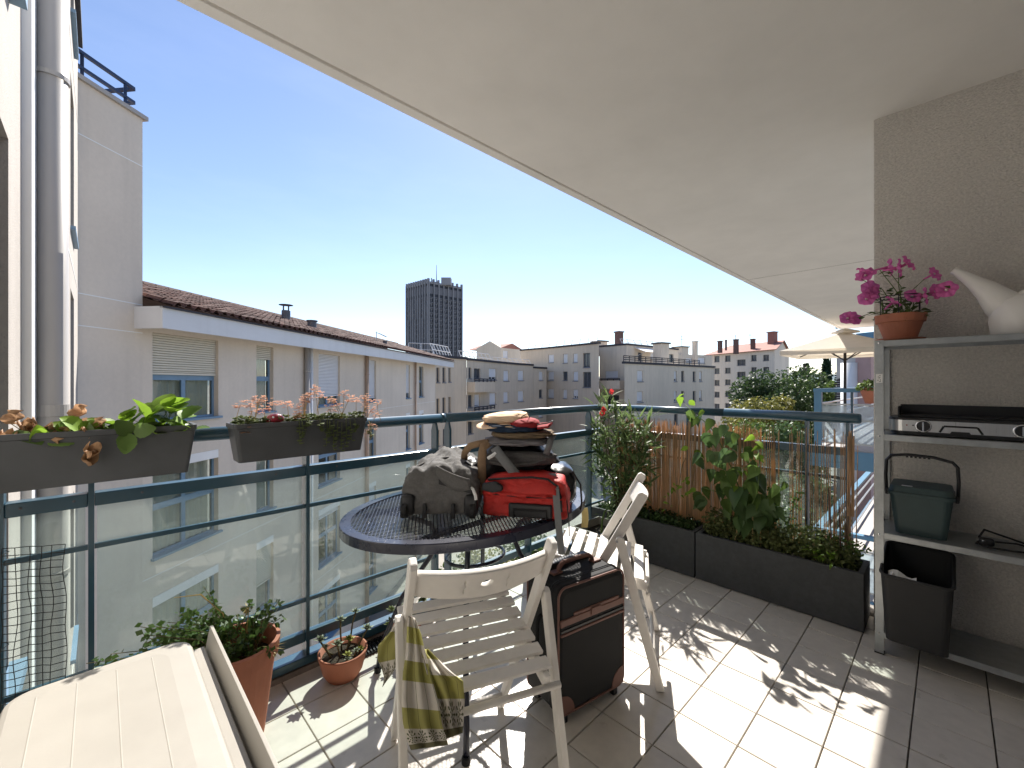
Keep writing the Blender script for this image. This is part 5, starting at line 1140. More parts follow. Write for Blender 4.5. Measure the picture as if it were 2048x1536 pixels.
web('shoulder_strap', [(-0.10, -0.12, 0.245), (-0.085, -0.135, 0.225), (-0.05, -0.15, 0.185), (-0.02, -0.16, 0.15), (0.0, -0.165, 0.125)], 0.036, 'grey_webbing')
web('shoulder_strap', [(0.10, -0.10, 0.215), (0.112, -0.105, 0.25), (0.12, -0.09, 0.275), (0.135, -0.05, 0.285)], 0.024, 'grey_webbing')
MB().rbox((-0.21, -0.03, 0.10), (0.10, 0.14, 0.18), 3, 12, lambda u: wrinkle(u, 0.12, 3, 31)).build('side_pouch', 'black_nylon', bp_, world=False, smooth=True)
for (x, z) in ((-0.205, 0.18), (-0.198, 0.165)): MB().box((x, -0.115, z), (0.03, 0.008, 0.012), Matrix.Rotation(0.5, 3, 'Y')).build('buckle', 'black_plastic', bp_, world=False, bevel=0.002)
MB().tube([(-0.125, -0.13, 0.205), (-0.11, -0.135, 0.215), (-0.095, -0.13, 0.225)], 0.007, 6).build('zip_toggle', 'white_paint', bp_, world=False)

hp = at(1118, 1.68, TZ + 0.0); hb_ = thing('helmet_bag', 'shiny rounded black pouch right behind the red bag', 'bag', hp, CR)
MB().rbox((0, 0.06, 0.085), (0.15, 0.22, 0.17), 2.6, 16, lambda u: wrinkle(u, 0.05, 1.5, 3)).build('body', 'black_gloss', hb_, world=False, smooth=True)
MB().tube([(0.05, -0.02, 0.15), (0.08, -0.03, 0.10), (0.085, -0.03, 0.03), (0.08, -0.03, 0.002)], 0.004, 5).build('cord', 'black_nylon', hb_, world=False)
# folded clothes, hat and caps on top
def folded(label, px, py, Y, w, d, h, m, sd, name='folded_garment'):
    p = at(px, Y, zat(py, Y)); t = thing(name, label, 'clothing', p, CR + rnd(-.2, .2), 'folded clothes on the backpack')
    MB().rbox((0, 0.0, 0), (w, d, h), 2.6, 14, lambda u: wrinkle(u, 0.16, 2.3, sd)).build('fabric', m, t, world=False, smooth=True); return t
folded('grey folded garment lowest on the backpack heap', 1036, 880, 1.74, 0.26, 0.22, 0.035, 'grey_cloth', 1)
folded('khaki folded garment in the middle of the backpack heap', 1046, 866, 1.74, 0.25, 0.21, 0.034, 'khaki', 2)
folded('navy folded garment under the red cap', 1030, 853, 1.75, 0.24, 0.22, 0.042, 'navy_cloth', 3)
hp = at(1012, 1.76, zat(846, 1.76)); hat = thing('sun_hat', 'crumpled cream sun hat topmost on the luggage heap', 'hat', hp, CR)
def hatfn(u): 
    w = wrinkle(u, 0.10, 2.0, 17); return Vector((w.x, w.y, w.z * (0.75 + 0.25 * u.x)))
MB().rbox((0, 0, 0.020), (0.19, 0.17, 0.072), 2.4, 16, hatfn).build('crown', 'cream_hat', hat, world=False, smooth=True)
MB().grid(lambda i, j: V(math.cos(2 * PI * i) * (0.088 + 0.035 * j), math.sin(2 * PI * i) * (0.08 + 0.035 * j), 0.0 - 0.012 * j + 0.006 * math.sin(6 * PI * i)), 36, 3, closeu=True).build('brim', 'cream_hat', hat, world=False, smooth=True, solid=0.003)
MB().tube([(0.06, -0.08, 0.03), (0.085, -0.08, 0.045), (0.095, -0.07, 0.03), (0.085, -0.07, 0.015)], 0.002, 5).build('cord', 'black_nylon', hat, world=False)
cp = at(1063, 1.70, zat(848, 1.70)); cap = thing('baseball_cap', 'dark red cap with its visor to the right under the sun hat', 'cap', cp, CR)
MB().rbox((-0.03, 0.02, 0.0), (0.13, 0.15, 0.05), 2.2, 12, lambda u: wrinkle(u, 0.08, 2, 5)).build('crown', 'cap_red', cap, world=False, smooth=True)
MB().grid(lambda i, j: V(0.02 + 0.065 * j * (1 - 0.35 * (2 * i - 1) ** 2), -0.055 + 0.11 * i, 0.006 * j - 0.014 * (2 * i - 1) ** 2), 12, 6).build('visor', 'cap_red', cap, world=False, smooth=True, solid=0.005)
MB().tube([(0.02, -0.06, 0.004), (0.06, -0.045, 0.008), (0.083, -0.01, 0.012), (0.085, 0.015, 0.012)], 0.003, 5).build('piping', 'grey_cloth', cap, world=False)
# ================================================================== shelving unit at the right and what stands on it
SX0, SX1, SY0, SY1 = 2.512, 2.782, -0.372, 0.236
sh = thing('metal_shelf', 'galvanised steel shelving unit against the rough rendered wall', 'shelf', ((SX0 + SX1) / 2, (SY0 + SY1) / 2, 0))
SHZ = [0.10, 0.545, 0.985, 1.404]
for (x, y, sx_, sy_) in ((SX0, SY1, 1, -1), (SX1, SY1, -1, -1), (SX0, SY0, 1, 1), (SX1, SY0, -1, 1)):
    q = MB(); L = 0.03; t_ = 0.0022
    q.bb((x, y, 0), (x + sx_ * t_, y + sy_ * L, 1.406)); q.bb((x + sx_ * t_, y, 0.0005), (x + sx_ * L, y + sy_ * t_, 1.4055)); q.build('post', 'galv', sh)
    MB().bb((x - sx_ * .002, y + .002 * -sy_, 0), (x + sx_ * (L + .002), y + sy_ * (L + .002), 0.006)).build('foot_cap', 'black_plastic', sh)
    for z in SHZ:
        MB().lathe([(0.0045, 0), (0.0045, 0.002), (0, 0.003)], 8, (x, y + sy_ * 0.014, z - 0.01), Matrix.Rotation(-sx_ * PI / 2, 3, 'Y')).build('bolt', 'chrome', sh)
for z in SHZ:
    q = MB(); a, b, c_, d = SX0 + 0.003, SX1 - 0.003, SY0 + 0.003, SY1 - 0.003
    q.bb((a, c_, z - 0.003), (b, d, z)); q.bb((a, c_, z - 0.026), (a + 0.0015, d, z - 0.003)); q.bb((b - 0.0015, c_, z - 0.026), (b, d, z - 0.003)); q.bb((a + .0015, c_, z - 0.026), (b - .0015, c_ + 0.0015, z - 0.003)); q.bb((a + .0015, d - 0.0015, z - 0.026), (b - .0015, d, z - 0.003))
    q.bb((a + 0.0015, c_ + .0015, z - 0.026), (a + 0.012, d - .0015, z - 0.0245)); q.build('shelf_board', 'galv', sh, bevel=0.0008)
stk = MB(); stk.bb((SX0 - 0.0012, SY1 - 0.026, 1.215), (SX0 - 0.0002, SY1 - 0.004, 1.255)); o = stk.build('sticker', 'white_paint', sh)
q = MB()
for (dy, dz, w_, h_) in ((-.021, 1.220, .011, .002), (-.020, 1.224, .002, .008), (-.013, 1.226, .008, .002), (-.015, 1.232, .002, .007), (-.019, 1.238, .008, .002), (-.012, 1.238, .002, .008), (-.02, 1.246, .010, .002)): q.bb((SX0 - 0.0016, SY1 + dy, dz), (SX0 - 0.0013, SY1 + dy + w_ * .6, dz + h_))
q.build('sticker_print', 'black_plastic', sh, kind='stuff')
# petunia pot
pp = onx(1800, 680, 2.64); pp.z = 1.405
pt = thing('petunia_pot', 'pink petunia in a terracotta pot on the shelf top', 'potted plant', pp)
MB().lathe([(0.0, 0.0), (0.072, 0.0), (0.088, 0.012), (0.084, 0.014), (0.07, 0.006), (0.0, 0.006)], 28, pp).build('saucer', 'terracotta', pt, smooth=True)
MB().lathe([(0.0, 0.007), (0.056, 0.007), (0.079, 0.085), (0.087, 0.087), (0.092, 0.122), (0.083, 0.122), (0.078, 0.10), (0.0, 0.10)], 32, pp).build('pot', 'terracotta', pt)
MB().lathe([(0.0, 0.106), (0.079, 0.103)], 20, pp).build('soil', 'soil', pt)
q = MB()
for z in (0.205, 0.19): q.tube([pp + V(0.075 * math.cos(a), 0.075 * math.sin(a), z) for a in [2 * PI * i / 30 for i in range(30)]], 0.0022, 5, closed=True)
for k in range(6): a = k * PI / 3; q.tube([pp + V(.075 * math.cos(a), .075 * math.sin(a), 0.10), pp + V(.075 * math.cos(a), .075 * math.sin(a), 0.205)], 0.002, 5)
q.build('wire_ring', 'black_plastic', pt)
mat('petal_pink', (0.72, 0.17, 0.46), 0.6, var=0.18, scale=40, trans=0.35, rnd=0.12); mat('petal_eye', (0.75, 0.65, 0.62), 0.6)
leafmat('leaf_petunia', (0.09, 0.14, 0.045), 0.3, 0.2)
fm = MB(); fm.grid(lambda i, j: V((0.004 + 0.022 * j) * (1 + 0.07 * j * math.cos(5 * 2 * PI * i)) * math.cos(2 * PI * i), (0.004 + 0.022 * j) * (1 + 0.07 * j * math.cos(5 * 2 * PI * i)) * math.sin(2 * PI * i), 0.014 * j ** 0.6 + 0.003 * j * math.sin(10 * PI * i * 1.5) - 0.008 * j ** 3), 40, 5, closeu=True)
fm.lathe([(0.002, -0.03), (0.0045, 0.0)], 8)
flower_mesh = fm.mesh('petunia_flower', 'petal_pink', True); em = MB(); em.lathe([(0.0055, 0.001), (0.003, 0.006), (0, 0.008)], 10); eye_mesh = em.mesh('flower_eye', 'petal_eye', True)
ca = V(-FX, -FY, 0)   # towards the camera
Mi = root_matrix(pt).inverted()
fl_px = [(1728, 545, .0), (1738, 578, 0), (1775, 535, .02), (1793, 536, -.02), (1812, 528, 0), (1742, 588, .0), (1733, 598, -.01), (1695, 637, 0), (1706, 638, .02), (1823, 594, -.03), (1845, 592, -.02), (1870, 583, 0), (1893, 580, -.01), (1866, 549, 0), (1784, 606, -.05), (1732, 552, .03)]
rt = pp + V(0, 0, 0.11)
for (fx, fy, dd) in fl_px:
    r = ray(fx, fy); k = (pp.x - 0.02 + dd) / r.x; P = V(0, 0, H) + r * k; nd = (ca + V(rnd(-.9, .9), rnd(-.9, .9), rnd(-.1, .7))).normalized()
    o = inst('flower', flower_mesh, pt, Mi @ orient(P, nd.orthogonal(), nd, rnd(1.25, 1.6))); inst('flower_eye', eye_mesh, o, Matrix.Identity(4))
    mid = (rt + P) / 2 + V(rnd(-.02, .02), rnd(-.02, .02), 0.03); st_ = MB(); st_.tube([rt + V(rnd(-.05, .05), rnd(-.05, .05), 0), mid, P - nd * 0.03], [0.0022, 0.0018, 0.0014], 5); st_.build('stem', 'stem_green', pt)
def leaf_shape(L, W, fold=0.15, curl=0.12, nl=6, teeth=0.0, rounded=False):
    m = MB(); vs = []; fs = []
    for j in range(nl + 1):
        t_ = j / nl; w = W * (math.sin(PI * t_ ** 0.62) * (1.08 - 0.25 * t_) if 0 < t_ < 1 else 0.02) * (1 + teeth * (1 if j % 2 else -1)); y = L * t_; z = -curl * L * t_ ** 2
        if rounded: w = W * (math.sin(PI * (0.04 + 0.94 * t_ ** 0.85)) ** 0.7) * (1 + teeth * (1 if j % 2 else -1))
        vs += [(-w / 2, y, z + fold * w), (0, y, z), (w / 2, y, z + fold * w)]
    for j in range(nl): fs += [(3 * j, 3 * j + 1, 3 * j + 4, 3 * j + 3), (3 * j + 1, 3 * j + 2, 3 * j + 5, 3 * j + 4)]
    return m.add(vs, fs)
pl = leaf_shape(0.034, 0.019).mesh('leaf', 'leaf_petunia', True)
for i in range(110):
    a = rnd(0, 2 * PI); k = random.random()
    if i < 60: P = rt + V(math.cos(a) * rnd(.02, .09), math.sin(a) * rnd(.02, .09), rnd(-.005, .04))
    else:
        fx, fy, dd = random.choice(fl_px); r = ray(fx, fy); Q = V(0, 0, H) + r * ((pp.x - 0.02 + dd) / r.x); P = rt.lerp(Q, rnd(.3, .9)) + V(rnd(-.02, .02), rnd(-.02, .02), rnd(-.01, .03))
    d = V(math.cos(a), math.sin(a), rnd(-.6, .6)); inst('leaf', pl, pt, Mi @ orient(P, d, V(rnd(-.5, .5), rnd(-.5, .5), 1), rnd(.6, 1.3)))
# white swan-necked watering can
wp = onx(2046, 668, 2.645); wp.z = 1.4045
wc = thing('watering_can', 'white plastic watering can with long open spout on the shelf top', 'watering can', wp)
mat('white_gloss', (0.78, 0.76, 0.73), 0.3, var=0.02)
tip = onx(1906, 541, 2.645)
def loft(secs, n=24):
    q = MB(); vs = []
    for i, (c_, ra, rb_) in enumerate(secs):
        A_, B_ = secs[max(0, i - 1)][0], secs[min(len(secs) - 1, i + 1)][0]; tg_ = (B_ - A_).normalized(); s_ = V(1, 0, 0); u_ = s_.cross(tg_).normalized()
        for k in range(n): an = 2 * PI * k / n; vs.append(c_ + u_ * ra * math.cos(an) + s_ * rb_ * math.sin(an))
    fs = [(i * n + k, i * n + (k + 1) % n, (i + 1) * n + (k + 1) % n, (i + 1) * n + k) for i in range(len(secs) - 1) for k in range(n)]
    return q.add(vs, fs)
MB().lathe([(0.0, 0.0), (0.083, 0.0), (0.087, 0.006), (0.093, 0.06), (0.090, 0.105), (0.072, 0.140), (0.040, 0.160), (0.0, 0.166)], 36, wp).build('body', 'white_gloss', wc, smooth=True)
dy_, dz_ = tip.y - wp.y, tip.z - wp.z
loft([(wp + V(0, 0.0, 0.085), 0.075, 0.07), (wp + V(0, dy_ * .30, 0.135), 0.056, 0.052), (wp + V(0, dy_ * .50, dz_ * .66), 0.038, 0.036), (wp + V(0, dy_ * .72, dz_ * .82), 0.024, 0.024), (wp + V(0, dy_ * .9, dz_ * .945), 0.016, 0.017), (wp + V(0, dy_, dz_), 0.0135, 0.015)]).build('spout', 'white_gloss', wc, smooth=True, solid=0.003)
loft([(wp + V(0, 0.0, 0.09), 0.075, 0.07), (wp + V(0, -0.05, 0.15), 0.055, 0.05), (wp + V(0, -0.10, 0.20), 0.040, 0.036), (wp + V(0, -0.14, 0.25), 0.03, 0.03)]).build('handle', 'white_gloss', wc, smooth=True, solid=0.003)
# electric griddle
gx, gy0, gy1, gz = 2.545, -0.345, 0.193, 0.986
gr = thing('electric_griddle', 'stainless electric griddle with two knobs on the upper middle shelf', 'griddle', (2.66, -0.07, gz))
P = []
for (x, y) in rr_path(0.235, gy1 - gy0, 0.045, 6): P.append((2.662 + x, (gy0 + gy1) / 2 + y))
MB().prism([(x * 0.0 + 2.662 + (x - 2.662) * 0.98, -0.0685 + (y + 0.0685) * 0.98) for x, y in P], gz + 0.004, gz + 0.018).build('base', 'black_plastic', gr)
MB().prism(P, gz + 0.018, gz + 0.066).build('housing', 'steel', gr, smooth=False)
MB().prism([(2.662 + (x - 2.662) * 1.012, -0.0685 + (y + 0.0685) * 1.006) for x, y in P], gz + 0.066, gz + 0.076).build('trim', 'black_plastic', gr, bevel=0.002)
MB().bb((2.566, gy0 + 0.03, gz + 0.0765), (2.758, gy1 - 0.03, gz + 0.084)).build('plate', 'black_rubber', gr, bevel=0.003)
q = MB(); q.bb((2.755, gy0 + 0.028, gz + 0.08), (2.759, gy1 - 0.028, gz + 0.128)); q.bb((2.60, gy1 - 0.032, gz + 0.08), (2.755, gy1 - 0.028, gz + 0.122)); q.bb((2.60, gy0 + 0.028, gz + 0.08), (2.755, gy0 + 0.032, gz + 0.122)); q.build('splash_guard', 'black_plastic', gr)
xf = 2.5445
for y in (0.080, onx(2046, 862, 2.5445).y):
    Rm_ = Matrix.Rotation(-PI / 2, 3, 'Y')
    MB().lathe([(0.0, 0.0), (0.0265, 0.0), (0.0265, 0.003), (0.022, 0.005), (0.0205, 0.004)], 28, (xf, y, gz + 0.042), Rm_).build('knob_ring', 'chrome', gr, smooth=True)
    k_ = MB().lathe([(0.0205, 0.002), (0.0205, 0.012), (0.019, 0.014), (0, 0.014)], 24, (xf, y, gz + 0.042), Rm_).build('knob', 'black_plastic', gr)
    MB().box((xf - 0.016, y, gz + 0.042), (0.006, 0.005, 0.036)).build('knob_mark', 'chrome', k_)
q = MB(); w_ = 0.004
for (a, b) in (((0.030, 0.020), (0.018, 0.046)), ((0.018, 0.046), (-0.078, 0.046)), ((-0.078, 0.046), (-0.092, 0.020))): q.tube([V(xf, a[0], gz + a[1]), V(xf, b[0], gz + b[1])], w_, 6)
q.build('front_handle', 'black_rubber', gr)
q = MB(); q.extr([V(xf, 0.0, gz + .018), V(xf, -0.06, gz + .018), V(xf, -0.055, gz + .026), V(xf, -0.005, gz + .026)], (-0.006, 0, 0)); q.build('drip_tray', 'black_plastic', gr)
for y, c_ in ((0.132, 'led_red'), (0.112, 'black_plastic')):
    mat('led_red', (0.25, 0.02, 0.02), 0.3); MB().lathe([(0.003, 0), (0.003, 0.002), (0, 0.003)], 8, (xf, y, gz + 0.044), Rm_).build('indicator', c_, gr)
# compost caddy
mat('caddy_green', (0.035, 0.06, 0.062), 0.5, var=0.08, scale=14)
cx_, cy0_, cy1_, cz_ = 2.645, -0.02, 0.20, 0.546
cd = thing('compost_caddy', 'dark green lidded compost caddy with raised handle on the third shelf', 'bin', (cx_, 0.09, cz_))
def taper(name, m, par, x0, x1, y0, y1, z0, z1, k, bev=0.012, hollow=0.0, zslope=0.0):
    xm, ym = (x0 + x1) / 2, (y0 + y1) / 2; q = MB(); A_ = rr_path(x1 - x0, y1 - y0, 0.028, 5); n = len(A_)
    vs = [(xm + x * k, ym + y * k, z0) for x, y in A_] + [(xm + x, ym + y, z1 + zslope * (x / (x1 - x0) + 0.5)) for x, y in A_]; fs = [tuple(reversed(range(n)))] + [(i, (i + 1) % n, n + (i + 1) % n, n + i) for i in range(n)]
    if hollow: vs += [(xm + x * (1 - hollow), ym + y * (1 - hollow), z1 + zslope * (x / (x1 - x0) + 0.5)) for x, y in A_] + [(xm + x * k * (1 - hollow), ym + y * k * (1 - hollow), z0 + 0.01) for x, y in A_]; fs += [(n + i, n + (i + 1) % n, 2 * n + (i + 1) % n, 2 * n + i) for i in range(n)] + [(2 * n + i, 2 * n + (i + 1) % n, 3 * n + (i + 1) % n, 3 * n + i) for i in range(n)] + [tuple(range(3 * n, 4 * n))]
    else: fs.append(tuple(range(n, 2 * n)))
    return q.add(vs, fs).build(name, m, par)
taper('body', 'caddy_green', cd, cx_ - 0.105, cx_ + 0.105, cy0_ + .008, cy1_ - .008, cz_, cz_ + 0.182, 0.80)
taper('rim', 'caddy_green', cd, cx_ - 0.110, cx_ + 0.110, cy0_ + .003, cy1_ - .003, cz_ + 0.172, cz_ + 0.186, 1.0)
taper('lid', 'caddy_green', cd, cx_ - 0.100, cx_ + 0.100, cy0_ + .012, cy1_ - .012, cz_ + 0.187, cz_ + 0.212, 1.06)
MB().bb((cx_ - 0.085, 0.115, cz_ + 0.2125), (cx_ - 0.07, 0.15, cz_ + 0.2135)).build('label', 'white_paint', cd)
hx_ = cx_ - 0.035
MB().tube([(hx_, cy1_ + .004, cz_ + 0.17), (hx_ - .005, cy1_ + 0.006, cz_ + 0.25), (hx_ - .01, cy1_ + 0.003, cz_ + 0.315), (hx_ - .01, cy1_ - 0.012, cz_ + 0.338), (hx_ - .012, 0.13, cz_ + 0.348), (hx_ - .012, 0.05, cz_ + 0.345), (hx_ - .01, cy0_ + 0.012, cz_ + 0.33), (hx_ - .01, cy0_ - 0.003, cz_ + 0.31), (hx_ - .005, cy0_ - 0.006, cz_ + 0.25), (hx_, cy0_ - .004, cz_ + 0.17)], 0.0065, 8).build('handle', 'black_plastic', cd, smooth=True)
for y in (cy1_ + .002, cy0_ - .002): MB().rbox((hx_, y, cz_ + 0.172), (0.03, 0.014, 0.03), 4, 6).build('pivot', 'black_plastic', cd, smooth=True)
for k in range(6): MB().tube([(hx_ - .012, 0.06 + k * 0.014, cz_ + 0.3405), (hx_ - .012, 0.068 + k * 0.014, cz_ + 0.3395)], 0.006, 6).build('grip_rib', 'black_plastic', cd)
# power cord lying on the third shelf
pcd = thing('power_cord', 'black coiled power cord with plug on the third shelf', 'cord', (2.66, -0.19, 0.545))
MB().tube([V(2.62, -0.095, 0.556), V(2.625, -0.085, 0.575), V(2.66, -0.10, 0.60), V(2.70, -0.16, 0.575), V(2.70, -0.24, 0.553), V(2.66, -0.28, 0.551), V(2.61, -0.24, 0.551), V(2.58, -0.17, 0.551), V(2.575, -0.11, 0.551), V(2.60, -0.075, 0.552), V(2.66, -0.09, 0.551), V(2.69, -0.19, 0.556), V(2.63, -0.30, 0.552)], 0.004, 8).build('cable', 'black_rubber', pcd, smooth=True)
MB().rbox((2.615, -0.105, 0.562), (0.032, 0.045, 0.032), 3.5, 8).build('plug', 'black_plastic', pcd, smooth=True)
for dy in (-.008, .008): MB().tube([(2.603, -0.095 + dy, 0.566), (2.59, -0.085 + dy, 0.57)], 0.0022, 6).build('pin', 'chrome', pcd)
# open waste bin on the bottom shelf
mat('bin_dark', (0.022, 0.022, 0.023), 0.6, var=0.12, scale=10)
wb = thing('waste_bin', 'open dark plastic waste bin on the bottom shelf', 'bin', (2.59, 0.10, 0.101))
taper('body', 'bin_dark', wb, 2.432, 2.735, -0.012, 0.212, 0.101, 0.385, 0.86, hollow=0.02, zslope=0.065)
q = MB(); A_ = rr_path(0.303, 0.224, 0.028, 5); q.tube([(2.5835 + x, 0.10 + y, 0.387 + 0.065 * (x / 0.303 + .5)) for x, y in A_], 0.006, 6, closed=True); q.build('rim', 'bin_dark', wb)
q = MB(); q.grid(lambda i, j: V(2.46 + 0.06 * j, 0.19 - 0.09 * i, 0.335 + 0.045 * j + 0.012 * math.sin(6 * i)), 6, 3); q.build('paper', 'white_paint', wb, solid=0.001)
q = MB(); q.lathe([(0.011, 0), (0.012, 0.045), (0.004, 0.06), (0, 0.062)], 10, (2.465, 0.175, 0.335)); q.build('tube', 'white_paint', wb)
# cream storage box in the left foreground
BX0, BX1, BY1, BZ = -0.145, 0.228, 1.392, 0.55
sb = thing('storage_box', 'large cream plastic storage box with ribbed lid in the left foreground', 'storage box', (0.04, 0.9, 0))
BY0 = -0.35
def rrect(x0, x1, y0, y1, r, n=6):
    return [((x0 + x1) / 2 + x, (y0 + y1) / 2 + y) for x, y in rr_path(x1 - x0, y1 - y0, r, n)]
MB().prism(rrect(BX0 + 0.012, BX1 - 0.045, BY0 + .02, BY1 - 0.02, 0.03), 0.002, BZ - 0.05).build('body', 'cream_plastic', sb)
q = MB(); A_ = rrect(BX0, 0.170, BY0, BY1, 0.045); n = len(A_); xm, ym = (BX0 + 0.17) / 2, (BY0 + BY1) / 2
def sc_(k, z): return [(xm + (x - xm) * (1 - k / (0.17 - BX0) * 2), ym + (y - ym) * (1 - k / (BY1 - BY0) * 2), z) for x, y in A_]
layers = [sc_(0, BZ - 0.05), sc_(0, BZ - 0.012), sc_(0.004, BZ - 0.004), sc_(0.012, BZ), sc_(0.05, BZ + 0.004)]
vs = [p for L_ in layers for p in L_]; fs = [(i * n + k, i * n + (k + 1) % n, (i + 1) * n + (k + 1) % n, (i + 1) * n + k) for i in range(len(layers) - 1) for k in range(n)] + [tuple(range((len(layers) - 1) * n, len(layers) * n)), tuple(reversed(range(n)))]
q.add(vs, fs).build('lid', 'cream_plastic', sb, smooth=False)
for x in (-0.095, -0.035, 0.028, 0.090):
    q = MB(); q.tube([(x, BY1 - 0.06, BZ + 0.0032), (x, BY0 + 0.06, BZ + 0.0032)], 0.0017, 8); q.build('lid_rib', 'cream_plastic', sb, smooth=True)
MB().bb((0.171, BY0, BZ - 0.03), (0.196, BY1 - 0.04, BZ - 0.022)).build('ledge', 'cream_plastic', sb, bevel=0.002)
q = MB(); q.extr([V(0.1965, BY1 - 0.03, BZ - 0.05), V(0.206, BY1 - 0.03, BZ - 0.05), V(0.219, BY1 - 0.012, BZ + 0.012), V(0.212, BY1 - 0.012, BZ + 0.012)], (0, BY0 - BY1 + .03, 0)); q.build('raised_lip', 'cream_plastic', sb, bevel=0.001)
# ================================================================== planters and plants
random.seed(99)
leafmat('leaf_bright', (0.20, 0.33, 0.035), 0.45, 0.25); leafmat('leaf_green', (0.11, 0.18, 0.045), 0.4, 0.3, 0.36); leafmat('leaf_deep', (0.08, 0.14, 0.048), 0.35, 0.3, 0.33); leafmat('leaf_brown', (0.42, 0.25, 0.14), 0.35, 0.35); leafmat('leaf_olive', (0.11, 0.13, 0.045), 0.3, 0.25)
leafmat('leaf_oleander', (0.14, 0.20, 0.075), 0.35, 0.3); leafmat('sedum', (0.12, 0.15, 0.055), 0.25, 0.25); leafmat('dry_flower', (0.62, 0.36, 0.24), 0.5, 0.15); leafmat('dry_straw', (0.50, 0.37, 0.17), 0.4, 0.2); leafmat('succulent', (0.20, 0.22, 0.15), 0.2, 0.2); leafmat('succulent_yellow', (0.36, 0.36, 0.08), 0.25, 0.2)
def loc_inv(t): return root_matrix(t).inverted()
# --- two long grey planters by the side railing
def trough(label, y0, y1, sd):
    x0, x1, h = 2.655, 2.884, 0.288; t = thing('trough_planter', label, 'planter', ((x0 + x1) / 2, (y0 + y1) / 2, 0), 0, 'grey trough planters'); w = 0.024
    q = MB(); q.bb((x0, y0, 0.004), (x0 + w, y1, h)); q.bb((x1 - w, y0, 0.004), (x1, y1, h)); q.bb((x0 + w, y0, 0.004), (x1 - w, y0 + w, h)); q.bb((x0 + w, y1 - w, 0.004), (x1 - w, y1, h)); q.bb((x0 + w, y0 + w, 0.004), (x1 - w, y1 - w, 0.02))
    q.build('trough', 'planter_grey', t, bevel=0.003)
    q = MB(); q.grid(lambda i, j: V(x0 + w + (x1 - x0 - 2 * w) * i, y0 + w + (y1 - y0 - 2 * w) * j, h - 0.035 + 0.012 * noise.noise(V(i * 3, j * 9, sd))), 8, 30); q.build('soil', 'soil', t)
    return t
trough('grey trough planter farther left holding the oleander', 1.108, 1.878, 1); trough('grey trough planter nearer the shelf holding broad leaved plant', 0.290, 1.100, 2)
def ground_cover(label, y0, y1, n, hmax, m, sd, size=0.022, fn=None):
    random.seed(sd); t = thing('ground_cover', label, 'plant', (2.77, (y0 + y1) / 2, 0.26)); q = MB()
    for i in range(n):
        y = rnd(y0, y1); hh = hmax * (fn(y) if fn else 1) * (0.2 + 0.8 * random.random() ** 1.6); P = V(rnd(2.685, 2.865), y, 0.255 + hh); leafquad(q, P, size * rnd(.6, 1.3))
    q.build('leaves', m, t, kind='stuff'); q = MB()
    for i in range(60):
        y = rnd(y0, y1); b_ = V(rnd(2.70, 2.85), y, 0.255); q.tube([b_, b_ + V(rnd(-.03, .03), rnd(-.04, .04), hmax * (fn(y) if fn else 1) * rnd(.4, .9))], 0.0011, 4)
    q.build('stalks', 'stem_green', t, kind='stuff')
ground_cover('low dark ground cover in the left trough', 1.14, 1.85, 2600, 0.07, 'leaf_deep', 3)
ground_cover('low leafy ground cover in the right trough', 0.33, 1.07, 4600, 0.15, 'leaf_olive', 4, 0.022, lambda y: 0.55 + 0.6 * abs(math.sin((y - 0.3) * 6)))
# taller feathery stems at the sparse end of the reed screen
def feathery(label, y, x, h, n, sd):
    random.seed(sd); t = thing('feathery_plant', label, 'plant', (x, y, 0.25), 0, 'feathery plants in the right trough'); s = MB(); q = MB()
    for k in range(4):
        b_ = V(x + rnd(-.02, .02), y + rnd(-.03, .03), 0.25); e_ = b_ + V(rnd(-.05, .05), rnd(-.09, .09), h * rnd(.7, 1)); s.tube([b_, (b_ + e_) / 2 + V(rnd(-.02, .02), rnd(-.02, .02), 0), e_], 0.0016, 5)
        for i in range(n // 4): P = b_.lerp(e_, rnd(.15, 1)) + V(rnd(-.03, .03), rnd(-.035, .035), rnd(-.02, .02)); leafquad(q, P, 0.024 * rnd(.6, 1.2))
    s.build('stems', 'stem_green', t); q.build('leaves', 'leaf_green', t, kind='stuff')
feathery('tall feathery green stems left of the second railing post', 0.70, 2.80, 0.42, 420, 7); feathery('feathery stems beside the broad leaved plant', 0.80, 2.82, 0.36, 320, 8); feathery('short feathery stems near the trough corner', 0.42, 2.79, 0.22, 300, 9)
# maple-like seedling near the trough's front right
t = thing('seedling', 'bright palmate seedling at the front of the right trough', 'plant', (2.70, 0.47, 0.26)); q = MB()
for i in range(26):
    a = rnd(0, 2 * PI); P = V(2.70 + rnd(-.03, .03), 0.47 + rnd(-.06, .06), 0.30 + rnd(0, .05)); d = V(math.cos(a), math.sin(a), rnd(-.5, .1)); x = d.cross(V(0, 0, 1)).normalized() * 0.008; q.add([P, P + d * .02 + x, P + d * .05, P + d * .02 - x], [(0, 1, 2, 3)])
q.build('leaves', 'leaf_bright', t, kind='stuff'); MB().tube([(2.70, 0.47, 0.25), (2.70, 0.47, 0.31)], 0.002, 5).build('stem', 'stem_green', t)
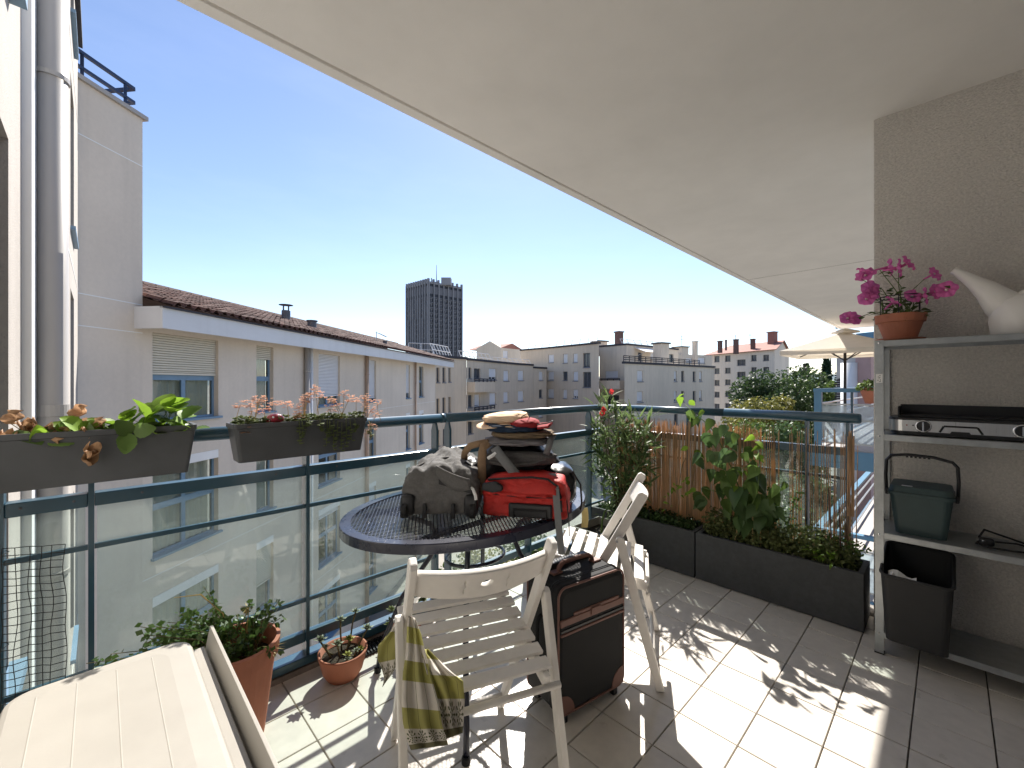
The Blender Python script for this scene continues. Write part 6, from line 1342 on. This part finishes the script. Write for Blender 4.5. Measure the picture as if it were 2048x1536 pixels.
# stakes
def stake(label, px, y0px, y1px, x, r, m, lean=0.0):
    A = onx(px, y0px, x); B = onx(px + lean, y1px, x); A.z = 0.25
    t = thing('plant_stake', label, 'stake', A, 0, 'plant stakes'); MB().tube([A, B], r, 7).build('stake', m, t)
mat('bamboo', (0.42, 0.30, 0.14), 0.6, var=0.2, scale=10, stretch=(1, 1, 4)); mat('stake_dark', (0.10, 0.045, 0.035), 0.7, var=0.2)
stake('pale bamboo stake leaning under the broad leaves', 1468, 1092, 1052, 2.70, 0.004, 'bamboo', 8); stake('upright bamboo stake under the broad leaves', 1505, 1095, 980, 2.72, 0.004, 'bamboo', 1); stake('thin pale stake right of the bamboo', 1521, 1098, 1040, 2.72, 0.0028, 'bamboo'); stake('dark red stake in front of the sparse reeds', 1666, 1090, 975, 2.76, 0.0032, 'stake_dark', -9); stake('dark stake nearest the shelf', 1682, 1100, 1000, 2.76, 0.0028, 'stake_dark', -4)
# --- broad leaved climbing plant
bl = thing('broad_leaved_plant', 'tall plant with broad heart shaped leaves in the right trough', 'plant', onx(1490, 1090, 2.76).xy.to_3d() + V(0, 0, .25))
Mi = loc_inv(bl); X_ = 2.76
spine = [(1492, 1095), (1490, 1040), (1482, 985), (1462, 935), (1446, 900), (1432, 868), (1412, 845), (1385, 825), (1370, 808)]
def at_px(px, py, x): return onx(px, py, x)
P = [at_px(a, b, X_ + 0.03 * math.sin(i)) for i, (a, b) in enumerate(spine)]
MB().tube(P, [0.005 - 0.0004 * i for i in range(len(P))], 6).build('stem', 'stem_green', bl, smooth=True)
br = [[(1490, 1040), (1515, 985), (1520, 930), (1515, 890)], [(1482, 985), (1440, 985), (1405, 975)], [(1490, 1040), (1530, 1010), (1560, 985)], [(1482, 985), (1500, 950), (1500, 915)]]
for k, b in enumerate(br):
    PP = [at_px(a, c_, X_ - 0.03 + 0.05 * rnd(-1, 1)) for a, c_ in b]; MB().tube(PP, [0.0035, 0.003, 0.0025, 0.002][:len(PP)], 5).build('branch', 'stem_green', bl, smooth=True)
big = leaf_shape(0.085, 0.058, 0.14, 0.22, 11, 0.04).mesh('leaf', 'leaf_deep', True); big2 = leaf_shape(0.08, 0.05, 0.2, 0.28, 11, 0.05).mesh('leaf', 'leaf_green', True); pale = leaf_shape(0.060, 0.032, 0.2, 0.25, 8, 0.06).mesh('leaf', 'leaf_bright', True)
spots = [(1385, 832, 1, 1.1), (1400, 842, 0, 1.0), (1410, 835, 2, 1.0), (1378, 812, 2, 1.1), (1360, 806, 2, 1.0), (1368, 800, 2, 1.0), (1392, 845, 1, 1.0), (1425, 850, 1, .9), (1438, 868, 0, .9), (1452, 862, 0, .8), (1418, 885, 0, 1.1), (1455, 885, 0, 1.1), (1470, 880, 1, .8), (1428, 915, 0, 1.2), (1402, 918, 0, 1.0), (1388, 914, 2, .9), (1470, 915, 0, 1.1), (1490, 905, 1, .9), (1512, 895, 2, .9), (1522, 905, 2, .8), (1528, 925, 2, .8), (1505, 930, 1, 1.1), (1475, 945, 1, 1.1), (1440, 952, 1, 1.0), (1420, 950, 0, .8), (1465, 965, 1, 1.2), (1500, 960, 0, 1.2), (1480, 985, 0, 1.2), (1455, 985, 1, 1.0), (1430, 985, 0, 1.0), (1405, 985, 1, 1.0), (1392, 990, 2, .9), (1410, 1005, 0, 1.1), (1445, 1010, 1, 1.1), (1470, 1015, 0, 1.2), (1497, 1000, 0, 1.3), (1515, 1000, 1, 1.2), (1500, 1030, 0, 1.3), (1478, 1040, 0, 1.2), (1520, 1030, 0, 1.2), (1538, 1015, 0, 1.1), (1532, 1045, 0, 1.2), (1550, 990, 1, .9), (1560, 985, 1, .8), (1380, 975, 2, .8), (1365, 985, 2, .7), (1350, 980, 2, .7), (1458, 1040, 1, .9), (1545, 1030, 0, 1.0), (1486, 955, 2, .9), (1516, 945, 1, .9), (1500, 975, 1, 1.0), (1470, 990, 2, .8)]
random.seed(8)
spots += [(a + rnd(-14, 14), b + rnd(-14, 14), kd, sc * .9) for a, b, kd, sc in spots if b > 860]
for (px, py, kd, sc) in spots:
    P_ = at_px(px, py - 12, X_ - 0.05 + rnd(-.06, .05)); a = rnd(0, 2 * PI); d = V(0.5 * math.cos(a) - .2, 0.6 * math.sin(a), -0.75 + (0.5 if kd == 2 else 0)); inst('leaf', (big, big2, pale)[kd], bl, Mi @ orient(P_, d, V(-0.6 + rnd(-.6, .6), -0.3 + rnd(-.6, .6), 0.55), sc * 1.25 * rnd(.8, 1.15)))
# small twiggy shoot to its left
tw_ = thing('twiggy_shoot', 'thin twiggy shoot with a few pale leaves before the reed screen', 'plant', onx(1362, 1050, 2.76).xy.to_3d() + V(0, 0, .25)); Mi = loc_inv(tw_)
A = onx(1358, 1040, 2.76); A.z = .25; MB().tube([A, onx(1356, 980, 2.77), onx(1365, 930, 2.76), onx(1372, 915, 2.76)], [0.003, .0025, .002, .0015], 5).build('stem', 'stem', tw_)
for (px, py) in ((1335, 985), (1345, 978), (1352, 970), (1370, 962), (1378, 965), (1362, 990), (1332, 995), (1326, 1005), (1330, 1020), (1345, 1012)):
    inst('leaf', pale, tw_, Mi @ orient(onx(px, py, 2.75), V(rnd(-.3, .3), rnd(-1, 1), rnd(-.6, .1)), V(-.6, -.3, 1), rnd(.4, .7)))
# --- oleander in the corner
ol = thing('oleander', 'bushy oleander with narrow leaves in the railing corner', 'shrub', (2.74, 1.66, 0.25)); Mi = loc_inv(ol)
olf = leaf_shape(0.115, 0.020, 0.12, 0.10, 5).mesh('leaf', 'leaf_oleander', True); old = leaf_shape(0.105, 0.0185, 0.12, 0.2, 5).mesh('leaf', 'leaf_deep', True)
tips = [(1215, 790), (1232, 815), (1200, 800), (1245, 835), (1262, 825), (1280, 835), (1300, 830), (1190, 850), (1210, 860), (1232, 870), (1255, 870), (1275, 880), (1292, 870), (1195, 900), (1222, 910), (1245, 915), (1268, 915), (1288, 910), (1205, 945), (1230, 950), (1255, 955), (1275, 950), (1190, 880), (1240, 985), (1215, 985), (1262, 985)]
cnt_l = 0
for ti, (px, py) in enumerate(tips):
    x = rnd(2.62, 2.80); T = onx(px, py, x); B_ = V(2.74 + rnd(-.05, .05), 1.64 + rnd(-.08, .08), 0.25); mid = B_.lerp(T, .5) + V(rnd(-.03, .03), rnd(-.03, .03), .03)
    MB().tube([B_, mid, T], [0.0045, 0.0035, 0.002], 5).build('stem', 'stem', ol, smooth=True); ax = (T - mid).normalized(); o1 = ax.orthogonal().normalized(); o2 = ax.cross(o1)
    for k in range(11):
        a = rnd(0, 2 * PI); q_ = 1 - (k / 11) * 0.55; P_ = mid.lerp(T, q_); sp = 0.45 + (1 - q_) * 1.6; d = ax + (o1 * math.cos(a) + o2 * math.sin(a)) * sp; inst('leaf', olf if (k < 7 and ti < 16) else old, ol, Mi @ orient(P_, d, ax + V(rnd(-.3, .3), rnd(-.3, .3), .2), rnd(.75, 1.1))); cnt_l += 1
extra = MB(); random.seed(52)
lv_ = [Vector(v.co) for v in old.vertices]; lf_ = [tuple(p.vertices) for p in old.polygons]
for i in range(760):
    px, py = random.choice(tips); T = onx(px + rnd(-14, 14), py + rnd(0, 70), rnd(2.60, 2.84)); d = V(rnd(-1, 1), rnd(-1, 1), rnd(-.5, 1.0)); Mx = orient(T, d, V(rnd(-1, 1), rnd(-1, 1), 1), rnd(.7, 1.1)); extra.add([Mx @ v for v in lv_], lf_)
extra.build('inner_foliage', 'leaf_oleander', ol, kind='stuff')
mat('petal_red', (0.65, 0.06, 0.06), 0.6, trans=0.3)
fm2 = MB(); fm2.grid(lambda i, j: V((0.003 + 0.014 * j) * math.cos(2 * PI * i), (0.003 + 0.014 * j) * math.sin(2 * PI * i), 0.010 * math.sin(1.5 * j) + 0.004 * j * math.sin(10 * PI * i)), 30, 4, closeu=True); fmesh = fm2.mesh('flower', 'petal_red', True)
for (px, py) in ((1208, 818), (1221, 783), (1204, 826)):
    P_ = onx(px, py, 2.66); inst('flower', fmesh, ol, Mi @ orient(P_, V(0, 0, 1), ca + V(rnd(-.5, .5), 0, .4), 1.2))
# cream trough under the oleander
ct = thing('cream_trough', 'cream plastic trough with a bent stem in front of the oleander', 'planter', (2.42, 1.66, 0)); x0, x1, y0, y1, h = 2.30, 2.62, 1.56, 1.79, 0.245
q = MB(); w = 0.01; q.bb((x0, y0, .003), (x0 + w, y1, h)); q.bb((x1 - w, y0, .003), (x1, y1, h)); q.bb((x0 + w, y0, .003), (x1 - w, y0 + w, h)); q.bb((x0 + w, y1 - w, .003), (x1 - w, y1, h)); q.bb((x0 + w, y0 + w, .003), (x1 - w, y1 - w, .02)); q.build('trough', 'cream_plastic', ct, bevel=0.003)
MB().bb((x0 + w, y0 + w, 0.14), (x1 - w, y1 - w, 0.19)).build('soil', 'soil', ct)
MB().tube([(2.42, 1.63, 0.18), (2.47, 1.66, 0.27), (2.53, 1.68, 0.32), (2.66, 1.70, 0.335)], [0.008, 0.007, 0.006, 0.005], 7).build('stem', 'stem_green', ct, smooth=True)
# --- reed screen
rs = thing('reed_screen', 'split reed screen wired to the side railing, dense left and sparse right', 'screen', (2.892, 1.0, 0.2)); q = MB(); q2 = MB(); random.seed(31)
y = 1.80
while y > 0.335:
    dense = 1.0 if y > 0.80 else (0.62 if y > 0.62 else 0.42)
    if 0.36 < y < 0.40: dense = 0.9
    if random.random() < dense:
        ht = 0.93 + rnd(-.05, .035); zb = 0.20 + rnd(0, .02); xx = 2.8925 + rnd(-.003, .003); tl_ = rnd(-.012, .012)
        (q).tube([(xx, y, zb), (xx + rnd(-.002, .002), y + tl_ * .5, (zb + ht) / 2), (xx, y + tl_, ht)], [0.0025, 0.0024, 0.0016], 5)
    y -= rnd(0.0019, 0.0036) if y > 0.80 else rnd(0.0036, 0.007)
y = 1.80
while y > 0.86:
    ht = 0.92 + rnd(-.07, .03); tl_ = rnd(-.014, .014); q.tube([(2.8985, y, 0.20), (2.8985, y + tl_, ht)], [0.0019, 0.0014], 4); y -= rnd(0.004, 0.008)
q.build('reeds', 'reed', rs, kind='stuff')
for k in range(7):
    yy = 0.385 - k * 0.004 + rnd(-.002, .002); MB().tube([(2.890 + rnd(-.004, .004), yy, 0.5), (2.892, yy + rnd(-.01, .01), 0.94 + rnd(-.03, .02))], [0.004, 0.003], 5).build('split_reed', 'reed', rs)
for z in (0.30, 0.55, 0.78):
    MB().tube([(2.8955, 1.80 - 0.073 * k, z + 0.006 * math.sin(k * 1.7)) for k in range(21)], 0.0009, 4).build('wire', 'black_rubber', rs)
# --- window boxes hooked on the front handrail
def window_box(label, u0, u1, yf, zt, zb, lean=0.0):
    t = thing('window_box', label, 'planter', ((u0 + u1) / 2, yf + .07, zb), 0, 'grey window boxes on the handrail'); D = 0.135; yb = yf + D; tp = 0.022
    vs = []; loops = [(u0 + tp, u1 - tp, yf + 0.018, yb - 0.012, zb), (u0 + 0.004, u1 - 0.004, yf + 0.004, yb - 0.004, zt - 0.018), (u0, u1, yf, yb, zt - 0.016), (u0, u1, yf, yb, zt), (u0 + 0.009, u1 - 0.009, yf + 0.009, yb - 0.009, zt), (u0 + .012, u1 - .012, yf + .012, yb - .012, zt - 0.03)]
    n = 0
    for (a, b, c_, d, z) in loops:
        L_ = rrect(a, b, c_, d, 0.012, 3); n = len(L_); vs += [(x, y_, z) for x, y_ in L_]
    fs = [tuple(reversed(range(n)))] + [(i * n + k, i * n + (k + 1) % n, (i + 1) * n + (k + 1) % n, (i + 1) * n + k) for i in range(len(loops) - 1) for k in range(n)] + [tuple(range((len(loops) - 1) * n, len(loops) * n))]
    MB().add(vs, fs).build('box', 'box_plastic', t)
    MB().bb((u0 + .013, yf + .013, zt - 0.0295), (u1 - .013, yb - .013, zt - 0.022)).build('soil', 'soil', t)
    for u in (u0 + 0.12, u1 - 0.1):
        MB().tube([(u, yb + .002, zt - 0.02), (u, yb + 0.004, zt + 0.004), (u, V_RAIL + 0.0, 1.054), (u, V_RAIL + 0.031, 1.03), (u, V_RAIL + 0.031, 1.0)], 0.003, 6).build('hook', 'black_plastic', t)
    return t
wb1 = window_box('grey window box of strawberry leaves at the left edge', -0.33, 0.236, 1.758, 1.074, 0.915); wb2 = window_box('grey window box of sedum and dried blooms beside the strawberry box', 0.338, 0.836, 1.757, 1.066, 0.925)
# strawberries
def strawberry(label, leaves, group=None):
    base = V(*leaves['base']); t = thing('strawberry_plant', label, 'plant', base); Mi = loc_inv(t); return t, Mi, base
sl = leaf_shape(0.052, 0.047, 0.18, 0.16, 10, 0.045, True)
slg = sl.mesh('leaf', 'leaf_bright', True); sld = leaf_shape(0.052, 0.045, 0.18, 0.2, 10, 0.045, True).mesh('leaf', 'leaf_green', True)
br_ = MB(); br_.grid(lambda i, j: V((i - .5) * 0.042 * math.sin(PI * min(1, .15 + j * .8)), 0.052 * j, 0.02 * math.sin(7 * i + 3 * j) + 0.012 * math.sin(9 * j)), 5, 6); slb = br_.mesh('leaf', 'leaf_brown', True)
t, Mi, base = strawberry('green strawberry plant at the right end of the left window box', {'base': (0.13, 1.82, 1.05)})
gs = [(250, 862, 0, 1), (265, 840, 0, 1), (290, 828, 0, 1.1), (310, 822, 1, 1.1), (330, 812, 0, 1.2), (345, 820, 0, 1.1), (360, 830, 0, 1.2), (372, 848, 0, 1.0), (385, 855, 1, .8), (240, 850, 0, .9), (225, 862, 1, .9), (275, 858, 0, .9), (320, 838, 0, 1.0), (340, 842, 1, 1), (300, 848, 1, 1.0), (355, 855, 1, .9), (258, 835, 0, 1), (285, 862, 1, .9), (315, 862, 1, .9), (232, 845, 0, .8), (350, 808, 0, .9), (298, 832, 0, 1.0)]
random.seed(18)
gs += [(a + rnd(-16, 12), b + rnd(-10, 12), random.choice((0, 0, 1)), sc * rnd(.8, 1)) for a, b, kd, sc in gs]
for (px, py, kd, sc) in gs:
    P_ = ony(px, py + 6, 1.80 + rnd(-.03, .03)); d = V(rnd(-.7, .7), rnd(-.8, .3), rnd(.1, .7)); inst('leaf', (slg, sld)[kd], t, Mi @ orient(P_, d, V(rnd(-.4, .4), -.5 + rnd(-.4, .4), 1), sc * 1.15 * rnd(.85, 1.1)))
    MB().tube([base + V(rnd(-.06, .06), rnd(-.03, .03), -.005), P_], 0.0012, 4).build('stalk', 'stem_green', t)
for (px, py, d) in ((268, 865, (.5, -.3, .15)), (258, 868, (-.3, -.3, .5)), (255, 872, (-.1, -.5, -.9)), (248, 868, (.2, -.4, -.8))):
    inst('leaf', sld, t, Mi @ orient(ony(px, py, 1.745), V(*d), V(0.1, -1, .25), 1.05))
t, Mi, base = strawberry('withered brown strawberry plant at the left of the left window box', {'base': (-0.1, 1.82, 1.05)})
for (px, py, kd, sc) in ((20, 838, 2, 1), (40, 850, 2, 1), (55, 855, 2, .9), (65, 860, 2, .9), (30, 865, 2, .9), (80, 868, 2, .8), (100, 862, 2, 1), (115, 868, 2, 1), (150, 828, 2, 1.1), (145, 850, 1, 1), (160, 852, 0, 1), (138, 858, 0, .9), (178, 842, 2, 1), (198, 845, 2, .8), (170, 868, 2, .9), (120, 876, 1, .8), (60, 884, 1, .9), (85, 878, 0, .9), (175, 880, 2, 1.0), (110, 884, 2, .9), (92, 872, 1, .8), (200, 862, 1, .8), (190, 872, 2, .8), (210, 868, 1, .7), (50, 872, 1, .9), (72, 872, 0, .8), (130, 864, 1, .9), (150, 868, 1, 1), (165, 862, 0, .9), (205, 852, 0, .9), (185, 862, 1, .9), (105, 880, 1, .9), (35, 880, 1, .8)):
    P_ = ony(px, py + 8, 1.80 + rnd(-.03, .02)); inst('leaf', (slg, sld, slb)[kd], t, Mi @ orient(P_, V(rnd(-.6, .6), rnd(-.6, .3), rnd(-.1, .8)), V(rnd(-.5, .5), -.7, .7), sc * (.78 if kd == 2 else 1.1))); MB().tube([base + V(rnd(-.16, .2), rnd(-.03, .03), -.005), P_], 0.0012, 4).build('stalk', 'stem', t)
for (px, py, d) in ((176, 900, (0.1, -.2, -.9)), (184, 888, (-.1, -.5, -.7))): inst('leaf', slb, t, Mi @ orient(ony(px, py, 1.74), V(*d), V(.3, -1, .1), .9))
# sedum with dried flower heads
sd = thing('sedum_plant', 'creeping sedum with pale dried flower heads in the right window box', 'plant', (0.58, 1.825, 1.045)); q = MB(); random.seed(77)
def rosette(mb, c_, r, n=14, up=V(0, 0, 1)):
    for k in range(n):
        a = 2.4 * k; el = 0.15 + 0.085 * k; d = (V(math.cos(a), math.sin(a), 0) * math.cos(el) + up * math.sin(el)).normalized(); x = d.cross(V(.1, .2, 1)).normalized() * r * .28; L_ = r * (1 - .03 * k); n_ = x.cross(d).normalized() * r * .12
        mb.add([c_, c_ + d * L_ * .55 + x, c_ + d * L_, c_ + d * L_ * .55 - x, c_ + d * L_ * .5 + n_], [(0, 1, 4), (1, 2, 4), (2, 3, 4), (3, 0, 4)])
for i in range(420):
    u = rnd(0.345, 0.83); q_ = V(u, rnd(1.765, 1.885), 1.046 + rnd(0, .036) + 0.012 * noise.noise(V(u * 14, 0, 0))); rosette(q, q_, rnd(.011, .018), 12, V(rnd(-.5, .5), rnd(-.7, .3), 1).normalized())
hang = []
for (px, y0, y1) in ((598, 838, 885), (604, 840, 870), (640, 838, 860), (668, 840, 898), (676, 842, 878), (684, 845, 900), (660, 838, 872), (692, 838, 890), (700, 838, 880), (655, 838, 890), (740, 842, 872), (618, 838, 850), (710, 838, 862)):
    A_, B_ = ony(px, y0, 1.752), ony(px + rnd(-4, 4), y1, 1.748); q.tube([A_ + V(0, .02, 0), A_, B_], 0.0013, 4)
    for k in range(6): rosette(q, A_.lerp(B_, .35 + k * .13) + V(rnd(-.01, .01), rnd(-.01, 0), 0), rnd(.010, .016), 10, V(0, -.4, -1).normalized())
q.build('rosettes', 'sedum', sd, kind='stuff')
heads = [(480, 810), (500, 808), (515, 805), (505, 822), (530, 820), (520, 800), (550, 805), (575, 810), (598, 822), (612, 800), (622, 785), (632, 778), (618, 795), (605, 808), (640, 790), (665, 800), (688, 788), (698, 798), (675, 812), (712, 800), (735, 808), (755, 805), (742, 820), (752, 830), (745, 855), (735, 868), (600, 848), (595, 830), (660, 818), (730, 795), (486, 862)]
for (px, py) in heads:
    P_ = ony(px, py, 1.80 + rnd(-.04, .04)); h_ = MB()
    for k in range(20):
        c_ = P_ + V(rnd(-.02, .02), rnd(-.016, .016), rnd(-.014, .016)); rosette(h_, c_, rnd(.006, .0095), 6, V(rnd(-.4, .4), rnd(-.4, .4), 1).normalized())
    h_.build('flower_head', 'dry_flower', sd); b_ = V(P_.x + rnd(-.03, .03), rnd(1.79, 1.86), 1.045); MB().tube([b_, P_.lerp(b_, .5) + V(rnd(-.01, .01), 0, 0), P_], 0.0011, 4).build('flower_stalk', 'dry_straw', sd)
lbd = ony(550, 838, 1.80); lb_ = thing('ladybird_ornament', 'red painted ladybird stone with white spots in the sedum box', 'ornament', lbd, 0.2)
mat('lady_red', (0.30, 0.018, 0.03), 0.3, var=0.1, coat=0.5)
MB().rbox((0, 0, 0), (0.062, 0.05, 0.042), 2.2, 14).build('body', 'lady_red', lb_, world=False, smooth=True)
for (x, y_, z, r) in ((-0.016, -0.0195, 0.008, .005), (-0.024, -0.012, -.004, .004), (0.004, -0.021, 0.012, .003), (0.026, -0.012, -.002, .0045)): MB().rbox((x, y_, z), (r * 2, r * 1.2, r * 1.6), 2, 6).build('spot', 'white_paint', lb_, world=False, smooth=True)
# --- large terracotta pot behind the storage box
bp = thing('herb_pot', 'large terracotta pot of straggly herbs behind the cream box', 'potted plant', (0.335, 1.70, 0)); c_ = V(0.335, 1.70, 0)
MB().lathe([(0.0, 0.003), (0.085, 0.003), (0.118, 0.27), (0.128, 0.272), (0.134, 0.325), (0.122, 0.327), (0.108, 0.26), (0.0, 0.255)], 40, c_).build('pot', 'terracotta', bp)
MB().lathe([(0.0, 0.268), (0.108, 0.264)], 24, c_).build('soil', 'soil', bp); Mi = loc_inv(bp); random.seed(12)
hl = leaf_shape(0.026, 0.012, .15, .12, 4); lv = MB(); stv = []
for k in range(64):
    a = rnd(0, 2 * PI); b_ = c_ + V(math.cos(a) * rnd(0, .08), math.sin(a) * rnd(0, .08), .265); out = V(rnd(-.34, .12), rnd(-.10, .17), rnd(.03, .20)); e_ = b_ + out; m_ = b_.lerp(e_, .5) + V(0, 0, .035); MB().tube([b_, m_, e_], [0.0022, 0.0016, 0.001], 5).build('stem', 'stem', bp)
    for i in range(26):
        t_ = rnd(.35, 1.0); P_ = (b_.lerp(m_, t_ * 2) if t_ < .5 else m_.lerp(e_, t_ * 2 - 1)) + V(rnd(-.012, .012), rnd(-.012, .012), rnd(-.008, .012)); leafquad(lv, P_, 0.022 * rnd(.6, 1.3))
lv.build('leaves', 'leaf_green', bp, kind='stuff')
st = MB()
for (P0, sp, n) in ((c_ + V(.09, -.06, .30), .05, 26), (c_ + V(.04, .03, .42), .03, 20)):
    for i in range(n): d = V(rnd(-1, 1), rnd(-1, .6), rnd(-1, .35)).normalized() * sp; x = d.cross(V(.3, .2, 1)).normalized() * .0035; st.add([P0, P0 + d * .5 + x, P0 + d, P0 + d * .5 - x], [(0, 1, 2, 3)])
st.build('dry_tufts', 'dry_straw', bp, kind='stuff')
MB().tube([c_ + V(-.02, .02, .30), c_ + V(-.03, .04, .42), c_ + V(-.09, .06, .50), c_ + V(-.16, .07, .51)], [.002, .0018, .0025, .001], 5).build('dry_stalk', 'dry_straw', bp)
MB().tube([c_ + V(.03, .02, .27), c_ + V(.045, .03, .42)], .0016, 5).build('dry_stalk', 'dry_straw', bp)
# --- succulent bowl
sp_ = thing('succulent_bowl', 'low terracotta bowl of pale rosette succulents beside the chair', 'potted plant', (0.725, 1.755, 0)); c_ = V(0.725, 1.755, 0)
MB().lathe([(0.0, 0.003), (0.062, 0.003), (0.078, 0.03), (0.096, 0.10), (0.097, 0.108), (0.089, 0.108), (0.082, 0.085), (0.0, 0.08)], 36, c_).build('bowl', 'terracotta', sp_, smooth=True); MB().lathe([(0, .09), (0.083, .086)], 20, c_).build('soil', 'soil', sp_)
random.seed(6)
for (dx, dy, dz, r, m_) in ((-.085, .02, .17, .034, 'succulent'), (.01, .05, .205, .030, 'succulent'), (.085, .07, .205, .026, 'succulent'), (-.035, -.03, .155, .030, 'succulent'), (.105, .0, .15, .034, 'succulent'), (.035, .02, .125, .030, 'succulent_yellow'), (.0, -.045, .105, .024, 'succulent_yellow'), (.055, -.045, .105, .022, 'succulent_yellow'), (.035, -.05, .11, .02, 'succulent'), (-.055, .045, .12, .022, 'succulent'), (-.01, -.065, .10, .02, 'succulent')):
    h_ = MB(); rosette(h_, c_ + V(dx, dy, dz), r, 20, V(rnd(-.4, .4), rnd(-.5, .1), 1).normalized()); h_.build('rosette', m_, sp_); MB().tube([c_ + V(dx * .5, dy * .5, .085), c_ + V(dx * .8, dy * .9, dz * .8), c_ + V(dx, dy, dz)], 0.0035, 6).build('stem', 'stem', sp_, smooth=True)
# --- small spiky houseleek pot by the rail
hk = thing('houseleek_pot', 'small terracotta pot of dark houseleeks by the railing behind the near chair', 'potted plant', (1.03, 1.77, 0)); c_ = V(1.03, 1.77, 0)
MB().lathe([(0.0, 0.003), (0.05, 0.003), (0.072, 0.10), (0.066, 0.10), (0.06, 0.085), (0, .08)], 28, c_).build('pot', 'terracotta', hk); h_ = MB()
for i in range(30): rosette(h_, c_ + V(rnd(-.09, .07), rnd(-.07, .05), rnd(.085, .19)), rnd(.018, .028), 18, V(rnd(-.5, .5), rnd(-.5, .3), 1).normalized())
h_.build('rosettes', 'leaf_olive', hk, kind='stuff')
# slatted drain grate on the floor edge
dg = thing('drain_grate', 'black slatted drain grate lying along the railing foot', 'grate', (0.9, 1.84, 0.0))
for i in range(18): MB().bar((0.79 + i * 0.014, 1.80, 0.012), (0.80 + i * 0.014, 1.882, 0.012), 0.006, 0.010).build('slat', 'black_plastic', dg)
for yy in (1.803, 1.879): MB().bar((0.785, yy, 0.005), (1.045, yy, 0.005), 0.006, 0.008).build('frame', 'black_plastic', dg)
